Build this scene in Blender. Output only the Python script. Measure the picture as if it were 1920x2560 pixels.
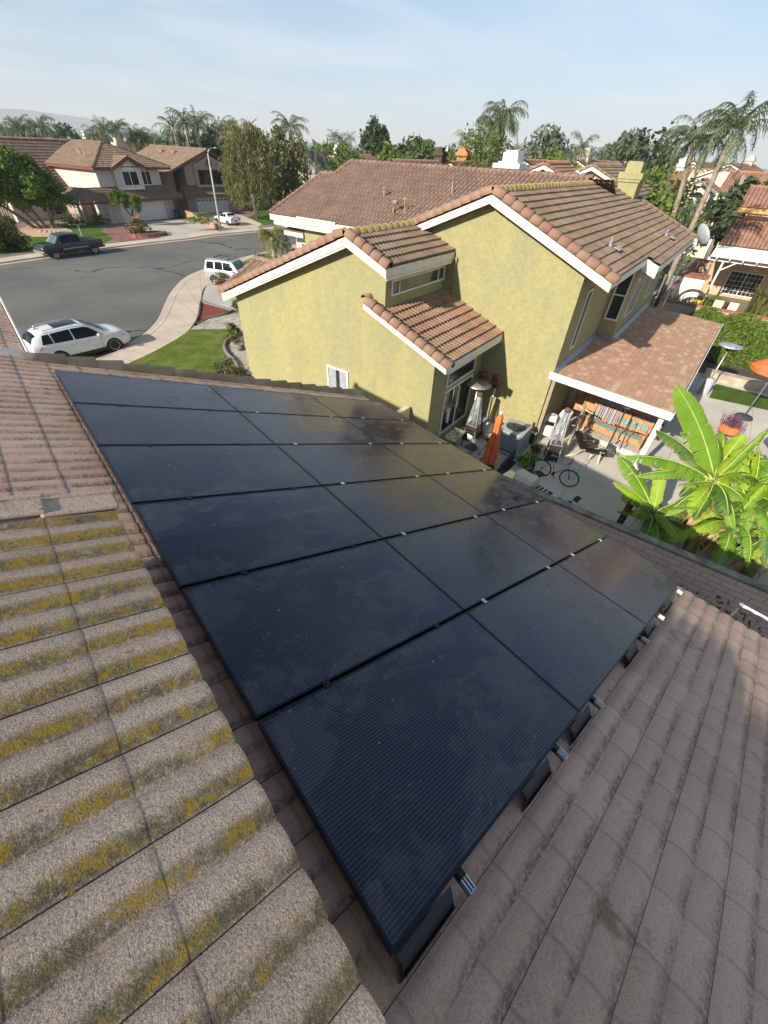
import bpy, math, random
import numpy as np
from mathutils import Vector, Matrix
from mathutils.geometry import tessellate_polygon

for o in list(bpy.data.objects): bpy.data.objects.remove(o)
SC = bpy.context.scene
COL = SC.collection
R = math.radians
rng = random.Random(7)

# ------------------------------------------------------------------ camera
CAMZ = 8.8
M = np.array([[0.76379524, -0.40820719, 0.49998372],
              [-0.64429725, -0.52862462, 0.55266361],
              [0.03870245, -0.74425997, -0.66676774]])
F = 1011.1                     # focal length in pixels of the 1920 x 2560 photograph
cd = bpy.data.cameras.new('camera'); cam = bpy.data.objects.new('camera', cd); COL.objects.link(cam)
cam.matrix_world = Matrix(((M[0][0], -M[0][1], -M[0][2], 0), (M[1][0], -M[1][1], -M[1][2], 0),
                           (M[2][0], -M[2][1], -M[2][2], CAMZ), (0, 0, 0, 1)))
cd.sensor_fit = 'VERTICAL'; cd.sensor_height = 36; cd.sensor_width = 27
cd.lens = F / 2560 * 36
cd.clip_start = 0.05; cd.clip_end = 40000
SC.camera = cam
SC.render.resolution_x = 768; SC.render.resolution_y = 1024

# ------------------------------------------------------------------ sky and sun
SUN_EL, SUN_AZ = 27.0, -177.0      # azimuth measured from +X towards +Y
W = bpy.data.worlds.new('World'); SC.world = W; W.use_nodes = True
nt = W.node_tree; nt.nodes.clear()
def wn(t, **k):
    n = nt.nodes.new(t)
    for a, b in k.items(): setattr(n, a, b)
    return n
sky = wn('ShaderNodeTexSky', sky_type='NISHITA', sun_disc=False)
sky.sun_elevation = R(SUN_EL); sky.sun_rotation = R(90 - SUN_AZ)
sky.air_density = 1.0; sky.dust_density = 0.3; sky.ozone_density = 3.0; sky.altitude = 100
tc = wn('ShaderNodeTexCoord')
sep = wn('ShaderNodeSeparateXYZ'); nt.links.new(tc.outputs['Generated'], sep.inputs[0])
# thin high cloud: project the view direction on a plane far above
zm = wn('ShaderNodeMath', operation='MAXIMUM'); nt.links.new(sep.outputs[2], zm.inputs[0]); zm.inputs[1].default_value = 0.0
za = wn('ShaderNodeMath', operation='ADD'); nt.links.new(zm.outputs[0], za.inputs[0]); za.inputs[1].default_value = 0.12
dx = wn('ShaderNodeMath', operation='DIVIDE'); nt.links.new(sep.outputs[0], dx.inputs[0]); nt.links.new(za.outputs[0], dx.inputs[1])
dy = wn('ShaderNodeMath', operation='DIVIDE'); nt.links.new(sep.outputs[1], dy.inputs[0]); nt.links.new(za.outputs[0], dy.inputs[1])
cb = wn('ShaderNodeCombineXYZ'); nt.links.new(dx.outputs[0], cb.inputs[0]); nt.links.new(dy.outputs[0], cb.inputs[1])
mp = wn('ShaderNodeMapping'); mp.inputs['Scale'].default_value = (0.55, 1.25, 1); mp.inputs['Rotation'].default_value = (0, 0, R(35)); nt.links.new(cb.outputs[0], mp.inputs[0])
nz = wn('ShaderNodeTexNoise'); nz.inputs['Scale'].default_value = 1.1; nz.inputs['Detail'].default_value = 7; nz.inputs['Roughness'].default_value = .58
nz.inputs['Distortion'].default_value = .35; nt.links.new(mp.outputs[0], nz.inputs['Vector'])
cr = wn('ShaderNodeMapRange', interpolation_type='SMOOTHSTEP'); cr.inputs[1].default_value = .36; cr.inputs[2].default_value = .74
cr.inputs[3].default_value = 0.0; cr.inputs[4].default_value = .62; nt.links.new(nz.outputs[0], cr.inputs[0])
# low cumulus banks close to the horizon
nz2 = wn('ShaderNodeTexNoise'); nz2.inputs['Scale'].default_value = 3.6; nz2.inputs['Detail'].default_value = 6
mp2 = wn('ShaderNodeMapping'); mp2.inputs['Scale'].default_value = (1, 1, 5.0); mp2.inputs['Location'].default_value = (3.1, 1.7, 0.4)
nt.links.new(tc.outputs['Generated'], mp2.inputs[0]); nt.links.new(mp2.outputs[0], nz2.inputs['Vector'])
cr2 = wn('ShaderNodeMapRange', interpolation_type='SMOOTHSTEP'); cr2.inputs[1].default_value = .46; cr2.inputs[2].default_value = .66; cr2.inputs[4].default_value = .85
nt.links.new(nz2.outputs[0], cr2.inputs[0])
lo = wn('ShaderNodeMapRange', interpolation_type='SMOOTHSTEP'); lo.inputs[1].default_value = .22; lo.inputs[2].default_value = .05
nt.links.new(sep.outputs[2], lo.inputs[0])
m2 = wn('ShaderNodeMath', operation='MULTIPLY'); nt.links.new(cr2.outputs[0], m2.inputs[0]); nt.links.new(lo.outputs[0], m2.inputs[1])
mx0 = wn('ShaderNodeMath', operation='MAXIMUM'); nt.links.new(cr.outputs[0], mx0.inputs[0]); nt.links.new(m2.outputs[0], mx0.inputs[1])
base = wn('ShaderNodeMath', operation='MAXIMUM'); nt.links.new(mx0.outputs[0], base.inputs[0]); base.inputs[1].default_value = .10
mixc = wn('ShaderNodeMixRGB', blend_type='MIX'); nt.links.new(base.outputs[0], mixc.inputs[0])
nt.links.new(sky.outputs[0], mixc.inputs[1]); mixc.inputs[2].default_value = (5.7, 6.5, 7.5, 1)
hz0 = wn('ShaderNodeMapRange', interpolation_type='SMOOTHSTEP'); hz0.inputs[1].default_value = .30; hz0.inputs[2].default_value = .0; hz0.inputs[3].default_value = 0; hz0.inputs[4].default_value = .72
nt.links.new(sep.outputs[2], hz0.inputs[0])
mixh = wn('ShaderNodeMixRGB', blend_type='MIX'); nt.links.new(hz0.outputs[0], mixh.inputs[0]); mixh.inputs[1].default_value = (1, 1, 1, 1)
nt.links.new(sky.outputs[0], mixh.inputs[1]); mixh.inputs[2].default_value = (3.9, 5.3, 7.0, 1); nt.links.new(mixh.outputs[0], mixc.inputs[1])
bg = wn('ShaderNodeBackground'); bg.inputs[1].default_value = 0.067
nt.links.new(mixc.outputs[0], bg.inputs[0])
wo = wn('ShaderNodeOutputWorld'); nt.links.new(bg.outputs[0], wo.inputs[0])

sd = bpy.data.lights.new('sun', 'SUN'); sd.energy = 3.9; sd.angle = R(0.7); sd.color = (1.0, 0.93, 0.80)
sun = bpy.data.objects.new('sun', sd); COL.objects.link(sun)
el, az = R(SUN_EL), R(SUN_AZ)
sun.rotation_euler = Vector((math.cos(el) * math.cos(az), math.cos(el) * math.sin(az), math.sin(el))).to_track_quat('Z', 'Y').to_euler()
sun.location = (0, 0, 30)
vs = SC.view_settings; vs.view_transform = 'Standard'; vs.look = 'None'; vs.gamma = 1.0; vs.use_curve_mapping = False
vs.exposure = 1.0
SC.render.engine = 'CYCLES'

# ------------------------------------------------------------------ helpers
def V(*a): return Vector(a[0] if len(a) == 1 else a)
def ray(x, y):
    return Vector(M @ np.array([(x - 960) / F, (y - 1280) / F, 1.0]))
def G(x, y, z=0.0):
    "the point of the scene on the level z that the photograph shows at pixel x, y"
    r = ray(x, y); t = (z - CAMZ) / r.z
    return Vector((r.x * t, r.y * t, z))
def GD(x, y, d):
    "the point at the horizontal distance d in the direction of pixel x, y"
    r = ray(x, y); t = d / math.hypot(r.x, r.y)
    return Vector((r.x * t, r.y * t, CAMZ + r.z * t))
PH = R(13)
def N(p, q, z=0.0):
    "point in the frame of the green house"
    return Vector((p * math.cos(PH) - q * math.sin(PH), p * math.sin(PH) + q * math.cos(PH), z))

def tag(o, label=None, cat=None, group=None, kind=None):
    if label: o['label'] = label
    if cat: o['category'] = cat
    if group: o['group'] = group
    if kind: o['kind'] = kind
    return o
def thing(name, label, cat, loc=(0, 0, 0), rz=0.0, group=None):
    o = bpy.data.objects.new(name, None); COL.objects.link(o)
    o.empty_display_size = .2
    o.location = loc; o.rotation_euler = (0, 0, rz)
    return tag(o, label, cat, group)
def copy_tree(o, parent=None):
    c = o.copy(); COL.objects.link(c); c.parent = parent
    for ch in list(o.children): copy_tree(ch, c)
    return c

class MB:
    def __init__(s): s.v = []; s.f = []; s.uv = None; s.m = []; s.cm = 0; s.smooth = []; s.sm = False
    def add(s, vs, fs, sm=None):
        b = len(s.v); s.v.extend([tuple(p) for p in vs])
        for f in fs:
            s.f.append(tuple(i + b for i in f)); s.m.append(s.cm); s.smooth.append(s.sm if sm is None else sm)
        return b
    def quad(s, a, b, c, d): s.add([a, b, c, d], [(0, 1, 2, 3)])
    def poly(s, pts): s.add(pts, [tuple(range(len(pts)))])
    def box(s, c, d, rz=0.0, top=1.0, tilt=None):
        x, y, z = d[0] / 2, d[1] / 2, d[2] / 2
        P = [V(-x, -y, -z), V(x, -y, -z), V(x, y, -z), V(-x, y, -z), V(-x * top, -y * top, z), V(x * top, -y * top, z), V(x * top, y * top, z), V(-x * top, y * top, z)]
        m = Matrix.Rotation(rz, 3, 'Z')
        if tilt is not None: m = m @ tilt
        s.add([m @ p + V(c) for p in P], [(3, 2, 1, 0), (4, 5, 6, 7), (0, 1, 5, 4), (1, 2, 6, 5), (2, 3, 7, 6), (3, 0, 4, 7)])
    def beam(s, a, b, w, h=None, up=V(0, 0, 1)):
        a, b = V(a), V(b); h = h or w
        d = (b - a); L = d.length
        if L < 1e-6: return
        d /= L
        x = d.cross(up)
        if x.length < 1e-4: x = d.cross(V(1, 0, 0))
        x.normalize(); y = x.cross(d)
        P = [p + x * (i * w / 2) + y * (j * h / 2) for p in (a, b) for i, j in ((-1, -1), (1, -1), (1, 1), (-1, 1))]
        s.add(P, [(0, 1, 2, 3), (7, 6, 5, 4), (0, 4, 5, 1), (1, 5, 6, 2), (2, 6, 7, 3), (3, 7, 4, 0)])
    def tube(s, pts, r, n=8, cap=True, sm=True):
        pts = [V(p) for p in pts]
        rs = r if isinstance(r, (list, tuple)) else [r] * len(pts)
        ref = None; rings = []
        for i, p in enumerate(pts):
            d = (pts[min(i + 1, len(pts) - 1)] - pts[max(i - 1, 0)])
            if d.length < 1e-9: d = V(0, 0, 1)
            d.normalize()
            if ref is None:
                ref = d.cross(V(0, 0, 1))
                if ref.length < .05: ref = V(1, 0, 0)
            x = (ref - d * ref.dot(d)).normalized(); y = d.cross(x); ref = x
            rings.append([p + (x * math.cos(2 * math.pi * k / n) + y * math.sin(2 * math.pi * k / n)) * rs[i] for k in range(n)])
        fs = []
        for i in range(len(pts) - 1):
            for k in range(n):
                fs.append((i * n + k, i * n + (k + 1) % n, (i + 1) * n + (k + 1) % n, (i + 1) * n + k))
        b = s.add([q for g in rings for q in g], fs, sm)
        if cap:
            s.f.append(tuple(b + k for k in range(n))[::-1]); s.m.append(s.cm); s.smooth.append(False)
            s.f.append(tuple(b + (len(pts) - 1) * n + k for k in range(n))); s.m.append(s.cm); s.smooth.append(False)
    def lathe(s, c, prof, n=20, axis='Z', sm=True, rot=None):
        m = rot if rot is not None else Matrix.Identity(3)
        vs = []; fs = []
        for (r, z) in prof:
            for k in range(n):
                a = 2 * math.pi * k / n
                vs.append(m @ V(r * math.cos(a), r * math.sin(a), z) + V(c))
        for i in range(len(prof) - 1):
            for k in range(n):
                fs.append((i * n + k, i * n + (k + 1) % n, (i + 1) * n + (k + 1) % n, (i + 1) * n + k))
        s.add(vs, fs, sm)
    def prism(s, pts, off):
        "closed prism: polygon pts (any plane) pushed by vector off"
        pts = [V(p) for p in pts]; n = len(pts); off = V(off)
        tr = tessellate_polygon([pts])
        nor = V(0, 0, 0)
        for i in range(n): nor += pts[i].cross(pts[(i + 1) % n])
        flip = nor.dot(off) > 0
        vs = pts + [p + off for p in pts]; fs = []
        for t in tr:
            t = list(t)
            tn = (pts[t[1]] - pts[t[0]]).cross(pts[t[2]] - pts[t[0]])
            if tn.dot(off) > 0: t = t[::-1]
            fs.append(tuple(t)); fs.append(tuple(i + n for i in t[::-1]))
        for i in range(n):
            j = (i + 1) % n
            fs.append((i, j, j + n, i + n) if flip else (j, i, i + n, j + n))
        s.add(vs, fs)
    def obj(s, name, mat, parent=None, label=None):
        me = bpy.data.meshes.new(name)
        me.from_pydata(s.v, [], s.f); 
        for m_ in (mat if isinstance(mat, (list, tuple)) else [mat]): me.materials.append(m_)
        if isinstance(mat, (list, tuple)): me.polygons.foreach_set('material_index', s.m)
        me.polygons.foreach_set('use_smooth', s.smooth)
        if s.uv is not None:
            pad_uv(s)
            uvl = me.uv_layers.new(name='UVMap')
            li = np.empty(len(me.loops), dtype=np.int32); me.loops.foreach_get('vertex_index', li)
            uvl.data.foreach_set('uv', np.asarray(s.uv, dtype=np.float32)[li].ravel())
        me.update()
        o = bpy.data.objects.new(name, me); COL.objects.link(o)
        if parent: o.parent = parent
        if label: o['label'] = label
        return o

def sheet(name, pts, mat, z=None, kind='structure', label=None, parent=None):
    P = [V(p) for p in pts]
    if z is not None: P = [V(p.x, p.y, z) for p in P]
    m = MB()
    tr = tessellate_polygon([P]); fs = []
    for t in tr:
        t = list(t)
        if (P[t[1]] - P[t[0]]).cross(P[t[2]] - P[t[0]]).z < 0: t = t[::-1]
        fs.append(tuple(t))
    m.add(P, fs)
    o = m.obj(name, mat, parent)
    if kind: o['kind'] = kind
    if label: o['label'] = label
    return o

# ------------------------------------------------------------------ materials
class NT:
    def __init__(s, name):
        s.mat = bpy.data.materials.new(name); s.mat.use_nodes = True
        s.t = s.mat.node_tree; s.t.nodes.clear()
        s.out = s.n('ShaderNodeOutputMaterial'); s.b = s.n('ShaderNodeBsdfPrincipled')
        s.l(s.b.outputs[0], s.out.inputs[0])
        s._c = None
    def n(s, t, **k):
        x = s.t.nodes.new(t)
        for a, b in k.items(): setattr(x, a, b)
        return x
    def l(s, a, b): s.t.links.new(a, b)
    def co(s, which='Object'):
        if s._c is None: s._c = s.n('ShaderNodeTexCoord')
        return s._c.outputs[which]
    def noise(s, sc, det=4, rough=.55, vec=None, dist=0.0, scl=None):
        x = s.n('ShaderNodeTexNoise'); x.inputs['Scale'].default_value = sc; x.inputs['Detail'].default_value = det
        x.inputs['Roughness'].default_value = rough; x.inputs['Distortion'].default_value = dist
        v = vec if vec is not None else s.co()
        if scl:
            mp = s.n('ShaderNodeMapping'); mp.inputs['Scale'].default_value = scl; s.l(v, mp.inputs[0]); v = mp.outputs[0]
        s.l(v, x.inputs['Vector']); return x.outputs[0]
    def rng(s, v, a, b, c=0.0, d=1.0, smooth=True):
        x = s.n('ShaderNodeMapRange', interpolation_type='SMOOTHSTEP' if smooth else 'LINEAR')
        s.l(v, x.inputs[0])
        for i, q in enumerate((a, b, c, d)): x.inputs[i + 1].default_value = q
        return x.outputs[0]
    def mix(s, f, a, b, mode='MIX'):
        x = s.n('ShaderNodeMixRGB', blend_type=mode)
        for i, q in enumerate((f, a, b)):
            if hasattr(q, 'links') or hasattr(q, 'is_linked'): s.l(q, x.inputs[i])
            elif i == 0: x.inputs[0].default_value = q
            else: x.inputs[i].default_value = (*q, 1)
        return x.outputs[0]
    def math(s, op, a, b=None):
        x = s.n('ShaderNodeMath', operation=op)
        for i, q in enumerate((a, b)):
            if q is None: continue
            if hasattr(q, 'is_linked'): s.l(q, x.inputs[i])
            else: x.inputs[i].default_value = q
        return x.outputs[0]
    def bump(s, h, st=.3, dist=.01):
        x = s.n('ShaderNodeBump'); x.inputs['Strength'].default_value = st; x.inputs['Distance'].default_value = dist
        s.l(h, x.inputs['Height']); s.l(x.outputs[0], s.b.inputs['Normal']); return x
    def col(s, c):
        if hasattr(c, 'is_linked'): s.l(c, s.b.inputs['Base Color'])
        else: s.b.inputs['Base Color'].default_value = (*c, 1)
    def set(s, rough=.8, metal=0.0, spec=.5, **k):
        s.b.inputs['Roughness'].default_value = rough; s.b.inputs['Metallic'].default_value = metal
        s.b.inputs['Specular IOR Level'].default_value = spec; return s

def simple(name, c, rough=.7, metal=0.0, var=.25, sc=6.0, bump=0.0, bsc=60.0, spec=.4, bd=.01):
    t = NT(name); t.set(rough, metal, spec)
    f = t.rng(t.noise(sc, 5), .3, .7)
    t.col(t.mix(f, tuple(x * (1 - var) for x in c), tuple(min(1, x * (1 + var * .6)) for x in c)))
    if bump: t.bump(t.noise(bsc, 3), bump, bd)
    return t.mat

def stucco(name, c, c2=None, bump=.5, streak=.5):
    t = NT(name); t.set(.9, 0, .25)
    c2 = c2 or tuple(x * .82 for x in c)
    big = t.rng(t.noise(.8, 6, .62, scl=(1, 1, .55), dist=.6), .40, .62)
    col = t.mix(big, c2, c)
    st = t.rng(t.noise(2.2, 5, .6, scl=(1, 1, .12)), .45, .75, 0, streak)
    col = t.mix(st, col, tuple(x * .72 for x in c2))
    fine = t.rng(t.noise(38, 3), .3, .7, 0, .16)
    col = t.mix(fine, col, tuple(x * .6 for x in c))
    t.col(col)
    mid = t.rng(t.noise(5.5, 6, .78, dist=.6), .40, .60, 0, .36)
    col = t.mix(mid, col, tuple(x * .68 for x in c2)); t.col(col)
    h = t.math('ADD', t.noise(9, 5, .75, dist=1.0), t.math('MULTIPLY', t.noise(60, 2), .35))
    t.bump(h, bump, .07)
    return t.mat

def tile_mat(name, cols, moss=None, moss_amt=.0, rough=.85, grain=.18, fine=120.0, prof=None):
    "cols: three colours for per-tile variation; UV = tile units"
    t = NT(name); t.set(rough, 0, .25)
    uv = t.co('UV')
    fl = t.n('ShaderNodeVectorMath', operation='FLOOR'); t.l(uv, fl.inputs[0])
    wn_ = t.n('ShaderNodeTexWhiteNoise', noise_dimensions='2D'); t.l(fl.outputs[0], wn_.inputs[0])
    r = t.n('ShaderNodeValToRGB'); e = r.color_ramp.elements
    e[0].position = 0; e[0].color = (*cols[0], 1); e[1].position = 1; e[1].color = (*cols[2], 1)
    m = e.new(.5); m.color = (*cols[1], 1)
    mixv = t.math('ADD', t.math('MULTIPLY', wn_.outputs[0], .55), t.rng(t.noise(.9, 5, .6), .3, .7, 0, .45))
    t.l(mixv, r.inputs[0]); col = r.outputs[0]
    g = t.rng(t.noise(fine, 2, .7), .35, .7, 0, grain)
    col = t.mix(g, col, tuple(x * .35 for x in cols[0]))
    dirt = t.rng(t.noise(2.6, 6, .7), .48, .75, 0, .45)
    col = t.mix(dirt, col, tuple(x * .5 for x in cols[0]))
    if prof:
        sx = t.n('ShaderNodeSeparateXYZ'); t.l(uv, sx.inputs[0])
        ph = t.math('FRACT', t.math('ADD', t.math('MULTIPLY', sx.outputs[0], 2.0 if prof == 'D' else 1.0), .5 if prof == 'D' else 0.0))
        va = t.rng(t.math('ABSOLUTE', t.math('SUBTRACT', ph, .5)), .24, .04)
        col = t.mix(t.math('MULTIPLY', va, t.rng(t.noise(1.7, 4), .2, .6, .35, .8)), col, tuple(x * .32 for x in cols[0]))  # barrel shading put into the colour as patchy dark valleys
    if moss:
        mm = t.rng(t.noise(1.3, 6, .7), .5 - moss_amt, .72 - moss_amt, 0, .85)
        col = t.mix(mm, col, moss)
    t.col(col)
    t.bump(t.noise(fine * .8, 2, .6), .25, .004)
    return t.mat

# ------------------------------------------------------------------ tiled roofs
def tiled(mb, pts, pitch=.30, expo=.36, amp=.045, th=.035, cols=6, org=None, jit=.006, profile='S', sub=1):
    """pts: convex polygon, first edge along the eave (left to right seen from below),
    adds real barrel tiles in overlapping courses above that plane; UV counts tiles"""
    P = [V(p) for p in pts]
    a = (P[1] - P[0]).normalized(); n = V(0, 0, 0)
    for i in range(len(P)): n += P[i].cross(P[(i + 1) % len(P)])
    n.normalize()
    if n.z < 0: n = -n
    b = n.cross(a)
    if b.z < 0: b = -b
    O = V(org) if org is not None else P[0]
    Q = [((p - O).dot(a), (p - O).dot(b)) for p in P]
    off = (P[0] - O).dot(n)
    lo = min(q[1] for q in Q); hi = max(q[1] for q in Q)
    def span(y):
        y = min(max(y, lo + 1e-6), hi - 1e-6); xs = []
        for i in range(len(Q)):
            (x0, y0), (x1, y1) = Q[i], Q[(i + 1) % len(Q)]
            if (y0 - y) * (y1 - y) <= 0 and abs(y1 - y0) > 1e-9: xs.append(x0 + (x1 - x0) * (y - y0) / (y1 - y0))
        return (min(xs), max(xs)) if xs else (0, 0)
    if mb.uv is None: mb.uv = []
    pad_uv(mb)
    rr = random.Random(int(abs(lo * 100)) + len(mb.v))
    k0 = math.floor(lo / expo + 1e-6); k1 = math.ceil(hi / expo - 1e-6)
    step = pitch / cols
    def wave(x):
        ph = (x / pitch) % 1.0
        if profile == 'S': return amp * abs(math.cos(math.pi * ph)) ** .8
        if profile == 'D':  # two flat rolls: broad round top, short valley
            return amp * max(0.0, math.sin(math.pi * ph)) ** .55
        return amp * abs(math.sin(math.pi * ph))
    for k in range(k0, k1):
        y0, y1 = max(lo, k * expo), min(hi, (k + 1) * expo)
        if y1 - y0 < .02: continue
        s0, s1 = span(y0 + 1e-4), span(y1 - 1e-4)
        x0, x1 = min(s0[0], s1[0]), max(s0[1], s1[1])
        n0, n1 = math.floor(x0 / step), math.ceil(x1 / step)
        xs = [i * step for i in range(n0, n1 + 1)]
        shift = 0.0
        jt = {}
        base = len(mb.v); rows = []
        ys = [y0 + (y1 - y0) * j / sub for j in range(sub + 1)]
        for j, y in enumerate([y0, y0] + ys):
            sp = span(y); row = []
            c = (y - k * expo) / expo
            for x in xs:
                xx = min(max(x, sp[0]), sp[1])
                ti = math.floor(x / (2 * pitch if profile == 'D' else pitch) + 1e-6)
                if ti not in jt: jt[ti] = rr.uniform(-jit, jit)
                w = wave(x)
                hgt = w + th * (1 - c) + jt[ti] * (1 - c)
                if j == 0: hgt = w * .9 + .0 - .012
                p = O + a * xx + b * (y + (jt[ti] * .8 if j <= 2 and k > k0 else 0)) + n * (hgt + off)
                mb.v.append(tuple(p)); mb.uv.append((xx / (2 * pitch if profile == 'D' else pitch), (y + (1e-3 if j <= 2 else -1e-3)) / expo)); row.append(len(mb.v) - 1)
            rows.append(row)
        for j in range(len(rows) - 1):
            if j == 1: continue
            r0, r1 = rows[j], rows[j + 1]
            for i in range(len(xs) - 1):
                if abs(mb.v[r0[i]][0] - mb.v[r0[i + 1]][0]) + abs(mb.v[r0[i]][1] - mb.v[r0[i + 1]][1]) < 1e-5 and abs(mb.v[r1[i]][0] - mb.v[r1[i + 1]][0]) + abs(mb.v[r1[i]][1] - mb.v[r1[i + 1]][1]) < 1e-5: continue
                mb.f.append((r0[i], r0[i + 1], r1[i + 1], r1[i]))
                mb.m.append(mb.cm); mb.smooth.append(j > 0)

def caps(mb, A, B, r=.12, seg=.40, up=V(0, 0, 1), n=7, arc=200, lift=.02, drop=0.0):
    "overlapping barrel tiles laid along the line A to B (ridge, hip or rake)"
    A, B = V(A), V(B); d = B - A; L = d.length; d.normalize()
    x = d.cross(up).normalized(); y = x.cross(d)
    if mb.uv is None: mb.uv = []
    pad_uv(mb)
    k = max(1, round(L / seg)); s = L / k; rr = random.Random(int(L * 1000))
    for i in range(k):
        p0 = A + d * (i * s - .03); p1 = A + d * ((i + 1) * s + .02)
        j = rr.uniform(-.008, .008)
        ring = []
        for (p, rad, lf) in ((p0, r * 1.0, lift + .012 + j), (p0, r * 1.12, lift + .03 + j), (p1, r * .94, lift)):
            for q in range(n + 1):
                an = R(90 - arc / 2 + arc * q / n)
                ring.append(p + x * math.cos(an) * rad + y * (math.sin(an) * rad + lf))
                mb.uv.append((i + .3 + 100 * (int(A.x * 7) % 13), .5 + int(A.y * 5) % 17))
        fs = []
        for t in range(2):
            for q in range(n):
                fs.append((t * (n + 1) + q, t * (n + 1) + q + 1, (t + 1) * (n + 1) + q + 1, (t + 1) * (n + 1) + q))
        mb.add(ring, fs, True)
        for q in range(n): mb.smooth[-1 - q - n] = False

def pad_uv(mb):
    if mb.uv is not None:
        while len(mb.uv) < len(mb.v): mb.uv.append((0.3, 0.5))
# ------------------------------------------------------------------ materials of the near roof
def own_tile_mat(name, lichen):
    t = NT(name); t.set(.88, 0, .3)
    uv = t.co('UV')
    fl = t.n('ShaderNodeVectorMath', operation='FLOOR'); t.l(uv, fl.inputs[0])
    w_ = t.n('ShaderNodeTexWhiteNoise', noise_dimensions='2D'); t.l(fl.outputs[0], w_.inputs[0])
    basef = t.math('ADD', t.math('MULTIPLY', w_.outputs[0], .45), t.rng(t.noise(1.1, 5, .6), .3, .7, 0, .55))
    c = t.mix(basef, (.58, .375, .265), (.76, .54, .40)) if not lichen else t.mix(basef, (.47, .345, .25), (.65, .495, .375))
    # exposed aggregate
    g1 = t.rng(t.noise(120 if lichen else 130, 3, .8), .46, .62)
    c = t.mix(t.math('MULTIPLY', g1, .55 if lichen else .34), c, (.09, .075, .065))
    g2 = t.rng(t.noise(310, 1, .5), .60, .74)
    c = t.mix(t.math('MULTIPLY', g2, .55), c, (.55, .52, .49))
    sepx = t.n('ShaderNodeSeparateXYZ'); t.l(uv, sepx.inputs[0])
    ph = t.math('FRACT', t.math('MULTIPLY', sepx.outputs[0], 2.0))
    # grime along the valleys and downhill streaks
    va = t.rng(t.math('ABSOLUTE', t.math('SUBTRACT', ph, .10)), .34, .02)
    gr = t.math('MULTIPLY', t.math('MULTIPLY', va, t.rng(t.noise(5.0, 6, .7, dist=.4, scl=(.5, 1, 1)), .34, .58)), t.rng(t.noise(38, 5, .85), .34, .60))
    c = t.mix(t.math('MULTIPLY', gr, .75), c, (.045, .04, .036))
    dk = t.rng(t.noise(3.4, 8, .8, dist=.3, scl=(.45, 1, 1)), .48, .72, 0, .38)
    dk = t.math('MULTIPLY', dk, t.rng(t.noise(52, 4, .85), .36, .58))
    c = t.mix(dk, c, (.06, .052, .046))
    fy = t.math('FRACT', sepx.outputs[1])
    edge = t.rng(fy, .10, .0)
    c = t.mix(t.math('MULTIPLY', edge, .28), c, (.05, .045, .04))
    sx = t.math('FRACT', sepx.outputs[0])
    seam = t.rng(sx, .016, .008)
    c = t.mix(t.math('MULTIPLY', seam, .9), c, (.012, .01, .01))
    if lichen:
        band = t.math('MULTIPLY', t.rng(ph, .02, .10), t.rng(ph, .52, .26))
        n1 = t.math('MULTIPLY', t.rng(t.noise(4.2, 7, .72, dist=.5), .33, .50), t.rng(t.noise(42, 4, .85), .30, .56))
        ol = t.math('MULTIPLY', band, n1)
        c = t.mix(t.math('MULTIPLY', ol, .82), c, (.10, .085, .035))
        n2 = t.rng(t.noise(3.4, 8, .74, dist=1.0), .45, .55)
        ye = t.math('MULTIPLY', band, t.math('MULTIPLY', n2, t.rng(t.noise(45, 4, .7), .36, .56)))
        c = t.mix(t.math('MULTIPLY', ye, .9), c, (.36, .235, .022))
        sp = t.rng(t.noise(13, 2), .70, .74)
        c = t.mix(sp, c, (.30, .18, .02))
    else:
        ol = t.math('MULTIPLY', t.rng(t.noise(1.6, 6, .7), .60, .70), .6)
        c = t.mix(ol, c, (.12, .105, .04))
    t.col(c)
    h = t.math('ADD', t.noise(150, 3, .7), t.math('MULTIPLY', t.noise(22, 4), 1.2))
    t.bump(h, .55, .012)
    return t.mat
M_OWN = own_tile_mat('weathered_concrete_tile', False)
M_MOSS = own_tile_mat('lichen_concrete_tile', True)
M_RAKE = tile_mat('mossy_rake_tile', [(.34, .25, .18), (.44, .33, .24), (.50, .39, .28)], moss=(.27, .21, .06), moss_amt=.10)
M_BEIGE = stucco('beige_stucco', (.42, .33, .24), (.37, .29, .2))
M_WHITE = simple('white_paint', (.72, .71, .67), .55, var=.10, sc=3)
M_FLASH = simple('lead_flashing', (.30, .31, .34), .5, metal=.3, var=.2)
M_BLACK = simple('black_metal', (.012, .012, .014), .45, var=.2)
M_ALU = simple('bare_aluminium', (.55, .55, .56), .35, metal=.85, var=.12, sc=30)
M_STEEL = simple('brushed_steel', (.45, .46, .48), .38, metal=.8, var=.15)

U0 = V(0.93687, 0, -0.34966); NO = V(0.34966, 0, 0.93687)
def P(s, y, h=0.0): return V(0.10364, 0, 6.6448) + U0 * s + NO * h + V(0, y, 0)

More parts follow.
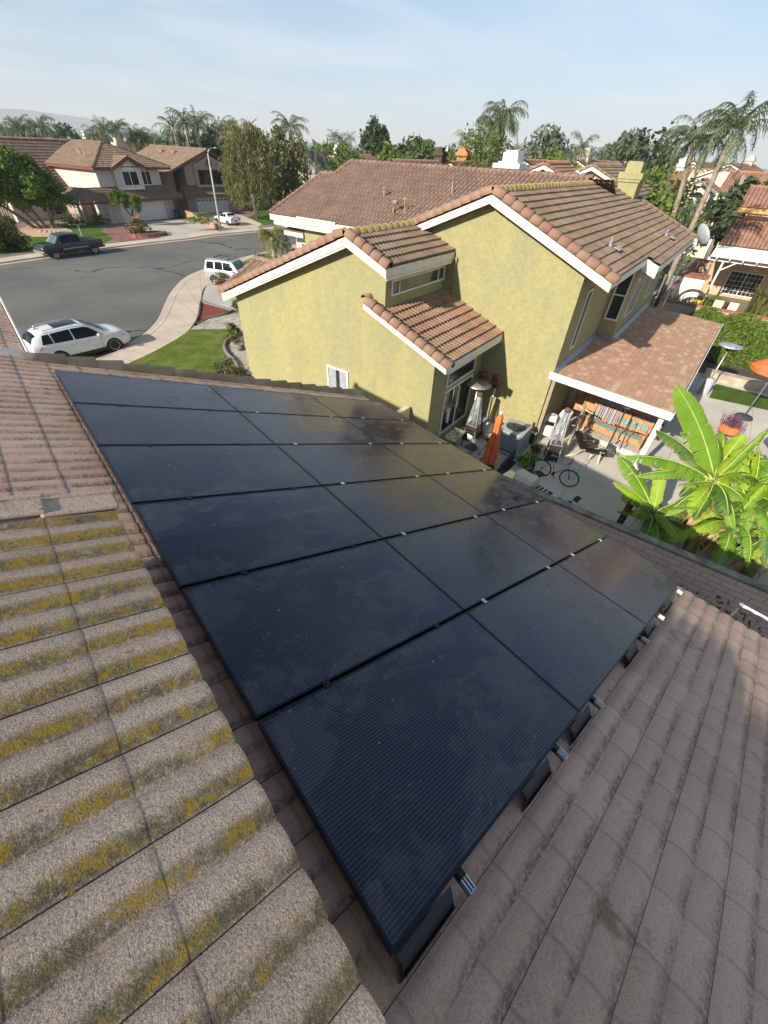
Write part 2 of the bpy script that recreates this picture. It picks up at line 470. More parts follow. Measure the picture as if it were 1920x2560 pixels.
# ------------------------------------------------------------------ the house the photograph is taken from
own = thing('tiled_house', 'house in the foreground with grey brown concrete roof tiles carrying the solar array', 'house')
ORG = P(5.79, -.152, -.165)
m = MB()
TP = dict(pitch=.1525, expo=.34, amp=.022, th=.0025, cols=8, org=ORG, jit=.0004, profile='D', sub=3)
tiled(m, [P(5.79, -4.1, -.165), P(5.79, 7.0, -.165), P(-.33, 7.0, -.165), P(-.33, -4.1, -.165)], **TP)
tiled(m, [P(-.33, -1.6, -.165), P(-.33, 7.0, -.165), P(-2.03, 7.0, -.165), P(-2.03, -1.6, -.165)], **TP)
tiled(m, [P(-.16, 7.0, -.165), P(-.16, 11.6, -.165), P(-2.03, 11.6, -.165), P(-2.03, 7.0, -.165)], **TP)
m.obj('roof', M_OWN, own)
m = MB()
tiled(m, [P(-2.03, 2.4, -.165), P(-2.03, 11.6, -.165), P(-4.6, 11.6, -.165), P(-4.6, 2.4, -.165)], pitch=.305, expo=.34, amp=.03, th=.04, cols=4)
tiled(m, [P(-4.6, 2.4, -.165) - V(3, 0, 1.2), P(-4.6, 11.6, -.165) - V(3, 0, 1.2), P(-4.6, 11.6, -.165), P(-4.6, 2.4, -.165)], pitch=.305, expo=.34, amp=.03, th=.04, cols=4)
m.obj('upper_roof', M_OWN, own)
# roof deck under the tiles, so that gaps stay dark
m = MB()
m.prism([P(5.74, -4.05, -.19), P(5.74, 6.95, -.19), P(-4.4, 6.95, -.19), P(-4.4, -4.05, -.19)], NO * -.06)
m.prism([P(-.2, 6.95, -.19), P(-.2, 11.5, -.19), P(-4.4, 11.5, -.19), P(-4.4, 6.95, -.19)], NO * -.06)
m.obj('roof_deck', M_BLACK, own)
# rake tiles at the far gable edge
m = MB()
caps(m, P(5.80, 7.05, -.165), P(-.15, 7.05, -.165), r=.10, seg=.34, up=NO, arc=190, lift=.0)
m.obj('rake_tiles', M_RAKE, own)
m = MB()
caps(m, P(-.16, 11.6, -.165), P(-2.03, 11.6, -.165), r=.10, seg=.34, up=NO, arc=190, lift=.0)
m.obj('rake_tiles', M_RAKE, own)
m = MB()
m.beam(P(-.13, 7.16, -.15), P(-.13, 11.6, -.15), .02, .08, up=NO)
m.beam(P(-.13, 7.12, -.13), P(-.42, 7.12, -.10), .03, .10, up=NO)
m.obj('gutter', M_WHITE, own)
# raised roof carrying moss and lichen
m = MB()
OR2 = P(-.29, 1.19 - .305 * 6, .42)
T2 = dict(pitch=.1525, expo=.33, amp=.030, th=.0008, cols=14, org=OR2, jit=.0, profile='D', sub=6)
tiled(m, [P(-.29, -1.1, .42), P(-.29, 2.40, .42), P(-1.61, 2.40, .42), P(-1.61, -1.1, .42)], **T2)
tiled(m, [P(-1.61, -4.5, .42), P(-1.61, 2.40, .42), P(-4.6, 2.40, .42), P(-4.6, -4.5, .42)], pitch=.1525, expo=.33, amp=.03, th=.04, cols=5, profile='D')
m.obj('raised_roof', M_MOSS, own)
m = MB(); m.uv = []
for i in range(5):
    s0 = -.27 - i * .33
    y = 2.40 + .012 * math.sin(i * 2.3)
    m.beam(P(s0, y - .01, .475), P(s0 - .36, y - .01, .462), .15, .03, up=NO)
    m.beam(P(s0 + .01, y + .07, .475), P(s0 - .37, y + .07, .455), .03, .07, up=NO)
o = m.obj('rake_tile_row', M_MOSS, own)
bv = o.modifiers.new('b', 'BEVEL'); bv.width = .014; bv.segments = 2
m = MB()
m.prism([P(-.40, -1.2, .41), P(-.40, 2.33, .41), P(-.40, 2.33, -.2), P(-.40, -1.2, -.2)], U0 * -4.1)
m.obj('raised_wall', M_BEIGE, own)
m = MB()
zb = 0.0
def wallbox(m, x0, x1, y0, y1, z0, z1, z2=None):
    "box whose top may slope from z1 at x0 to z2 at x1"
    z2 = z1 if z2 is None else z2
    m.prism([V(x0, y0, z0), V(x1, y0, z0), V(x1, y0, z2), V(x0, y0, z1)], V(0, y1 - y0, 0))
wallbox(m, -6.8, 5.05, -6, 6.65, zb, 8.84, 4.38)
wallbox(m, -6.8, -.55, 6.65, 11.2, zb, 8.84, 6.5)
m.obj('wall', M_BEIGE, own)
m = MB(); m.beam(P(5.82, -4.1, -.21), P(5.82, 7.1, -.21), .03, .17, up=V(1, 0, 0)); m.beam(P(5.8, 7.14, -.22), P(-.1, 7.14, -.22), .03, .17, up=NO)
m.obj('fascia', simple('brown_fascia', (.20, .15, .12), .7), own)

# ------------------------------------------------------------------ solar array
def solar_mat():
    t = NT('solar_glass'); t.set(.10, 0, .42)
    t.b.inputs['IOR'].default_value = 1.52
    uv = t.co('UV'); s_ = t.n('ShaderNodeSeparateXYZ'); t.l(uv, s_.inputs[0])
    X, Y = s_.outputs[0], s_.outputs[1]           # metres along / across the panel
    wire = t.rng(t.math('ABSOLUTE', t.math('SUBTRACT', t.math('FRACT', t.math('DIVIDE', Y, .01715)), .5)), .075, .045)
    dash = t.rng(t.math('SINE', t.math('MULTIPLY', X, 2 * math.pi / .0151)), .2, .9, .35, 1)
    cellx = t.rng(t.math('ABSOLUTE', t.math('SUBTRACT', t.math('FRACT', t.math('DIVIDE', X, .0915)), .5)), .012, .005)
    celly = t.rng(t.math('ABSOLUTE', t.math('SUBTRACT', t.math('FRACT', t.math('ADD', t.math('DIVIDE', Y, .1715), .5)), .5)), .008, .003)
    mid = t.rng(t.math('ABSOLUTE', t.math('SUBTRACT', X, .93)), .010, .006)
    oi = t.n('ShaderNodeObjectInfo')
    c = t.mix(t.math('MULTIPLY', oi.outputs['Random'], .5), (.006, .0085, .024), (.008, .010, .027))
    c = t.mix(t.math('MULTIPLY', t.math('MAXIMUM', cellx, celly), .5), c, (.003, .003, .005))
    c = t.mix(mid, c, (.002, .002, .003))
    c = t.mix(t.math('MULTIPLY', t.math('MULTIPLY', wire, dash), .7), c, (.24, .27, .33))
    # dried water stains and dust
    n1 = t.rng(t.noise(1.5, 9, .58, dist=.55, scl=(1.0, 1.6, 1)), .485, .56)
    n2 = t.rng(t.noise(3.8, 8, .6, dist=.8), .54, .60)
    st = t.math('ADD', t.math('MULTIPLY', n1, .058), t.math('MULTIPLY', n2, .035))
    c = t.mix(st, c, (.46, .40, .33))
    sp = t.rng(t.noise(42, 1, .3), .80, .82)
    c = t.mix(sp, c, (.40, .42, .45))
    t.col(c)
    t.l(t.math('ADD', .15, t.math('MULTIPLY', t.math('ADD', n1, n2), .10)), t.b.inputs['Roughness'])
    return t.mat
M_SOL = solar_mat()
M_SFR = simple('anodised_black_frame', (.012, .016, .026), .32, metal=.5, var=.2)
M_SKIRT = simple('array_skirt', (.018, .024, .034), .4, metal=.3, var=.2)
CW, RH = 1.863, 1.05
RAILS = [.43, 1.47, 2.15, 3.495, 4.22, 5.27]
rowname = ['farthest row', 'second farthest row', 'third farthest row', 'third nearest row', 'second nearest row', 'nearest row']
colname = ['uphill by the mossy roof', 'middle column', 'downhill at the eave']
def uvobj(m, name, mat, parent): return m.obj(name, mat, parent)
for r in range(6):
    for c in range(3):
        o_ = P(c * CW, 6.218 - r * RH, 0)
        pn_ = thing('solar_panel', 'black solar panel, %s, %s' % (rowname[r], colname[c]), 'solar panel', o_, group='solar panels on the tiled roof')
        w, h = CW - .008, RH - .024
        def L(s, y, k): return U0 * s + V(0, -y, 0) + NO * k
        m = MB(); fw = .012
        for (a, b) in (((0, 0), (w, fw)), ((0, h - fw), (w, h)), ((0, fw), (fw, h - fw)), ((w - fw, fw), (w, h - fw))):
            m.prism([L(a[0], a[1], .002), L(b[0], a[1], .002), L(b[0], b[1], .002), L(a[0], b[1], .002)], NO * -.037)
        m.obj('frame', M_SFR, pn_)
        m = MB(); m.uv = []
        q = [(fw, fw), (fw, h - fw), (w - fw, h - fw), (w - fw, fw)]
        m.add([L(a, b, 0) for a, b in q], [(0, 1, 2, 3)]); m.uv = [(a, b) for a, b in q]
        m.obj('glass', M_SOL, pn_)
        m = MB(); m.prism([L(a, b, -.012) for a, b in ((fw, fw), (fw, h - fw), (w - fw, h - fw), (w - fw, fw))], NO * -.006)
        m.obj('backsheet', M_BLACK, pn_)
        if r < 5:
            for rs in RAILS:
                if c * CW < rs < (c + 1) * CW:
                    m = MB(); s = rs - c * CW
                    m.prism([L(s - .022, h - .012, .0035), L(s + .022, h - .012, .0035), L(s + .022, h + .036, .0035), L(s - .022, h + .036, .0035)], NO * .004)
                    m.lathe(L(s, h + .012, .0085), [(.0001, .006), (.007, .006), (.007, 0)], 8)
                    m.obj('clamp', M_ALU if (c > 0) else M_SFR, pn_)
for i, rs in enumerate(RAILS):
    rl = thing('mounting_rail', 'aluminium mounting rail end below the panels, %s' % ['nearest to the bottom of the photo', 'beside the second black gap', 'beside the third black gap', 'halfway along the downhill part', 'second from the eave corner', 'at the eave corner'][i], 'rail', P(rs, -.145, -.04), group='rails of the solar array')
    m = MB(); m.beam(V(0, 0, -.02), V(0, 6.4, -.02), .036, .036, up=NO)
    m.obj('bar', M_BLACK, rl)
    m = MB()
    for k in (-1, 0, 1): m.beam(V(.014 * k, -.0, 0) + NO * .003, V(.014 * k, .055, 0) + NO * .003, .008, .01, up=NO)
    m.beam(V(0, -.004, -.012), V(0, .055, -.012), .04, .02, up=NO)
    m.obj('rail_end', M_ALU, rl)
sk = thing('array_skirt', 'black sheet metal skirt pieces along the near edge of the solar array', 'skirt', P(0, -.08, -.03))
def LS(s, y, k): return U0 * s + V(0, y, 0) + NO * k
for (a, b) in ((.03, .345), (1.02, 1.33), (1.70, 2.02), (2.99, 3.31), (3.66, 4.0), (4.55, 4.88)):
    m = MB()
    m.prism([LS(a - .01, .01, .0), LS(b + .01, .01, .0), LS(b, -.02, -.015), LS(a, -.02, -.015)], NO * -.004)
    m.obj('skirt_plate', M_SKIRT, sk)
    m = MB(); m.prism([LS(a, -.02, -.02), LS(b, -.02, -.02), LS(b, -.05, -.05), LS(a, -.05, -.05)], NO * -.02)
    m.prism([LS(a, -.05, -.034), LS(b, -.05, -.034), LS(b, -.05, -.12), LS(a, -.05, -.12)], V(0, -.004, 0))
    m.obj('gap_liner', M_BLACK, sk)
m = MB()
m.prism([LS(5.59, .02, .0), LS(5.60, .62, .0), LS(5.70, .32, -.02), LS(5.74, .06, -.03), LS(5.70, -.03, -.03), LS(5.60, -.02, -.01)], NO * -.05)
m.obj('corner_plate', M_SKIRT, sk)
# white drain pole beyond the eave
gp = thing('white_pole', 'white painted rail reaching out from the eave above the pink flowering bush', 'pole', G(1853, 1512, 4.0))
b_ = G(1990, 1586, 3.9) - G(1853, 1512, 4.0)
m = MB(); m.tube([V(0, 0, 0), b_], .024, 10); m.obj('rail', M_WHITE, gp)
m = MB(); m.lathe(V(0, 0, 0), [(.0001, .035), (.028, .03), (.032, 0), (.028, -.03), (.0001, -.035)], 12); m.obj('end_cap', simple('grey_blue_cap', (.25, .3, .42), .5), gp)
m = MB(); m.tube([V(0, 0, -.02), G(1826, 1532, 4.0) - G(1853, 1512, 4.0) + V(-.4, 0, -.1)], .014, 8); m.obj('bracket', M_STEEL, gp)
# ------------------------------------------------------------------ shared materials
M_OLIVE = stucco('olive_stucco', (.44, .39, .185), (.375, .36, .185), bump=.65, streak=.16)
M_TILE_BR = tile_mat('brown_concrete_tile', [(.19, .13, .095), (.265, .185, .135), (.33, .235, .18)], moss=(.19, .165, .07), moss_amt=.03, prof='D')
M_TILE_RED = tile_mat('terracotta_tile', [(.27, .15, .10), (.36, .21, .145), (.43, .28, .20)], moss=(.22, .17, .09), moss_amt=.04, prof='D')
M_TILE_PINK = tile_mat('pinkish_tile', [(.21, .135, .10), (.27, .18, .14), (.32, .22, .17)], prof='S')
M_CAP = tile_mat('cap_tile', [(.27, .155, .105), (.345, .205, .145), (.29, .215, .16)], moss=(.22, .17, .07), moss_amt=-.02)
M_CREAMW = simple('cream_trim', (.74, .71, .60), .6, var=.10, sc=4)
def glass_mat(name, c=(.02, .025, .03), rough=.06):
    t = NT(name); t.set(rough, 0, .7); t.b.inputs['IOR'].default_value = 1.5
    t.col(t.mix(t.rng(t.noise(1.2, 3), .3, .7), tuple(x * .6 for x in c), tuple(x * 1.5 for x in c)))
    return t.mat
M_GLASS = glass_mat('window_glass')
M_GLASSG = glass_mat('greenish_window_glass', (.06, .075, .06))
M_CURT = simple('curtain', (.35, .37, .40), .8, var=.3, sc=12)

def window(parent, O, a, out, w, h, cols=(1,), rows=1, bar=.055, frame=M_WHITE, glass=M_GLASS, name='window', grid=(0, 0), curtain=False, up=V(0, 0, 1)):
    "framed window lying on a wall: O lower left corner, a along the wall, out the outward normal"
    O, a, out = V(O), V(a).normalized(), V(out).normalized()
    m = MB()
    def rect(x0, y0, x1, y1, d0, d1):
        m.prism([O + a * x0 + up * y0 + out * d0, O + a * x1 + up * y0 + out * d0, O + a * x1 + up * y1 + out * d0, O + a * x0 + up * y1 + out * d0], out * (d1 - d0))
    rect(0, 0, w, bar, .002, .05); rect(0, h - bar, w, h, .002, .05); rect(0, bar, bar, h - bar, .002, .05); rect(w - bar, bar, w, h - bar, .002, .05)
    tot = sum(cols); x = 0; xs = [0]
    for c in cols[:-1]:
        x += c / tot * w; xs.append(x); rect(x - bar * .4, bar, x + bar * .4, h - bar, .002, .042)
    for r in range(1, rows): y = h * r / rows; rect(bar, y - bar * .4, w - bar, y + bar * .4, .003, .040)
    if grid[0]:
        for i in range(1, grid[0]): xx = w * i / grid[0]; rect(xx - .01, bar, xx + .01, h - bar, .012, .022)
        for i in range(1, grid[1]): yy = h * i / grid[1]; rect(bar, yy - .01, w - bar, yy + .01, .011, .021)
    f = m.obj(name, frame, parent)
    m = MB(); m.prism([O + a * bar + up * bar + out * .0035, O + a * (w - bar) + up * bar + out * .0035, O + a * (w - bar) + up * (h - bar) + out * .0035, O + a * bar + up * (h - bar) + out * .0035], out * .008)
    m.obj('pane', glass, f)
    if curtain:
        m = MB(); n = 26
        for side in (0, 1):
            for i in range(n // 2):
                x0 = bar + (w - 2 * bar) * (i / n * .82 + (0 if side == 0 else .59)); x1 = x0 + (w - 2 * bar) * .82 / n
                d0 = .0145 + .012 * (i % 2); d1 = .0145 + .012 * ((i + 1) % 2)
                m.quad(O + a * x0 + up * bar + out * d0, O + a * x1 + up * bar + out * d1, O + a * x1 + up * (h - bar) + out * d1, O + a * x0 + up * (h - bar) + out * d0)
        m.obj('curtain', M_CURT, f)
    return f

def board(m, A, B, h, out, t=.04, up=V(0, 0, 1)):
    "fascia or barge board hanging h below the line A-B, thickness t towards out"
    A, B, out = V(A), V(B), V(out).normalized()
    m.prism([A, B, B - up * h, A - up * h], out * t)

# ------------------------------------------------------------------ the green neighbour
GO = N(15, 8, 0)
gh = thing('green_house', 'yellow green stucco house with stepped tile roofs in the middle of the photo', 'house', GO, PH)
def L3(p, q, z): return V(p - 15, q - 8, z)
ex, ey, ez = V(1, 0, 0), V(0, 1, 0), V(0, 0, 1)
m = MB()
def prq(p0, p1, prof): m.prism([L3(p0, q, z) for q, z in prof], V(p1 - p0, 0, 0))
prq(11.6, 15.4, [(16.4, 0), (16.4, 3.92), (9.83, 6.55), (8.47, 6.02), (8.47, 4.6), (6.35, 3.82), (6.35, 0)])
m.obj('front_wall', M_OLIVE, gh)
m = MB()
prq(15.4, 29.6, [(12.9, 0), (12.9, 5.45), (6.95, 7.7), (3.5, 6.22), (3.5, 0)])
m.obj('tall_wall', M_OLIVE, gh)
m = MB()
m.prism([L3(p, 20.7, z) for p, z in ((20.1, 0), (20.1, 5.72), (25.8, 7.88), (31, 5.9), (31, 0))], V(0, -10, 0))
m.prism([L3(p, 22.3, z) for p, z in ((22.2, 0), (22.2, 6.2), (25.8, 7.7), (31, 5.85), (31, 0))], V(0, -1.59, 0))
m.obj('rear_wall', M_OLIVE, gh)
m = MB()
m.prism([L3(20.75, 3.5, 2.0), L3(20.75, 2.8, 2.0), L3(29.3, 2.8, 2.0), L3(29.3, 3.5, 2.0)], V(0, 0, 4.02))
m.prism([L3(20.72, 3.45, 3.45), L3(20.72, 2.77, 3.45), L3(24.3, 2.77, 3.45), L3(24.3, 3.45, 3.45)], V(0, 0, .09))
m.prism([L3(20.72, 3.45, 3.15), L3(20.72, 2.77, 3.15), L3(29.4, 2.77, 3.15), L3(29.4, 3.45, 3.15)], V(0, 0, .09))
m.obj('bay_wall', M_OLIVE, gh)
# roofs
TS = dict(pitch=.19, expo=.345, amp=.050, th=.05, cols=6, jit=.006, profile='D')
m = MB()
def zl(q): return 6.80 - .4 * (q - 9.83)
def zr(q): return 6.80 - .4 * (9.83 - q)
def zt(q): return 7.93 - .415 * (6.95 - q)
org = L3(11.25, 8.22, zr(8.22))
tiled(m, [L3(11.25, 8.22, zr(8.22)), L3(15.4, 8.22, zr(8.22)), L3(15.4, 9.83, 6.80), L3(11.25, 9.83, 6.80)], org=org, **TS)
m.obj('clerestory_roof', M_TILE_BR, gh)
m = MB()
tiled(m, [L3(11.25, 16.8, zl(16.8)), L3(13.0, 16.8, zl(16.8)), L3(13.0, 12.6, zl(12.6)), L3(11.25, 12.6, zl(12.6))], pitch=.305, expo=.345, amp=.04, cols=4)
tiled(m, [L3(11.25, 12.6, zl(12.6)), L3(19.4, 12.6, zl(12.6)), L3(22.4, 9.83, 6.80), L3(11.25, 9.83, 6.80)], pitch=.305, expo=.345, amp=.04, cols=4)
tiled(m, [L3(15.05, 9.83, 6.80), L3(22.4, 9.83, 6.80), L3(25.4, 6.95, 7.93), L3(15.05, 6.95, 7.93)], pitch=.305, expo=.345, amp=.04, cols=4)
m.obj('left_roof', M_TILE_BR, gh)
m = MB()
o1 = L3(15.05, 2.12, zt(2.12))
tiled(m, [L3(15.05, 2.62, zt(2.62)), L3(20.25, 2.62, zt(2.62)), L3(20.25, 6.95, 7.93), L3(15.05, 6.95, 7.93)], org=o1, **TS)
tiled(m, [L3(20.25, 2.12, zt(2.12)), L3(30.3, 2.12, zt(2.12)), L3(30.3, 6.95, 7.93), L3(20.25, 6.95, 7.93)], org=o1, **TS)
m.obj('tall_roof', M_TILE_BR, gh)
m = MB()
def zs(q): return 3.84 + .377 * (q - 5.74)
tiled(m, [L3(11.25, 5.74, zs(5.74)), L3(15.4, 5.74, zs(5.74)), L3(15.4, 8.47, zs(8.47)), L3(11.25, 8.47, zs(8.47))], org=L3(11.25, 5.74, zs(5.74)), pitch=.19, expo=.37, amp=.055, th=.06, cols=6, profile='D')
tiled(m, [L3(11.25, 8.47, zs(8.47)), L3(11.60, 8.47, zs(8.47)), L3(11.60, 9.05, zs(9.05)), L3(11.25, 9.05, zs(9.05))], org=L3(11.25, 5.74, zs(5.74)), pitch=.19, expo=.37, amp=.055, th=.06, cols=6, profile='D')
m.obj('lean_to_roof', M_TILE_RED, gh)
m = MB()
def zL(p): return 5.74 + .385 * (p - 19.6)
TL = dict(pitch=.25, expo=.43, amp=.08, th=.06, cols=8, jit=.008, profile='S', org=L3(19.6, 22.9, zL(19.6)))
tiled(m, [L3(19.6, 22.9, zL(19.6)), L3(19.6, 12.53, zL(19.6)), L3(24.1, 8.2, zL(24.1)), L3(24.1, 22.9, zL(24.1))], **TL)
tiled(m, [L3(24.1, 21.9, zL(24.1)), L3(24.1, 8.2, zL(24.1)), L3(25.8, 6.9, zL(25.8)), L3(25.8, 21.9, zL(25.8))], **TL)
tiled(m, [L3(31.6, 6, 5.7), L3(31.6, 21.9, 5.7), L3(25.8, 21.9, zL(25.8)), L3(25.8, 6, zL(25.8))], pitch=.25, expo=.43, amp=.05, cols=2)
m.obj('wide_roof', M_TILE_PINK, gh)
m = MB()
tiled(m, [L3(12.2, 17.9, 3.85), L3(12.2, 12, 3.85), L3(14.2, 12, 4.7), L3(14.2, 17.9, 4.7)], pitch=.25, expo=.43, amp=.05)
tiled(m, [L3(16.2, 17.9, 3.85), L3(16.2, 12, 3.85), L3(14.2, 12, 4.7), L3(14.2, 17.9, 4.7)], pitch=.25, expo=.43, amp=.05)
caps(m, L3(14.2, 18.0, 4.72), L3(14.2, 12, 4.72), r=.12)
caps(m, L3(12.15, 17.95, 3.86), L3(14.2, 17.95, 4.7), r=.10)
m.obj('garage_roof', M_TILE_PINK, gh)
m = MB(); m.prism([L3(12.6, 17.6, 0), L3(15.8, 17.6, 0), L3(15.8, 17.6, 3.85), L3(14.2, 17.6, 4.5), L3(12.6, 17.6, 3.85)], V(0, -5.5, 0)); m.obj('garage_wall', M_OLIVE, gh)
# soffit slabs below the tiles
m = MB()
def slab(pts, d=.05, gap=.02):
    pts = [V(p) - V(0, 0, gap) for p in pts]; m.prism(pts, V(0, 0, -d))
slab([L3(11.3, 8.26, zr(8.26)), L3(15.38, 8.26, zr(8.26)), L3(15.38, 9.8, zr(9.8)), L3(11.3, 9.8, zr(9.8))])
slab([L3(11.3, 9.86, zl(9.86)), L3(15.38, 9.86, zl(9.86)), L3(15.38, 16.7, zl(16.7)), L3(11.3, 16.7, zl(16.7))])
slab([L3(15.1, 2.66, zt(2.66)), L3(20.2, 2.66, zt(2.66)), L3(20.2, 6.92, zt(6.92)), L3(15.1, 6.92, zt(6.92))])
slab([L3(20.3, 2.16, zt(2.16)), L3(30.25, 2.16, zt(2.16)), L3(30.25, 6.92, zt(6.92)), L3(20.3, 6.92, zt(6.92))])
slab([L3(15.1, 6.98, zt(6.98) - .02), L3(19, 6.98, 7.9), L3(19, 12.5, zl(12.5)), L3(15.1, 12.5, zl(12.5))])
slab([L3(11.3, 5.78, zs(5.78)), L3(15.38, 5.78, zs(5.78)), L3(15.38, 8.45, zs(8.45)), L3(11.3, 8.45, zs(8.45))])
slab([L3(19.65, 22.8, zL(19.65)), L3(19.65, 12.6, zL(19.65)), L3(25.7, 8.0, zL(25.7)), L3(25.7, 22.0, zL(25.7))])
m.obj('soffit', M_OLIVE, gh)
# barge boards and fascias
m = MB()
def bg_(A, B, h, out=-ex, t=.045): board(m, A, B, h, out, t)
def Z(pt, d): return V(pt) + V(0, 0, d)
lp, lr, ll = L3(11.26, 9.83, 6.76), L3(11.26, 8.2, 6.12), L3(11.26, 16.85, 3.95)
bg_(lp, ll, .22); bg_(lp, lr, .24); bg_(Z(lp, -.22) + ex * .03, Z(ll, -.22) + ex * .03, .07)
tp, tr, tl = L3(15.06, 6.95, 7.88), L3(15.06, 2.6, 6.08), L3(15.06, 9.83, 6.74)
bg_(tp, tl, .22); bg_(tp, tr, .25)
bg_(L3(11.26, 9.08, 5.08), L3(11.26, 5.72, 3.80), .22)
board(m, L3(11.26, 5.74, 3.84), L3(15.39, 5.74, 3.84), .27, -ey, .03)
board(m, L3(11.26, 8.22, 6.14), L3(15.39, 8.22, 6.14), .26, -ey, .03)
board(m, L3(11.26, 8.19, 5.90), L3(15.3, 8.19, 5.90), .10, ey, .02)
board(m, L3(15.06, 2.62, 6.12), L3(20.25, 2.62, 6.12), .22, -ey, .03)
board(m, L3(20.25, 2.12, 5.93), L3(30.3, 2.12, 5.93), .24, -ey, .03)
board(m, L3(20.22, 2.10, 5.93), L3(20.22, 2.64, 6.14), .40, -ex, .04)
board(m, L3(30.3, 2.1, 5.93), L3(30.3, 6.95, 7.9), .24, ex, .04)
board(m, L3(19.58, 22.9, 5.74), L3(19.58, 12.6, 5.74), .26, -ex, .04)
board(m, L3(19.66, 22.7, 5.48), L3(19.66, 12.6, 5.48), .22, -ex, .04)
board(m, L3(19.5, 20.6, 5.83), L3(19.5, 17.7, 5.83), .10, -ex, .03)
board(m, L3(19.6, 22.9, 5.74), L3(24.1, 22.9, zL(24.1)), .24, ey, .04)
m.obj('fascia', M_CREAMW, gh)
# ridge, hip and rake tiles
cm_mat = M_CAP
m = MB(); caps(m, L3(11.27, 16.85, zl(16.8) + .02), L3(11.27, 9.83, 6.84), r=.155, seg=.37, arc=230); m.obj('rake_tiles', cm_mat, gh)
m = MB(); caps(m, L3(11.27, 8.15, 6.17), L3(11.27, 9.75, 6.83), r=.155, seg=.37, arc=230); m.obj('rake_tiles', cm_mat, gh)
m = MB(); caps(m, L3(15.07, 9.9, 6.80), L3(15.07, 6.95, 7.96), r=.155, seg=.37, arc=230); m.obj('rake_tiles', cm_mat, gh)
m = MB(); caps(m, L3(15.07, 2.52, 6.11), L3(15.07, 6.9, 7.95), r=.155, seg=.37, arc=230); m.obj('rake_tiles', cm_mat, gh)
m = MB(); caps(m, L3(11.27, 5.62, 3.80), L3(11.27, 9.0, 5.08), r=.155, seg=.37, arc=230); m.obj('rake_tiles', cm_mat, gh)
m = MB(); caps(m, L3(11.27, 9.08, 5.14), L3(11.62, 9.08, 5.14), r=.11, seg=.4); m.obj('rake_tiles', cm_mat, gh)
cm_mat = tile_mat('mossy_cap_tile', [(.26, .19, .12), (.32, .24, .14), (.30, .20, .14)], moss=(.30, .26, .05), moss_amt=.08)
m = MB(); caps(m, L3(11.2, 9.83, 6.80), L3(15.1, 9.83, 6.80), r=.12, seg=.36); m.obj('ridge_tiles', cm_mat, gh)
m = MB(); caps(m, L3(15.0, 6.95, 7.93), L3(30.35, 6.95, 7.93), r=.12, seg=.36); m.obj('ridge_tiles', cm_mat, gh)
cm_mat = M_TILE_PINK
m = MB(); caps(m, L3(25.8, 6.95, zL(25.8) + .02), L3(25.8, 21.95, zL(25.8) + .02), r=.12, seg=.36); m.obj('ridge_tiles', cm_mat, gh)
m = MB(); caps(m, L3(19.55, 22.9, 5.78), L3(24.1, 22.9, zL(24.1) + .03), r=.10, seg=.40); m.obj('ridge_tiles', cm_mat, gh)
m = MB(); caps(m, L3(24.1, 22.95, zL(24.1) + .03), L3(24.3, 21.9, zL(24.2) + .03), r=.10, seg=.40); m.obj('ridge_tiles', cm_mat, gh)
m = MB(); caps(m, L3(24.1, 21.9, zL(24.1) + .03), L3(25.8, 21.9, zL(25.8) + .03), r=.10, seg=.40); m.obj('ridge_tiles', cm_mat, gh)
m = MB(); caps(m, L3(30.3, 2.05, 5.98), L3(30.3, 6.95, 7.96), r=.09, seg=.36); m.obj('ridge_tiles', cm_mat, gh)
# windows
window(gh, L3(11.6, 11.22, 1.05), -ey, -ex, 1.12, 1.27, bar=.07, curtain=True)
window(gh, L3(11.88, 8.47, 5.23), ex, -ey, 3.38, .47, cols=(.45, 2.5, .43), bar=.055, glass=M_GLASSG)
window(gh, L3(16.5, 3.5, 3.5), ex, -ey, .62, 2.0, cols=(1,), bar=.07)
window(gh, L3(20.75, 3.40, 3.72), -ey, -ex, .55, 1.95, rows=2, bar=.065)
window(gh, L3(21.7, 2.8, 3.65), ex, -ey, 1.6, 1.9, cols=(1, 1), bar=.07)
window(gh, L3(25.9, 2.8, 3.7), ex, -ey, 1.6, 1.5, cols=(1, 1), bar=.07)
sl = window(gh, L3(12.55, 6.35, .52), ex, -ey, 2.2, 1.82, cols=(1, 1), bar=.07, name='sliding_door')
window(gh, L3(12.55, 6.35, 2.47), ex, -ey, 2.2, .56, bar=.06, name='transom_window')
m = MB(); board(m, L3(14.1, 6.35, 3.05), L3(14.1, 6.35, 3.05) + V(.001, 0, 0), .01, -ey)
m.tube([L3(15.3, 8.05, 6.0), L3(15.33, 8.05, 5.9), L3(15.36, 8.1, 4.9)], .035, 8); m.obj('downpipe', M_OLIVE, gh)
m = MB(); m.box(L3(29.15, 2.05, 4.2), (.09, .06, 2.9)); m.obj('downpipe', M_WHITE, gh)
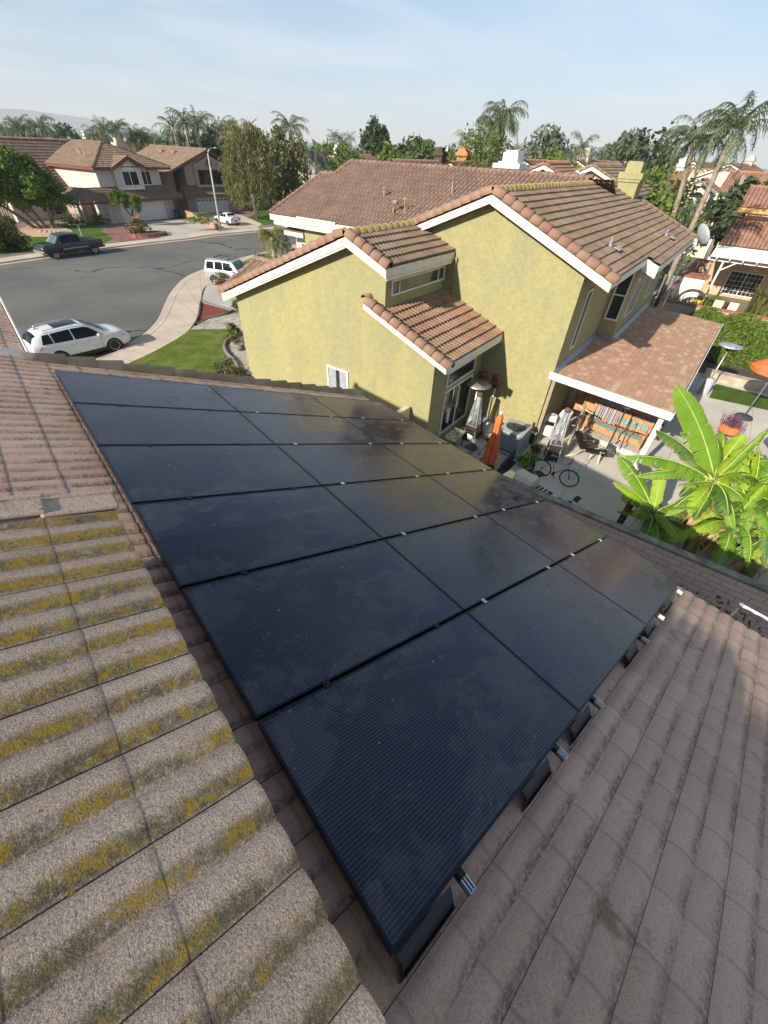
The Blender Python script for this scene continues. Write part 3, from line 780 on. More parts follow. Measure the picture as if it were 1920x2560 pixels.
# vents on the wide roof
for (px, py, hh, yel) in ((960, 497, .45, 0), (1129, 488, .5, 0), (983, 536, .55, 0), (1011, 535, .62, 1), (1084, 535, .2, 0)):
    r_ = ray(px, py); XPv = V(math.cos(PH), math.sin(PH), 0)
    t_ = (5.74 - CAMZ - .385 * 19.6) / (r_.z - .385 * r_.dot(XPv)); pw = V(r_.x * t_, r_.y * t_, CAMZ + r_.z * t_)
    lp_ = Matrix.Rotation(-PH, 3, 'Z') @ (pw - GO)
    m = MB(); m.lathe(lp_ - V(0, 0, .05), [(.10, 0), (.075, .09), (.045, .14), (.045, hh)], 10)
    if px == 983: m.lathe(lp_ + V(.05, -.1, hh - .1), [(.0001, .17), (.14, .12), (.16, 0), (.1, -.02)], 12)
    vt = m.obj('roof_vent', simple('vent_metal', (.30, .23, .17), .7, var=.4), gh)
    m = MB(); m.lathe(lp_ + V(0, 0, hh - .07), [(.05, 0), (.075, .05), (.05, .11), (.0001, .12)], 10)
    m.obj('vent_cap', simple('vent_cap_metal', (.5, .35, .03) if yel else (.28, .22, .18), .6), vt)
for (px, py) in ((1523, 620), (1663, 593)):
    r_ = ray(px, py); YP = V(-math.sin(PH), math.cos(PH), 0)
    t_ = (7.93 - .415 * 6.95 - CAMZ) / (r_.z - .415 * r_.dot(YP)); pw = V(r_.x * t_, r_.y * t_, CAMZ + r_.z * t_)
    lp_ = Matrix.Rotation(-PH, 3, 'Z') @ (pw - GO)
    m = MB(); m.lathe(lp_, [(.11, 0), (.07, .1), (.035, .14), (.035, .34), (.0001, .34)], 10)
    vt = m.obj('roof_vent', M_FLASH, gh)
    m = MB(); m.box(lp_ + V(.05, -.30, .03), (.55, .22, .02), tilt=Matrix.Rotation(R(22), 3, 'X')); m.obj('vent_flashing', simple('grey_tile_patch', (.42, .37, .32), .8), vt)
# chimney
m = MB()
m.prism([L3(29.0, 6.45, 5.5), L3(30.2, 6.45, 5.5), L3(30.2, 5.5, 5.5), L3(29.0, 5.5, 5.5)], V(0, 0, 2.6))
for (d, z0, z1) in ((.06, 8.05, 8.17), (.10, 8.17, 8.42), (-.10, 8.42, 8.80), (-.14, 8.80, 8.86)):
    m.prism([L3(29.0 - d, 6.45 + d, z0), L3(30.2 + d, 6.45 + d, z0), L3(30.2 + d, 5.5 - d, z0), L3(29.0 - d, 5.5 - d, z0)], V(0, 0, z1 - z0))
ch = m.obj('chimney', M_OLIVE, gh)
m = MB(); m.prism([L3(29.2, 6.2, 8.861), L3(30.0, 6.2, 8.861), L3(30.0, 5.7, 8.861), L3(29.2, 5.7, 8.861)], V(0, 0, .05)); m.obj('chimney_cap', M_BLACK, ch)
# recessed entrance wall with its small roof at the far left end
m = MB(); m.prism([L3(20.8, 22.2, 0), L3(20.8, 20.72, 0), L3(20.8, 20.72, 5.1), L3(20.8, 22.2, 5.1)], V(1.4, 0, 0)); m.obj('entry_wall', simple('pale_pink_stucco', (.58, .5, .46), .9, bump=.3), gh)
m = MB(); tiled(m, [L3(20.0, 22.25, 4.95), L3(20.0, 20.72, 4.95), L3(20.75, 20.72, 5.22), L3(20.75, 22.25, 5.22)], pitch=.25, expo=.38); m.obj('entry_roof', M_TILE_RED, gh)
m = MB(); board(m, L3(20.0, 22.3, 4.96), L3(20.0, 20.7, 4.96), .20, -ex); m.obj('entry_fascia', M_WHITE, gh)
window(gh, L3(20.8, 21.75, 2.6), -ey, -ex, .9, 1.75, cols=(1, 1), bar=.07, grid=(4, 5))
# patio cover
def shingle_mat():
    t = NT('patio_shingles'); t.set(.9, 0, .2); uv = t.co('UV')
    br = t.n('ShaderNodeTexBrick'); t.l(uv, br.inputs['Vector']); br.offset = .5
    br.inputs['Scale'].default_value = 1; br.inputs['Brick Width'].default_value = .30; br.inputs['Row Height'].default_value = .19; br.inputs['Mortar Size'].default_value = .004
    br.inputs['Color1'].default_value = (.46, .27, .175, 1); br.inputs['Color2'].default_value = (.54, .325, .21, 1); br.inputs['Mortar'].default_value = (.15, .09, .06, 1)
    sx = t.n('ShaderNodeSeparateXYZ'); t.l(uv, sx.inputs[0])
    row = t.math('FLOOR', t.math('DIVIDE', sx.outputs[1], .19))
    cx = t.math('FLOOR', t.math('ADD', t.math('DIVIDE', sx.outputs[0], .30), t.math('MULTIPLY', t.math('FRACT', t.math('MULTIPLY', row, .5)), 1.0)))
    cbn = t.n('ShaderNodeCombineXYZ'); t.l(cx, cbn.inputs[0]); t.l(row, cbn.inputs[1])
    w_ = t.n('ShaderNodeTexWhiteNoise', noise_dimensions='2D'); t.l(cbn.outputs[0], w_.inputs[0])
    c = t.mix(t.rng(w_.outputs[0], .74, .95), br.outputs[0], (.61, .40, .275))
    c = t.mix(t.rng(t.noise(.55, 5, .6), .58, .72, 0, .55), c, (.34, .25, .17))
    c = t.mix(t.rng(t.noise(90, 2), .4, .7, 0, .25), c, (.12, .08, .055))
    t.col(c); t.bump(br.outputs[1], -.3, .01); return t.mat
M_SHING = shingle_mat()
pc = thing('patio_cover', 'patio cover with reddish brown shingles attached to the green house', 'patio cover', N(20, 1, 0), PH)
def LP(p, q, z): return V(p - 20, q - 1, z)
m = MB(); m.uv = []
def zp(q): return 2.98 - .055 * (3.5 - q)
for poly in ([(15.35, -.55), (28.45, -.95), (28.45, 2.79), (20.74, 2.79), (20.74, 3.49), (15.35, 3.49)],):
    pts = [LP(p, q, zp(q)) for p, q in poly]
    tr = tessellate_polygon([pts])
    m.add(pts, [tuple(t) for t in tr]); m.uv = [(p, q) for p, q in poly]
    m.f = [f if (V(m.v[f[1]]) - V(m.v[f[0]])).cross(V(m.v[f[2]]) - V(m.v[f[0]])).z > 0 else f[::-1] for f in m.f]
m.obj('shingle_roof', M_SHING, pc)
m = MB(); m.prism([LP(p, q, zp(q) - .006) for p, q in ((15.36, -.53), (28.43, -.93), (28.43, 2.78), (20.73, 2.78), (20.73, 3.48), (15.36, 3.48))], V(0, 0, -.08))
for i in range(11): m.beam(LP(16.4 + i * 1.15, -.55, zp(-.5) - .16), LP(16.4 + i * 1.15, 2.7, zp(2.7) - .16), .05, .13)
m.obj('roof_deck', simple('aged_plywood', (.12, .085, .06), .9), pc)
m = MB()
board(m, LP(15.345, 3.6, zp(3.5) + .03), LP(15.345, -.60, zp(-.55) + .03), .26, -ex, .05)
board(m, LP(15.295, 3.6, zp(3.5) + .04), LP(15.295, -.60, zp(-.55) + .04), .08, -ex, .03)
board(m, LP(15.30, -.58, zp(-.55) + .02), LP(28.47, -.98, zp(-.95) + .02), .17, -ey, .035)
m.obj('fascia', M_WHITE, pc)
m = MB()
m.prism([LP(15.3, 3.37, zp(3.4) + .005), LP(20.6, 3.37, zp(3.4) + .005), LP(20.6, 3.49, zp(3.4) + .14), LP(15.3, 3.49, zp(3.4) + .14)], V(0, 0, .012))
m.prism([LP(20.62, 3.48, zp(3.4) + .01), LP(20.62, 2.66, zp(2.7) + .01), LP(20.74, 2.66, zp(2.7) + .14), LP(20.74, 3.48, zp(3.4) + .14)], V(0, 0, .012))
m.prism([LP(20.65, 2.66, zp(2.7) + .005), LP(28.45, 2.66, zp(2.7) + .005), LP(28.45, 2.79, zp(2.7) + .14), LP(20.65, 2.79, zp(2.7) + .14)], V(0, 0, .012))
m.obj('flashing', M_FLASH, pc)
for (p, q) in ((15.75, -.35), (21.8, -.5), (28.1, -.7)):
    m = MB(); m.box(LP(p, q, 1.33), (.16, .16, 2.66)); m.box(LP(p, q, .15), (.3, .3, .3)); m.obj('post', M_WHITE, pc)
m = MB(); m.prism([LP(15.5, 3.35, 0), LP(15.5, 3.48, 0), LP(15.5, 3.48, 2.7), LP(15.5, 3.35, 2.7)], V(.08, 0, 0)); m.obj('screen_frame', M_BEIGE, pc)
# posts beside the satellite dish -------------------------------------------------
sdh = thing('satellite_dish', 'grey satellite dish on an arm at the far corner of the green house roof', 'satellite dish', N(30.0, 1.85, 6.1), PH)
rotd = Matrix.Rotation(R(-50), 3, 'Z') @ Matrix.Rotation(R(62), 3, 'Y')
m = MB(); m.lathe(V(0, 0, 0), [(.0001, 0), (.2, .014), (.38, .055), (.54, .115), (.55, .11), (.39, .045), (.2, -.01), (.0001, -.025)], 24, rot=rotd)
m.obj('reflector', simple('dish_grey', (.42, .45, .48), .5), sdh)
m = MB(); m.tube([rotd @ V(0, 0, -.05), V(-.05, .05, -.35), V(-.2, .2, -.62)], .022, 8); m.tube([V(-.05, .05, -.35), V(.15, .15, -.7)], .015, 6); m.obj('mast', M_ALU, sdh)
m = MB(); m.tube([rotd @ V(-.45, 0, .07), rotd @ V(-.35, 0, .5)], .013, 6); m.box(rotd @ V(-.33, 0, .52), (.07, .07, .12)); m.obj('feed_arm', simple('feed_arm_beige', (.5, .45, .38), .6), sdh)
# ------------------------------------------------------------------ ground, street, pavements
M_ASPH = None
def asphalt():
    t = NT('asphalt'); t.set(.92, 0, .2)
    c = t.mix(t.rng(t.noise(.12, 5, .6), .3, .7), (.125, .12, .112), (.185, .178, .166))
    c = t.mix(t.rng(t.noise(60, 2), .4, .75, 0, .3), c, (.04, .04, .04))
    c = t.mix(t.rng(t.noise(.6, 6, .7, scl=(1, .35, 1)), .55, .75, 0, .35), c, (.15, .146, .138))
    # cracks: thin zero crossings of a distorted voronoi pattern
    v = t.n('ShaderNodeTexVoronoi', feature='DISTANCE_TO_EDGE'); v.inputs['Scale'].default_value = .055
    nz_ = t.n('ShaderNodeTexNoise'); nz_.inputs['Scale'].default_value = .35; nz_.inputs['Detail'].default_value = 6; t.l(t.co(), nz_.inputs['Vector'])
    va = t.n('ShaderNodeVectorMath', operation='MULTIPLY_ADD'); t.l(nz_.outputs[1], va.inputs[0]); va.inputs[1].default_value = (5, 5, 0); t.l(t.co(), va.inputs[2])
    t.l(va.outputs[0], v.inputs['Vector'])
    ck = t.rng(v.outputs['Distance'], .0065, .0025)
    ck = t.math('MULTIPLY', ck, t.rng(t.noise(.09, 3), .38, .48))
    c = t.mix(ck, c, (.028, .027, .026))
    t.col(c); t.bump(t.noise(90, 3), .4, .01); return t.mat
M_ASPH = asphalt()
def concrete(name, c, joint=0.0, jrot=0.0):
    t = NT(name); t.set(.88, 0, .25)
    a = t.mix(t.rng(t.noise(.35, 6, .62), .3, .7), tuple(x * .84 for x in c), tuple(x * 1.1 for x in c))
    a = t.mix(t.rng(t.noise(1.7, 7, .7), .55, .8, 0, .4), a, tuple(x * .6 for x in c))
    a = t.mix(t.rng(t.noise(110, 2), .4, .75, 0, .2), a, tuple(x * .5 for x in c))
    if joint:
        mp_ = t.n('ShaderNodeMapping'); mp_.inputs['Rotation'].default_value = (0, 0, -jrot); t.l(t.co(), mp_.inputs[0])
        s_ = t.n('ShaderNodeSeparateXYZ'); t.l(mp_.outputs[0], s_.inputs[0])
        j = None
        for ax in (0, 1):
            q = t.rng(t.math('ABSOLUTE', t.math('SUBTRACT', t.math('FRACT', t.math('DIVIDE', s_.outputs[ax], joint)), .5)), .012 / joint * 1.2, .004 / joint)
            j = q if j is None else t.math('MAXIMUM', j, q)
        a = t.mix(t.math('MULTIPLY', j, .75), a, tuple(x * .3 for x in c))
    t.col(a); t.bump(t.noise(50, 4), .2, .01); return t.mat
M_WALK = concrete('pavement_concrete', (.56, .47, .37))
M_GUT = concrete('gutter_concrete', (.50, .42, .34))
M_DRIVE = concrete('driveway_concrete', (.47, .43, .37), 3.0, .3)
M_PATIO = concrete('patio_concrete', (.56, .52, .45), 2.6, PH)
M_BRICKP = simple('brick_path', (.26, .12, .095), .9, var=.35, sc=2.5, bump=.3, bsc=18)
def grassy(name, c1, c2, sc=1.2):
    t = NT(name); t.set(.95, 0, .1)
    a = t.mix(t.rng(t.noise(sc, 7, .72), .33, .67), c1, c2)
    a = t.mix(t.rng(t.noise(24, 5, .8), .4, .62, 0, .65), a, tuple(x * .45 for x in c1))
    t.col(a); t.bump(t.noise(70, 5, .75), 1.0, .06); return t.mat
M_LAWN = grassy('lawn', (.10, .17, .022), (.27, .29, .075))
M_LAWN2 = grassy('dense_lawn', (.07, .15, .016), (.14, .20, .04))
M_EARTH = simple('dry_earth', (.22, .17, .12), .95, var=.4, sc=1.2, bump=.4, bsc=20)
M_MULCH = simple('red_mulch', (.25, .055, .035), .95, var=.6, sc=18, bump=.9, bsc=40, bd=.04)
M_ORG = simple('orange_gravel', (.60, .40, .25), .95, var=.35, sc=14, bump=.8, bsc=40, bd=.04)
M_FLAG = simple('flagstone', (.40, .365, .31), .85, var=.35, sc=3.5, bump=.4, bsc=8)
M_DKCON = simple('dark_concrete_edging', (.20, .165, .155), .9, var=.25, sc=8, bump=.3)
M_BED = simple('planting_soil', (.10, .07, .05), .95, var=.5, sc=10, bump=.8, bsc=30, bd=.04)

m = MB(); m.add([V(-9000, -2500, -.03), V(9000, -2500, -.03), V(9000, 12000, -.03), V(-9000, 12000, -.03)], [(0, 1, 2, 3)])
M_GROUND = simple('suburban_ground', (.20, .18, .13), .95, var=.5, sc=.03)
tag(m.obj('ground', M_GROUND), kind='structure')
near_edge = [(40, 985), (130, 945), (216, 905), (270, 884), (301, 870), (332, 851), (366.5, 827.6), (393.5, 796.8), (409, 762), (428, 727), (463, 692.6), (517, 669.4), (560, 655), (600, 645), (655, 630.6), (700, 619), (760, 606)]
curb_line = [(60, 990), (150, 950), (239, 906.7), (290, 886), (322, 870), (350, 856), (384, 832), (410, 802), (427, 765), (446, 728), (478, 698), (524, 678), (566, 662), (606, 652), (660, 637.6), (706, 626), (766, 612)]
walk_out = [(130, 1010), (230, 965), (316, 912), (347, 897), (386, 878), (409, 866), (445, 845), (471, 826), (487, 804), (500, 778), (502, 754), (513, 716), (560, 700), (610, 680), (668, 661), (712, 648), (770, 634)]
NE = [G(x, y, 0) for x, y in near_edge]; CL = [G(x, y, 0) for x, y in curb_line]; WO = [G(x, y, .13) for x, y in walk_out]
def dense(L, n=4):
    out = []
    for i in range(len(L) - 1):
        p0, p1, p2, p3 = L[max(i - 1, 0)], L[i], L[i + 1], L[min(i + 2, len(L) - 1)]
        for k in range(n):
            t = k / n
            out.append(.5 * ((2 * p1) + (p2 - p0) * t + (2 * p0 - 5 * p1 + 4 * p2 - p3) * t * t + (3 * p1 - p0 - 3 * p2 + p3) * t ** 3))
    return out + [L[-1]]
NEd, CLd, WOd = dense(NE), dense(CL), dense(WO)
# far kerb
FE = [G(x, y, 0) for x, y in ((-120, 683), (0, 664), (130, 645), (269, 625), (400, 608.5), (480, 600), (533.6, 591.6), (600, 585), (643.6, 581), (690, 577), (760, 570))]
FEd = dense(FE)
def offset(L, d):
    out = []
    for i, p in enumerate(L):
        t = (L[min(i + 1, len(L) - 1)] - L[max(i - 1, 0)]).normalized(); out.append(p + V(-t.y, t.x, 0) * d)
    return out
FC, FW = offset(FEd, .55), offset(FEd, 2.3)
def strip(m, A, B, za, zb_):
    n = min(len(A), len(B))
    for i in range(n - 1):
        m.quad(V(A[i].x, A[i].y, za), V(A[i + 1].x, A[i + 1].y, za), V(B[i + 1].x, B[i + 1].y, zb_), V(B[i].x, B[i].y, zb_))
road = [V(p.x, p.y, 0) for p in NEd] + [V(p.x, p.y, 0) for p in reversed(FEd)]
sheet('road', road + [G(-350, 800, 0), G(-200, 1020, 0)], M_ASPH, z=0.0)
m = MB(); strip(m, NEd, CLd, .012, .03); strip(m, CLd, CLd, .03, .13)
for i in range(len(CLd) - 1):
    pass
tag(m.obj('gutter', M_GUT), kind='structure')
m = MB()
CL2 = offset(CLd, -.16)
strip(m, CLd, CL2, .134, .138); strip(m, CL2, WOd, .136, .136)
tag(m.obj('pavement', M_WALK), kind='structure')
m = MB()
for i in range(2, len(CLd) - 1, 4):
    a_, b_ = CLd[i], WOd[i] if i < len(WOd) else WOd[-1]
    if i % 8 < 4 or True: m.beam(V(a_.x, a_.y, .1385), V(b_.x, b_.y, .1385), .018, .004)
m.tube([V(p.x, p.y, .139) for p in CL2], .009, 4)
m.tube([V(p.x, p.y, .05) for p in CLd], .028, 4); m.tube([V(p.x, p.y, .012) for p in NEd], .022, 4)  # dark kerb tube added in place of the shadow line at the kerb face
tag(m.obj('pavement_joints_and_kerb_shadow', M_DKCON), kind='structure')
m = MB(); strip(m, FEd, FC, .012, .03); strip(m, FC, FC, .03, .13)
tag(m.obj('far_gutter', M_GUT), kind='structure')
m = MB(); strip(m, FC, FW, .135, .135)
tag(m.obj('far_pavement', M_WALK), kind='structure')
# land behind the far pavement
sheet('far_yard', [G(x, y, .1) for x, y in ((-500, 690), (0, 648), (260, 612), (480, 590), (640, 575), (760, 566), (760, 500), (560, 480), (300, 470), (-500, 520))], M_EARTH, z=.10)
sheet('far_lawn', [G(x, y, .11) for x, y in ((-10, 612), (58, 590), (150, 563), (235, 557), (290, 592), (261, 608), (60, 626), (-10, 640))], M_LAWN2, z=.115)
sheet('gravel_island', [G(x, y, .12) for x, y in ((50, 572), (75, 562), (110, 558), (150, 566), (180, 576), (180, 586), (130, 592), (80, 592), (52, 584))], M_ORG, z=.122)
sheet('brick_path', [G(x, y, .12) for x, y in ((252, 576), (318, 562), (362, 590), (398, 594), (300, 605), (285, 598))], M_BRICKP, z=.126)
sheet('driveway', [G(x, y, .12) for x, y in ((311, 561.5), (372, 554), (440, 549), (480, 549), (545, 575), (550, 583), (440, 597), (400, 594), (365, 590))], M_DRIVE, z=.131)
sheet('second_driveway', [G(x, y, .12) for x, y in ((487, 540), (572, 531), (610, 540), (655, 560), (642, 572), (555, 577))], M_WALK, z=.129)
sheet('corner_lawn', [G(x, y, .11) for x, y in ((621, 546), (648, 524), (700, 528), (760, 545), (760, 556), (660, 562))], M_LAWN2, z=.124)
sheet('side_street', [G(x, y, .1) for x, y in ((600, 512), (664, 503), (720, 500), (900, 497), (900, 530), (705, 532), (668, 522))], M_ASPH, z=.118)
sheet('side_pavement', [G(x, y, .11) for x, y in ((600, 508), (664, 500), (760, 492), (760, 498), (666, 506), (600, 514))], M_WALK, z=.126)
# near yard of the green house
sheet('near_yard', [V(p.x, p.y, .1) for p in WOd] + [G(800, 640, .1), G(800, 1100, .1), G(400, 1300, .1), G(0, 1300, .1)], M_EARTH, z=.10)
sheet('front_lawn', [G(x, y, .13) for x, y in ((130, 1010), (230, 965), (316, 912), (347, 897), (386, 878), (409, 866), (445, 845), (471, 826), (560, 823), (572, 830), (560, 860), (585, 895), (600, 915), (590, 960), (560, 1040), (200, 1200))], M_LAWN, z=.130)
sheet('mulch_bed', [G(x, y, .13) for x, y in ((507, 757), (575, 775), (555, 785), (498, 800), (501, 790))], M_MULCH, z=.136)
m = MB(); pts = [G(x, y, .15) for x, y in ((502, 755), (540, 765), (582, 777), (560, 787), (520, 795), (488, 812), (497, 785), (502, 755))]
m.tube(pts, .09, 6); tag(m.obj('bed_edging', M_DKCON), kind='structure')
sheet('flagstone_path', [G(x, y, .13) for x, y in ((490, 815), (520, 797), (575, 786), (640, 780), (640, 830), (560, 823), (474, 824))], M_FLAG, z=.1335)
sheet('neighbour_driveway', [G(x, y, .13) for x, y in ((505, 750), (515, 716), (530, 702), (600, 680), (640, 672), (700, 740), (640, 780), (583, 776))], M_DRIVE, z=.1315)
sheet('side_lawn', [G(x, y, .13) for x, y in ((604, 655), (655, 636), (700, 645), (700, 690), (640, 690), (600, 680))], M_LAWN, z=.139)
m = MB(); pts = dense([G(x, y, .17) for x, y in ((600, 945), (598, 925), (588, 903), (570, 885), (562, 868), (565, 855), (578, 845), (590, 840))])
m.tube(pts, .11, 6); tag(m.obj('curved_edging', M_DKCON), kind='structure')
sheet('flagstone_bed', [G(x, y, .13) for x, y in ((602, 935), (592, 900), (575, 880), (568, 866), (580, 850), (640, 850), (640, 940))], M_FLAG, z=.137)
# light patch on the street
sheet('asphalt_patch', [G(x, y, 0) for x, y in ((521, 621), (548, 618), (600, 631), (570, 634))], simple('asphalt_patch', (.17, .165, .155), .95, var=.2, sc=3), z=.005)
# back yards
sheet('side_yard', [N(4, -14, 0), N(9.3, -14, 0), N(9.3, 19, 0), N(4, 19, 0)], M_EARTH, z=.004)
sheet('patio', [N(9.3, -14, 0), N(29.2, -14, 0), N(29.2, 3.6, 0), N(15.4, 3.6, 0), N(15.4, 6.4, 0), N(11.6, 6.4, 0), N(11.6, 16, 0), N(9.3, 16, 0)], M_PATIO, z=.010)
sheet('lawn_strip', [N(25.6, -2.0, 0), N(27.9, -2.1, 0), N(27.9, -12, 0), N(27.2, -12, 0)], M_LAWN2, z=.02)
sheet('hedge_bed', [N(29.1, 3, 0), N(37, 3, 0), N(37, -14, 0), N(29.1, -14, 0)], M_BED, z=.016)
M_POOL = NT('pool_water'); M_POOL.set(.05, 0, .6); M_POOL.col((.05, .46, .50)); M_POOL.bump(M_POOL.noise(6, 3), .2, .03); M_POOL = M_POOL.mat
sheet('pool', [N(13.8, -4.7, 0), N(17.6, -4.5, 0), N(19, -7, 0), N(19, -14, 0), N(12.5, -14, 0), N(12.0, -6.0, 0)], M_POOL, z=.024)
m = MB(); pts = dense([N(p, q, .06) for p, q in ((13.0, -5.2), (13.8, -4.65), (15.5, -4.4), (17.6, -4.5), (18.6, -5.6), (19, -7), (19, -12))]); m.tube(pts, .12, 6)
tag(m.obj('pool_coping', simple('white_coping', (.6, .6, .6), .7)), kind='structure')
# hills
def hills():
    m = MB(); rr = random.Random(3)
    for (dist, hmax, base_, seed) in ((5200, 110, 1, 5), (6800, 230, 2, 9)):
        n = 150; prev = None
        import math as mt
        r2 = random.Random(seed); ph = [r2.uniform(0, 6.28) for _ in range(9)]
        rows = []
        for j in range(4):
            row = []
            for i in range(n + 1):
                a = R(8 + 120 * i / n)
                h = 0
                for k in range(9): h += mt.sin(a * (3.2 + k * 5.3) + ph[k]) / (1 + k * .85)
                env = .45 + .45 * mt.exp(-((mt.degrees(a) - 88) / 20) ** 2) + .1 * mt.sin(a * 3)
                h = max(.06, (.5 + .22 * h)) * hmax * env
                f = (0, .45, .8, 1.0)[j]
                rr2 = h * f * (1 + .12 * mt.sin(i * .9 + j * 2) + (.08 * mt.sin(i * 2.3 + j)))
                d = dist - 900 * (1 - f)
                row.append(V(d * mt.cos(a), d * mt.sin(a), -5 + (h if j == 3 else rr2)))
            rows.append(row)
        b = len(m.v); vs = [p for r in rows for p in r]; fs = []
        for j in range(3):
            for i in range(n): fs.append((j * (n + 1) + i, j * (n + 1) + i + 1, (j + 1) * (n + 1) + i + 1, (j + 1) * (n + 1) + i))
        m.add(vs, fs, True)
    t = NT('hill_land'); t.set(.95, 0, .1); t.col(t.mix(t.rng(t.noise(.004, 8, .7), .4, .6), (.17, .14, .10), (.075, .085, .055)))
    tag(m.obj('hills', t.mat), kind='structure')
hills()
# ------------------------------------------------------------------ vegetation
def leaf_mat(name, c1, c2, tr=.25, rough=.6):
    t = NT(name); t.set(rough, 0, .3)
    g = t.n('ShaderNodeNewGeometry')
    f = t.math('ADD', t.math('MULTIPLY', g.outputs['Random Per Island'], .6), t.rng(t.noise(1.3, 4, .7), .3, .7, 0, .4))
    c = t.mix(f, c1, c2); t.col(c)
    if tr:
        tl = t.n('ShaderNodeBsdfTranslucent'); t.l(t.mix(.5, c, tuple(min(1, x * 1.6) for x in c2)), tl.inputs[0])
        mx = t.n('ShaderNodeMixShader'); mx.inputs[0].default_value = tr
        t.l(t.b.outputs[0], mx.inputs[1]); t.l(tl.outputs[0], mx.inputs[2]); t.l(mx.outputs[0], t.out.inputs[0])
    return t.mat
M_LF = leaf_mat('green_leaves', (.05, .085, .02), (.155, .21, .05))
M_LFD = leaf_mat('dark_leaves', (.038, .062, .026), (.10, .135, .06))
M_LFL = leaf_mat('light_leaves', (.07, .13, .02), (.19, .26, .045))
M_LFO = leaf_mat('olive_leaves', (.07, .08, .025), (.19, .195, .065))
M_LFG = leaf_mat('grey_green_leaves', (.08, .105, .07), (.20, .23, .155))
M_PALM = leaf_mat('palm_leaves', (.065, .088, .045), (.19, .225, .12), .15)
M_PALMY = leaf_mat('yellowing_palm_leaves', (.09, .10, .02), (.24, .22, .05), .2)
M_BARK = simple('bark', (.20, .15, .11), .95, var=.5, sc=5, bump=.8, bsc=14, bd=.03)
M_BARKD = simple('dark_bark', (.085, .06, .045), .95, var=.5, sc=5, bump=.8, bsc=14)
M_PTR = simple('palm_trunk_bark', (.30, .24, .19), .95, var=.35, sc=4, bump=.7, bsc=12, bd=.03)

def np_leaves(mb, cen, nrm, size, r, asp=.55, flat=.0):
    "adds one small folded leaf (two triangles as a quad) at every centre"
    n = len(cen)
    a = r.normal(size=(n, 3)); a[:, 2] *= (1 - flat) ; a += nrm * .2
    a /= np.linalg.norm(a, axis=1)[:, None]
    b = np.cross(a, r.normal(size=(n, 3)) * .8 + nrm); b /= np.linalg.norm(b, axis=1)[:, None] + 1e-9
    s = (size * r.uniform(.6, 1.35, n))[:, None]
    q = np.stack([cen - a * s, cen + b * s * asp, cen + a * s, cen - b * s * asp], 1).reshape(-1, 3)
    o = len(mb.v); mb.v.extend(map(tuple, q.tolist()))
    mb.f.extend([(o + 4 * i, o + 4 * i + 1, o + 4 * i + 2, o + 4 * i + 3) for i in range(n)])
    mb.m.extend([mb.cm] * n); mb.smooth.extend([False] * n)

def crown(mb, cen, rad, n, size, seed, clumps=26, hollow=.55, gap=.32, shape=None):
    "leaves gathered in clumps over an uneven ellipsoid"
    r = np.random.RandomState(seed); cen = np.array(cen, float); rad = np.array(rad, float)
    d = r.normal(size=(clumps, 3)); d /= np.linalg.norm(d, axis=1)[:, None]
    rr = hollow + (1 - hollow) * r.uniform(0, 1, clumps) ** .6
    cc = d * rr[:, None]
    if shape == 'cone': cc[:, :2] *= (1.05 - .5 * (cc[:, 2:3] + 1))
    ck = r.uniform(.65, 1.25, clumps)
    k = r.randint(0, clumps, n)
    e = r.normal(size=(n, 3)); e /= np.linalg.norm(e, axis=1)[:, None]
    e *= (r.uniform(0, 1, n) ** .45)[:, None]
    p = cc[k] + e * (gap * ck[k])[:, None]
    c = cen + p * rad
    nn = p / (np.linalg.norm(p, axis=1)[:, None] + 1e-6)
    np_leaves(mb, c, nn, size, r)

def tree(name, label, cat, base, h, rad, mat, n=2200, size=.16, trunk=.16, seed=1, group=None, th=None, clumps=26, bark=M_BARK, gap=.34, shape=None, lean=(0, 0), limbs=5, hollow=.5):
    base = V(base); t = thing(name, label, cat, base, 0, group)
    rr = random.Random(seed)
    rx, ry, rz = rad
    top = V(lean[0], lean[1], h - rz)
    th = th if th is not None else max(.3, h - 2 * rz)
    fork = V(lean[0] * .4, lean[1] * .4, th)
    m = MB(); m.tube([V(0, 0, -.1), fork * .5 + V(rr.uniform(-.08, .08), rr.uniform(-.08, .08), 0), fork], [trunk * 1.25, trunk, trunk * .8], 8)
    for i in range(limbs):
        a = 6.283 * i / max(1, limbs) + rr.uniform(-.5, .5)
        e = top + V(math.cos(a) * rx * .6, math.sin(a) * ry * .6, rr.uniform(-.3, .5) * rz)
        mid = (fork + e) * .5 + V(rr.uniform(-.2, .2), rr.uniform(-.2, .2), rr.uniform(-.1, .3)) * rx * .4
        m.tube([fork - V(0, 0, .1), mid, e], [trunk * .6, trunk * .4, trunk * .12], 6)
    m.obj('trunk', bark, t)
    m = MB(); crown(m, top, rad, n, size, seed, clumps, hollow, gap, shape); m.obj('crown', mat, t)
    return t

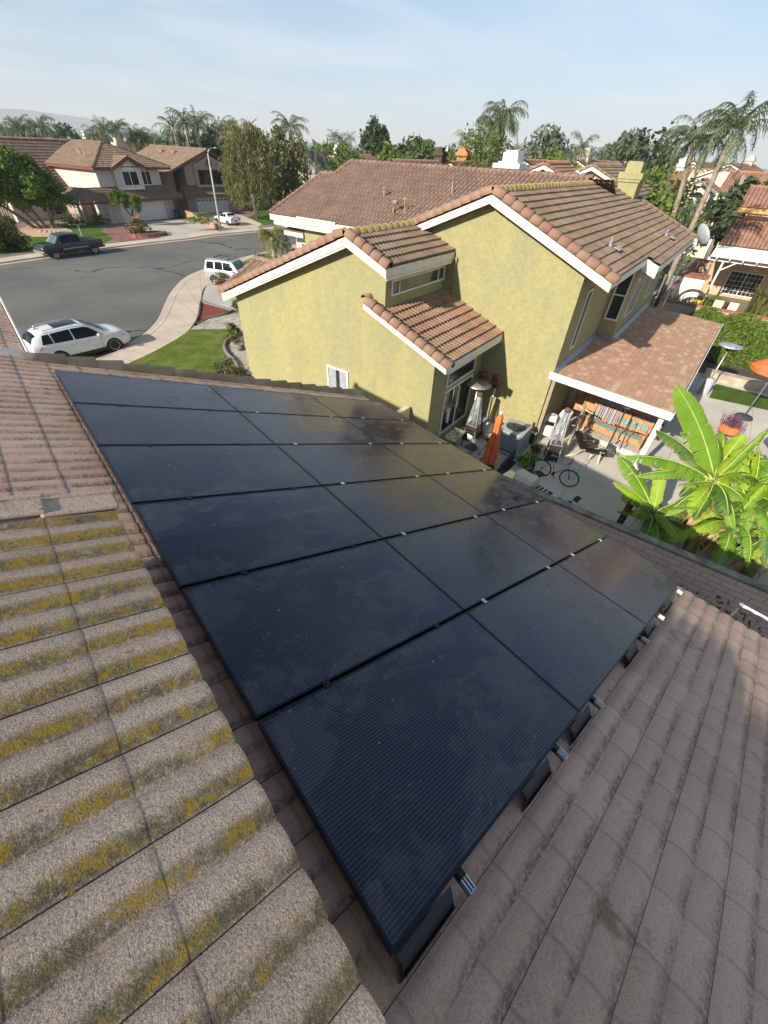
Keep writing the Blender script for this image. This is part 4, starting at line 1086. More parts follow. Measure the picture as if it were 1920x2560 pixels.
def palm(label, base, h, fr=2.6, n=20, trunk=.17, seed=1, group=None, mat=None, droop=1.0, lean=(0, 0), w=.5, parent=None, leafl=15, shaft=True, bark=None):
    base = V(base); rr = random.Random(seed)
    t = parent or thing('palm_tree', label, 'palm tree', base, 0, group)
    o = V(0, 0, 0) if parent is None else base
    top = o + V(lean[0], lean[1], h)
    m = MB(); pts = []; rs = []
    for i in range(7):
        k = i / 6; pts.append(o + V(lean[0] * k * k, lean[1] * k * k, h * k - (.1 if i == 0 else 0))); rs.append(trunk * (1.25 - .45 * k ** .5))
    m.tube(pts, rs, 8)
    m.obj('trunk', bark or M_PTR, t)
    m = MB()
    for i in range(n):
        az = 6.283 * i / n * 2.4 + rr.uniform(-.2, .2); el0 = rr.uniform(.35, 1.35) if i > n * .35 else rr.uniform(-.5, .5)
        L = fr * rr.uniform(.8, 1.1); steps = leafl; p = top.copy(); el_ = el0
        dirh = V(math.cos(az), math.sin(az), 0); side = V(-math.sin(az), math.cos(az), 0)
        prev = None
        for k in range(steps):
            f = k / steps
            d = dirh * math.cos(el_) + V(0, 0, 1) * math.sin(el_)
            q = p + d * (L / steps); el_ -= (.05 + .125 * f) * droop * 15 / steps
            wl = w * min(fr, 3.2) * .34 * (math.sin(math.pi * min(1, f * .88 + .12)) ** .6) * rr.uniform(.8, 1.1)
            upv = V(0, 0, 1)
            th_ = .030 * (fr if fr < 2 else .75 * fr) * (.6 + .8 * rr.random())
            for s in (-1, 1):
                if f < .08: continue
                tip = (p + q) * .5 + side * s * wl * rr.uniform(.4, .8) + d * wl * rr.uniform(.2, .5) - upv * wl * (.45 + .75 * rr.random())
                nrm = d * th_
                m.add([p, p + nrm, tip + nrm * .2, tip], [(0, 1, 2, 3)])
                tip2 = (p + q) * .5 + side * s * wl * rr.uniform(.3, .8) + d * wl * rr.uniform(.1, .5) - upv * wl * (.0 + .6 * rr.random())
                m.add([p + d * (L / steps * .5), p + d * (L / steps * .5) + nrm, tip2 + nrm * .2, tip2], [(0, 1, 2, 3)])
            m.add([p - side * .012 * fr, p + side * .012 * fr, q + side * .009 * fr, q - side * .009 * fr], [(0, 1, 2, 3)])
            p = q
    m.obj('crown', mat or M_PALM, t)
    return t

def shrub(label, base, rad, mat, n=700, size=.07, seed=1, cat='shrub', group=None, name='shrub', clumps=16, flower=None, nf=60, fs=.05, hollow=.35):
    t = thing(name, label, cat, base, 0, group)
    m = MB(); crown(m, (0, 0, rad[2] * .9), rad, n, size, seed, clumps, hollow, .42); m.obj('foliage', mat, t)
    m = MB()
    for i in range(4):
        a = i * 1.6 + seed; m.tube([V(0, 0, -.03), V(math.cos(a) * rad[0] * .5, math.sin(a) * rad[1] * .5, rad[2])], [.03, .01], 5)
    m.obj('stem', M_BARKD, t)
    if flower:
        m = MB(); crown(m, (0, 0, rad[2] * .95), [x * 1.05 for x in rad], nf, fs, seed + 5, 14, .8, .25); m.obj('blossom_cover', flower, t)['kind'] = 'stuff'
    return t

def TD(px, py, d, base_z=0.0):
    "tree foot and height from the pixel of its top and a distance"
    p = GD(px, py, d); return V(p.x, p.y, base_z), p.z - base_z

# left foreground group -----------------------------------------------------------
tb = G(115, 571, .12)
t = thing('broad_tree', 'wide green shade tree with twisting trunks on the orange gravel island', 'tree', tb)
m = MB()
rr = random.Random(4)
for (bx, by, tx, ty, tz, r0) in ((-.9, .6, -4.2, 1.5, 4.0, .2), (.2, 0, -1.5, -.5, 4.2, .2), (.6, -.4, 2.2, .3, 3.8, .16), (-.3, .2, -3.0, .5, 4.8, .15), (.6, -.2, 1.2, -1.0, 4.2, .13)):
    m.tube([V(bx, by, -.1), V(bx + (tx - bx) * .45, by + (ty - by) * .4, tz * .38), V(bx + (tx - bx) * .8, by + (ty - by) * .9, tz * .62), V(tx, ty, tz)], [r0, r0 * .85, r0 * .65, r0 * .3], 7)
m.obj('trunk', M_BARK, t)
m = MB()
crown(m, (-3.6, 1.2, 4.3), (3.6, 3.0, 2.5), 8200, .17, 3, 50, .4, .34)
crown(m, (.2, .2, 3.9), (2.9, 2.6, 2.1), 6800, .17, 4, 44, .4, .34)
crown(m, (-1.0, 0, 5.9), (2.4, 2.0, 1.5), 3000, .17, 8, 26, .4, .36)
crown(m, (2.5, -.4, 2.7), (1.3, 1.2, 1.1), 1700, .16, 5, 18, .4, .4)
m.obj('crown', leaf_mat('broad_tree_leaves', (.05, .10, .014), (.19, .28, .04)), t)
shrub('rounded dark green hedge bush at the left edge beside the pickup', G(15, 628, .12), (1.95, 1.3, 1.35), leaf_mat('hedge_leaves', (.035, .06, .012), (.14, .16, .03)), 7500, .12, 11, hollow=.6, clumps=40)
hb = G(338, 566, .12)
t = thing('pruned_tree', 'small heart shaped pruned tree in front of the white garage', 'tree', hb)
m = MB(); m.tube([V(0, 0, -.1), V(0, 0, 1.0)], [.17, .15], 8); m.tube([V(0, 0, .9), V(-.6, 0, 2.0)], [.12, .07], 7); m.tube([V(0, 0, .9), V(.35, .1, 2.1)], [.12, .07], 7); m.obj('trunk', M_BARKD, t)
m = MB(); crown(m, (-1.0, 0, 2.95), (.92, .85, .82), 2400, .09, 21, 24, .5, .34); crown(m, (.6, .1, 2.55), (1.08, .95, 1.0), 3000, .09, 22, 26, .5, .34); m.obj('crown', M_LFL, t)
M_PINK = simple('pink_petals', (.62, .25, .20), .8, var=.4, sc=9); M_REDF = simple('red_petals', (.40, .04, .03), .8, var=.4, sc=9)
pl = thing('brick_planter', 'low red brick planter ring below the pruned tree', 'planter', G(372, 590, .12))
m = MB()
for i in range(16):
    a = 6.283 * i / 16; m.box(V(1.9 * math.cos(a), 1.1 * math.sin(a), .16), (.80, .22, .40), rz=math.atan2(1.1 * math.cos(a), -1.9 * math.sin(a)))
m.obj('brick_ring', M_BRICKP, pl)
m = MB(); m.prism([V(1.85 * math.cos(6.283 * i / 20), 1.05 * math.sin(6.283 * i / 20), 0) for i in range(20)], V(0, 0, .3)); m.obj('soil', M_BED, pl)
shrub('bush with salmon pink flowers in the brick planter', G(355, 583, .3), (1.45, .9, .85), M_LF, 1500, .10, 31, flower=M_PINK, nf=480, fs=.10)
shrub('reddish green bush beside the entry walk of the white trimmed house', G(255, 560, .12), (1.3, .8, .55), M_LFO, 700, .08, 32, flower=M_REDF, nf=70)
shrub('low dark shrubs below the front window of the left house', G(180, 553, .12), (1.9, .6, .38), M_LFD, 800, .08, 33)
shrub('spiky green shrub below the porch post of the left house', G(213, 551, .12), (.8, .6, .6), M_LFG, 500, .09, 34)
shrub('tall dark cactus like plants beside the garage entry', G(268, 552, .12), (.9, .5, .95), M_LFD, 600, .08, 35, cat='plant')
shrub('bright green hedge on top of the brick retaining wall', G(505, 558, .9), (2.1, .9, .55), M_LFL, 1200, .09, 36)
# big weeping tree
wt = G(644, 547, .1)
t = thing('weeping_tree', 'tall olive green weeping tree on the corner lawn beside the second house', 'tree', wt)
m = MB(); m.tube([V(0, 0, -.1), V(-.05, .05, 2), V(-.3, .1, 4), V(-.6, .2, 8), V(-.4, 0, 11)], [.36, .31, .27, .18, .06], 9)
for i in range(9):
    a = i * 2.4; z0 = 3.4 + i * .75; m.tube([V(-.2, .1, z0), V(math.cos(a) * 1.3, math.sin(a) * 1.3, z0 + 1.3), V(math.cos(a) * 2.6, math.sin(a) * 2.6, z0 + 1.9)], [.12, .08, .03], 6)
m.obj('trunk', M_PTR, t)
m = MB(); r = np.random.RandomState(12)
for i in range(330):
    a = r.uniform(0, 6.283); z1 = r.uniform(3.2, 11.0); rad_ = 3.9 * math.sqrt(max(.06, 1 - ((z1 - 6.3) / 5.3) ** 2)) * r.uniform(.45, 1)
    L_ = r.uniform(.9, 2.6); k = 46
    tt = r.uniform(0, 1, k)
    c = np.stack([math.cos(a) * rad_ - .5 + r.normal(size=k) * .22, math.sin(a) * rad_ + r.normal(size=k) * .22, z1 - tt * L_], 1)
    d = np.tile(np.array([[0, 0, -1.0]]), (k, 1)) + r.normal(size=(k, 3)) * .3
    s = .17 * r.uniform(.6, 1.3, k)[:, None]; b = r.normal(size=(k, 3)); b[:, 2] = 0; b /= np.linalg.norm(b, axis=1)[:, None]
    q = np.stack([c - d * s, c + b * s * .34, c + d * s, c - b * s * .34], 1).reshape(-1, 3)
    o = len(m.v); m.v.extend(map(tuple, q.tolist())); m.f.extend([(o + 4 * j, o + 4 * j + 1, o + 4 * j + 2, o + 4 * j + 3) for j in range(k)]); m.m.extend([0] * k); m.smooth.extend([False] * k)
m.obj('crown', leaf_mat('weeping_leaves', (.07, .08, .02), (.23, .22, .07), .2), t)
b_, h_ = TD(690, 352, 92)
tree('broad_tree', 'dark green tree behind the weeping tree at the side street', 'tree', b_, 10.6, (5.2, 4.5, 4.9), M_LFO, 9000, .26, .3, 41, clumps=46)
b_, h_ = TD(556, 372, 90)
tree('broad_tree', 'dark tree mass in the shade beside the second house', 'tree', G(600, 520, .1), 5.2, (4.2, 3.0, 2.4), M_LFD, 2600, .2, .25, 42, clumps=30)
# hedged palms behind the two left houses --------------------------------------------
GP = 'palms behind the houses on the left'
PL = [(8, 332, 108, 'small dark palm at the left edge above the tiled roof'), (49, 316, 104, 'feathery palm over the left house, leftmost of the tall pair'), (100, 308, 104, 'tallest bushy palm behind the far left roof'),
      (240, 328, 112, 'yellowish palm just left of the white chimney'), (262, 318, 114, 'palm right behind the white chimney'), (292, 316, 112, 'palm between the two chimneys'),
      (333, 328, 114, 'drooping palm right of the cream chimney'), (352, 334, 116, 'lowest palm right of the cream chimney'), (372, 346, 120, 'small grey palm between the two left houses'), (404, 347, 120, 'low palm at the left foot of the big palm cluster'),
      (434, 312, 104, 'left palm of the big cluster behind the second house'), (461, 298, 102, 'highest palm of the big cluster behind the second house'), (493, 303, 104, 'right palm of the big cluster behind the second house'),
      (524, 322, 108, 'palm left of the weeping tree, first of three'), (550, 312, 106, 'palm left of the weeping tree, second of three'), (580, 318, 108, 'palm half hidden by the weeping tree')]
for i, (px, py, d, lb) in enumerate(PL):
    b_, h_ = TD(px, py + 12, d); palm(lb, b_, h_, 3.9 if i > 9 else 3.3, 26, .2, 100 + i, GP, droop=.95 + .1 * (i % 4), w=.6, leafl=14)
b_, h_ = TD(176, 345, 118); tree('dark_tree', 'small rounded dark tree over the ridge of the left house', 'tree', b_, h_ + 2.2, (2.6, 2.6, 2.6), M_LFD, 1200, .25, .2, 51)
b_, h_ = TD(500, 352, 103); 
for i, (px, d) in enumerate(((440, 112), (475, 110), (520, 108), (20, 112), (75, 114))):
    b_, h_ = TD(px, 372, d); tree('bushy_tree', ['leafy green mass below the left cluster palm', 'leafy green mass below the highest cluster palm', 'leafy green mass left of the weeping tree', 'leafy mass at the left edge below the palms', 'leafy mass behind the left ridge'][i], 'tree', b_, h_ + 2.2, (3.4, 3.0, 3.0), M_LFG, 2600, .42, .2, 60 + i, gap=.42, hollow=.3)
# palms and trees over the centre ---------------------------------------------------
b_, h_ = TD(724, 318, 98); palm('tall palm with a double pale trunk behind the white trimmed side street house', b_, h_, 3.9, 30, .34, 120, None, droop=1.2, w=.7)
b_, h_ = TD(790, 405, 84); palm('grey green drooping palm in front of the side street house', b_, h_ + .4, 3.0, 26, .2, 121, None, droop=1.6, w=.9, mat=leaf_mat('grey_palm_leaves', (.045, .055, .045), (.13, .14, .11), .1))
b_, h_ = TD(838, 385, 90); tree('round_tree', 'bright green round tree left of the wide roof ridge', 'tree', b_, h_ + 1.6, (3.2, 3.0, 2.4), M_LFL, 1700, .22, .2, 71)
b_, h_ = TD(885, 395, 88); tree('bushy_tree', 'green bushy tree just above the wide roof corner', 'tree', b_, h_ + 1.2, (2.8, 2.6, 2.2), M_LF, 1500, .22, .2, 72)
b_, h_ = TD(1213, 372, 62); tree('round_tree', 'dense round green tree below the twin palms', 'tree', b_, h_ + 1.6, (3.6, 3.2, 2.9), leaf_mat('round_tree_leaves', (.06, .10, .02), (.17, .22, .05)), 4200, .17, .25, 73, clumps=50, hollow=.7)
b_, h_ = TD(1185, 412, 58); tree('hedge_tree', 'dark clipped evergreen in front of the round tree', 'tree', b_, h_ + .4, (3.4, 2.4, 2.2), M_LFO, 3000, .13, .25, 74, clumps=40)
for i, (px, py, d, sz, lx) in enumerate(((1237, 318, 66, 3.4, 0), (1258, 296, 66, 3.9, .9))):
    b_, h_ = TD(px, py, d); palm(['shorter of the twin queen palms above the wide roof', 'taller of the twin queen palms above the wide roof'][i], b_ - V(lx, 0, 0), h_, sz, 26, .2, 130 + i, 'queen palms with drooping crowns', droop=1.35, w=.8, lean=(lx, 0))
CT = [('dark_conifer', 'tall dark conifer group above the wide roof ridge', 935, 300, 120, 5.2, M_LFD, 'cone', 1.0), ('dark_conifer', 'narrow dark conifer right of the tallest conifer', 962, 326, 120, 3.2, M_LFD, 'cone', 1.0),
      ('round_tree', 'light green round tree right of the dark conifers', 972, 375, 118, 3.6, M_LFL, None, 0), ('broad_tree', 'broad green tree with a domed crown beside the chimneys', 1038, 358, 125, 6.0, M_LF, None, 0),
      ('broad_tree', 'green tree behind the orange chimney', 1150, 376, 110, 5.2, M_LF, None, 0), ('broad_tree', 'big dark tree over the peaked roof in the right middle', 1402, 326, 95, 6.0, M_LFG, None, 0),
      ('bushy_tree', 'rounded bright bush tree below the big dark tree', 1395, 390, 72, 4.2, M_LFL, None, 0), ('grey_tree', 'loose grey green tree standing alone against the sky', 1567, 346, 120, 5.0, M_LFG, None, 0),
      ('dark_tree', 'dark evergreen tree left of the leaning palms', 1638, 330, 100, 6.2, M_LFD, None, 0), ('broad_tree', 'full green tree right behind the yellow green chimney', 1655, 424, 48, 4.6, M_LFL, None, 0),
      ('dark_tree', 'dark round tree cut by the right edge of the photo', 1925, 440, 60, 3.2, M_LFD, None, 0), ('broad_tree', 'hazy green tree left of the small palms', 812, 372, 150, 4.5, M_LF, None, 0),
      ('broad_tree', 'low tree behind the dark chimney', 1100, 378, 140, 4.5, M_LFG, None, 0)]
for i, (nm, lb, px, py, d, rad_, mt_, shp, _) in enumerate(CT):
    b_, h_ = TD(px, py, d); asp = 1.6 if shp else 1.0
    rz_ = min(rad_ * (1.9 if shp else .85), h_ * .48)
    near = d < 60
    tree(nm, lb, 'tree', b_, h_, (rad_, rad_ * .9, rz_), mt_, 9500 if near else 4600, .20 if near else .14 + d * .0030, .25, 80 + i, clumps=60 if near else 46, shape=shp, hollow=.25, gap=.42)
PS = [(834, 343, 160, 3, 'leftmost of the three small fan palms'), (848, 350, 160, 3, 'middle one of the three small fan palms'), (857, 356, 160, 2.8, 'third of the small fan palms, partly hidden'), (875, 347, 165, 3, 'lone small round headed fan palm'),
      (1163, 352, 120, 3.6, 'small palm left of the twin queen palms'), (1296, 370, 210, 3, 'tiny palm above the white chimney'), (1455, 372, 80, 3.2, 'palm with hanging fronds right of the big dark tree'), (1497, 392, 100, 3.2, 'low palm in the right background')]
for i, (px, py, d, fr, lb) in enumerate(PS):
    b_, h_ = TD(px, py, d); palm(lb, b_, h_, fr, 20, .22, 140 + i, 'small distant palms', droop=1.0 if i < 4 else 1.3, w=.8, leafl=9)
# leaning palms on the right -----------------------------------------------------------
for i, (foot, top, d, fr, mt_, lb, dr) in enumerate((((1680, 560), (1738, 350), 44, 2.7, M_PALM, 'left leaning queen palm with yellowing hanging fronds', 1.45), ((1726, 575), (1838, 325), 41, 3.3, M_PALM, 'right leaning queen palm with a wind blown crown', 1.25))):
    # foot pixel is where the trunk passes behind the roof
    a_ = GD(*foot, d); b_ = GD(*top, d + .5); k = a_.z / (b_.z - a_.z)
    ln = b_ - a_; foot0 = a_ - ln * .22
    palm(lb, V(foot0.x, foot0.y, 0), b_.z, fr, 30, .20, 150 + i, 'leaning queen palms', droop=dr, w=.55, lean=(b_.x - foot0.x, b_.y - foot0.y), leafl=20, mat=mt_)
b_, h_ = TD(1712, 525, 45); palm('small young palm between the leaning trunks', b_, h_, 1.6, 16, .10, 155, None, droop=1.3, w=.6)
f0 = G(1764, 650, 0); tp = thing('bare_trunk', 'thin bare grey palm trunk without a crown leaning beside the path', 'tree trunk', f0)
p1 = GD(1862, 438, math.hypot(f0.x, f0.y)) - f0; m = MB()
m.tube([V(0, 0, -.1), p1 * .4, p1 * .7, p1], [.30, .26, .22, .24], 8); m.obj('trunk', M_PTR, tp)
# distant woods and roofs -----------------------------------------------------------
m = MB(); r = np.random.RandomState(5)
for i in range(900):
    a = R(r.uniform(18, 118)); d = 110 + 520 * r.uniform(0, 1) ** .8 ; x, y = d * math.cos(a), d * math.sin(a); hh = r.uniform(3, 7.5) if d < 320 else r.uniform(4, 9.5)
    crown(m, (x, y, hh * .5), (r.uniform(2.5, 6), r.uniform(2.5, 6), hh * .55), 46, 1.1 + d / 220, i + 900, 7, .2, .6)
tag(m.obj('distant_trees', M_LFG), 'green belt of distant tree tops between the far roofs and the hills', 'trees', kind='stuff')

# young palms and shrubs by the front of the green house ---------------------------------
b_ = G(655, 665, .13)
p1_ = palm('young palm with a swollen white trunk beside the front lawn', G(692, 684, .13), 2.7, 1.9, 26, .30, 160, 'young palms in front of the green house', droop=1.5, w=.7, mat=M_PALMY, bark=simple('pale_trunk', (.6, .55, .45), .8, var=.25, sc=3))
palm('young grey green palm right of the white trunk', G(712, 690, .13), 2.3, 1.3, 20, .17, 161, 'young palms in front of the green house', droop=1.6, w=.8)
palm('low silver palm close to the entry wall', G(738, 690, .13), 1.7, 1.2, 18, .34, 162, 'young palms in front of the green house', droop=1.7, w=.8, mat=M_LFG, bark=simple('pale_trunk_b', (.6, .56, .48), .8))
shrub('leafy bush beside the white palm trunk', G(662, 660, .13), (.75, .6, .55), M_LF, 700, .07, 163)
shrub('bush with red flowers in front of the silver off road car', G(571, 716, .13), (.9, .6, .62), M_LFO, 900, .06, 164, flower=M_REDF, nf=120, fs=.05)
shrub('green agapanthus clump by the corner of the green house', G(583, 838, .13), (.45, .4, .35), M_LFL, 600, .08, 165, cat='plant')
shrub('dry flowering plant below the agapanthus clump', G(590, 858, .13), (.3, .3, .28), M_LFO, 300, .05, 166, cat='plant')
shrub('feathery grey green shrub at the wall corner above the mossy edge tiles', G(590, 950, .13), (.75, .55, .5), leaf_mat('rosemary_leaves', (.07, .08, .035), (.20, .20, .10)), 1500, .05, 167)
shrub('small green bush left of the feathery shrub', G(560, 942, .13), (.5, .4, .42), M_LF, 500, .06, 168)
shrub('dark leafy bush below the rake tip of the green house', G(596, 775, .13), (.4, .4, .6), M_LF, 500, .06, 169)
pb = thing('stone_pot', 'dark stone pot holding plants at the corner of the green house', 'pot', G(602, 875, .13))
m = MB(); m.lathe(V(0, 0, 0), [(.0001, 0), (.16, 0), (.24, .15), (.22, .3), (.17, .34), (.15, .32), (.0001, .3)], 16); m.obj('bowl', M_DKCON, pb)
# ------------------------------------------------------------------ far houses
M_W1 = stucco('white_stucco', (.66, .60, .53), (.58, .53, .47), streak=.2, bump=.25)
M_W2 = stucco('tan_stucco', (.50, .40, .32), (.44, .36, .29), streak=.2, bump=.25)
M_W3 = stucco('cream_stucco', (.64, .55, .42), (.56, .48, .37), streak=.2, bump=.25)
M_MAROON = simple('maroon_trim', (.20, .06, .055), .7, var=.25)
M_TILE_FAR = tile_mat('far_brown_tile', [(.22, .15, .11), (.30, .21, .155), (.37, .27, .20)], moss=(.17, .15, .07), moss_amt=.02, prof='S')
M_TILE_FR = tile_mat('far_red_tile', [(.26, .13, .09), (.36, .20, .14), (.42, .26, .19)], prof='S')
M_GDOOR = simple('garage_door_white', (.74, .74, .74), .6, var=.06)
def gdoor(parent, a0, a1, z0, z1, b, panels=4, lunettes=False):
    m = MB(); n = panels; h = (z1 - z0) / n
    for i in range(n): m.prism([V(a0, b, z0 + i * h + .012), V(a1, b, z0 + i * h + .012), V(a1, b, z0 + (i + 1) * h - .012), V(a0, b, z0 + (i + 1) * h - .012)], V(0, -.04, 0))
    g = m.obj('garage_door', M_GDOOR, parent)
    if lunettes:
        m = MB(); k = 8
        for i in range(k):
            c = a0 + (a1 - a0) * (i + .5) / k
            pts = [V(c + .24 * math.cos(math.pi * j / 6), b - .042, z1 - .42 + .20 * math.sin(math.pi * j / 6)) for j in range(7)]
            m.prism(pts, V(0, -.006, 0))
        m.obj('door_window', M_GLASS, g)
def gable_roof(parent, pts_front, pts_back, mat, name='roof', **k): pass
FT = dict(pitch=.30, expo=.42, amp=.075, th=.06, cols=4)

# --- first house on the left (white walls, maroon trim)
O1 = V(14.97, 72.95, 0)
h1 = thing('white_house', 'two storey white house with maroon roof trim behind the shade tree', 'house', O1, R(20))
m = MB(); m.prism([V(-3.2 + 3.2, 0, 0), V(10.05, 0, 0), V(10.05, 0, 2.6), V(0, 0, 2.6)], V(0, 9, 0)); m.obj('garage_wall', M_W1, h1)
m = MB(); m.prism([V(.5, .9, 2.5), V(9.65, .9, 2.5), V(9.65, .9, 5.75), V(.5, .9, 5.75)], V(0, 11, 0)); m.prism([V(2.6, .35, 3.4), V(6.5, .35, 3.4), V(6.5, .35, 5.7), V(4.8, .35, 6.65), V(2.9, .35, 5.7), V(2.6, .35, 5.7)], V(0, .6, 0)); m.obj('upper_wall', M_W1, h1)
m = MB(); m.prism([V(-7.2, 8.4, 0), V(-7.2, 17, 0), V(-7.2, 17, 4.2), V(-7.2, 12.7, 7.8), V(-7.2, 8.4, 3.3)], V(8.4, 0, 0)); m.obj('wing_wall', M_W1, h1)
m = MB(); m.prism([V(-3.1, 1.2, 0), V(-2.9, 1.2, 0), V(-2.9, 1.2, 2.5), V(-3.1, 1.2, 2.5)], V(0, .2, 0)); m.prism([V(-1.5, 3.2, 0), V(-.2, 3.2, 0), V(-.2, 3.2, 3), V(-1.5, 3.2, 3)], V(0, 5.3, 0)); m.obj('porch_wall', M_W2, h1)
m = MB()
e0, e1, f0, f1, ze, zr_ = -.05, 11.25, .25, 12.2, 5.75, 8.06
pk1, pk2 = V(5.6, 5.6, zr_), V(5.6, 12.2, zr_)
tiled(m, [V(e0, f0, ze), V(e1, f0, ze), pk1], **FT)
tiled(m, [V(e0, f1 - .01, ze), V(e0, f0, ze), pk1, pk2], **FT)
tiled(m, [V(e1, f0, ze), V(e1, f1, ze), pk2, pk1], **FT)
tiled(m, [V(2.2, -.05, 5.65), V(2.2, 3.0, 5.65), V(4.8, 3.0, 6.8), V(4.8, -.05, 6.8)], **FT)
tiled(m, [V(7.4, -.05, 5.65), V(7.4, 3.0, 5.65), V(4.8, 3.0, 6.8), V(4.8, -.05, 6.8)], **FT)
caps(m, V(e0, f0, ze + .03), pk1, r=.13); caps(m, V(e1, f0, ze + .03), pk1, r=.13); caps(m, pk1, pk2, r=.13); caps(m, V(4.8, -.1, 6.82), V(4.8, 2.6, 6.82), r=.12)
up1 = m.obj('upper_roof', M_TILE_FAR, h1)
m = MB()
tiled(m, [V(-7.6, 7.9, 3.25), V(4.2, 7.9, 3.25), V(4.2, 12.9, 8.0), V(-7.6, 12.9, 8.0)], **FT)
tiled(m, [V(-7.6, 17.9, 3.6), V(4.2, 17.9, 3.6), V(4.2, 12.9, 8.0), V(-7.6, 12.9, 8.0)], **FT)
caps(m, V(-7.6, 12.9, 8.03), V(5.6, 12.9, 8.03), r=.13)
m.obj('wing_roof', M_TILE_FAR, h1)
m = MB()
tiled(m, [V(-3.9, -.9, 2.55), V(11.3, -.9, 2.55), V(9.7, .9, 3.75), V(-2.0, .9, 3.75)], **FT)
tiled(m, [V(-3.9, 3.2, 2.55), V(-3.9, -.9, 2.55), V(-2.0, .9, 3.75), V(-2.0, 3.2, 3.75)], **FT)
tiled(m, [V(11.3, -.9, 2.55), V(11.3, 3.0, 2.55), V(9.7, 3.0, 3.75), V(9.7, .9, 3.75)], **FT)
caps(m, V(-3.9, -.9, 2.58), V(-2.0, .9, 3.78), r=.11); caps(m, V(11.3, -.9, 2.58), V(9.7, .9, 3.78), r=.11)
m.obj('porch_roof', M_TILE_BR, h1)
m = MB()
for A, B, o_ in ((V(e0, f0, ze), V(2.2, f0, ze), -ey), (V(7.4, f0, ze), V(e1, f0, ze), -ey), (V(e0, f1, ze), V(e0, f0, ze), -ex), (V(2.2, -.08, 5.66), V(4.8, -.08, 6.78), -ey), (V(4.8, -.08, 6.78), V(7.4, -.08, 5.66), -ey),
                 (V(-3.9, -.92, 2.55), V(11.3, -.92, 2.55), -ey), (V(-3.92, 3.2, 2.55), V(-3.92, -.9, 2.55), -ex), (V(-7.6, 7.88, 3.25), V(.4, 7.88, 3.25), -ey), (V(-7.62, 7.9, 3.3), V(-7.62, 12.9, 8.0), -ex)):
    board(m, A, B, .24, o_, .04)
m.obj('fascia', M_MAROON, h1)
gdoor(h1, 1.7, 8.45, .02, 2.15, 0, 4)
m = MB(); m.prism([V(8.9, 0, 0), V(9.0, 0, 0), V(9.0, 0, 2.5), V(8.9, 0, 2.5)], V(0, -.06, 0)); m.obj('downpipe', M_WHITE, h1)
window(h1, V(3.55, .35, 3.85), ex, -ey, 2.35, 1.6, cols=(1, 1), bar=.11, grid=(0, 0))
window(h1, V(6.7, .9, 3.85), ex, -ey, 1.5, 1.55, cols=(1, 1), bar=.09)
window(h1, V(-3.1, 8.4, .5), ex, -ey, 3.0, 1.6, cols=(.6, 1.2, .6), bar=.08, grid=(6, 4))
window(h1, V(-.9, 8.4, .3), ex, -ey, .5, 1.9, bar=.06)
m = MB()
pts = [V(4.72 + .85 * math.cos(math.pi * j / 12), .35, 5.5 + .62 * math.sin(math.pi * j / 12)) for j in range(13)]
m.prism(pts, V(0, -.05, 0)); m.prism([V(3.0, .35, 3.5), V(6.3, .35, 3.5), V(6.3, .35, 3.75), V(3.0, .35, 3.75)], V(0, -.10, 0)); m.obj('arch_trim', M_WHITE, h1)
m = MB(); m.prism([V(9.3, 8, 6.2), V(10.7, 8, 6.2), V(10.7, 9.2, 6.2), V(9.3, 9.2, 6.2)], V(0, 0, 1.9)); m.prism([V(9.1, 7.8, 7.5), V(10.9, 7.8, 7.5), V(10.9, 9.4, 7.5), V(9.1, 9.4, 7.5)], V(0, 0, .35)); m.prism([V(9.6, 8.3, 8.1), V(10.4, 8.3, 8.1), V(10.4, 8.9, 8.1), V(9.6, 8.9, 8.1)], V(0, 0, .5))
m.obj('chimney', M_W3, h1)
for (a, b) in ((1.8, 4.0), (2.4, 6.0), (2.9, 7.2), (4.2, 8)):
    m = MB(); m.tube([V(a, b, 6.2), V(a, b, 7.2 + .1 * a)], .07, 6); m.obj('roof_vent', M_FLASH, h1)
# --- second house (tan)
O2 = V(28.81, 79.73, 0)
h2 = thing('tan_house', 'two storey tan house with a half round window garage door behind the street lamp', 'house', O2, R(8))
m = MB(); m.prism([V(-1.15, 0, 0), V(8.4, 0, 0), V(8.4, 0, 2.5), V(-1.15, 0, 2.5)], V(0, 7, 0)); m.obj('garage_wall', M_W2, h2)
m = MB(); m.prism([V(-.1, .85, 2.4), V(7.2, .85, 2.4), V(7.2, .85, 6.0), V(3.9, .85, 7.35), V(-.1, .85, 5.7)], V(0, 19, 0)); m.prism([V(1.35, .5, 3.3), V(6.7, .5, 3.3), V(6.7, .5, 6.05), V(4.1, .5, 7.1), V(1.35, .5, 5.95)], V(0, .5, 0)); m.obj('upper_wall', M_W2, h2)
m = MB(); m.prism([V(-2.6, 2.5, 0), V(-1.2, 2.5, 0), V(-1.2, 2.5, 5.4), V(-2.6, 2.5, 5.4)], V(0, 16, 0)); m.obj('side_wall', M_W2, h2)
m = MB()
tiled(m, [V(-3.3, .3, 4.95), V(-3.3, 18.5, 4.95), V(3.9, 18.5, 7.75), V(3.9, .3, 7.75)], **FT)
tiled(m, [V(8.3, .3, 5.9), V(8.3, 18.5, 5.9), V(3.9, 18.5, 7.75), V(3.9, .3, 7.75)], **FT)
caps(m, V(3.9, .2, 7.78), V(3.9, 18.5, 7.78), r=.13); caps(m, V(-3.3, .25, 5.0), V(3.9, .25, 7.78), r=.11)
m.obj('upper_roof', M_TILE_FAR, h2)
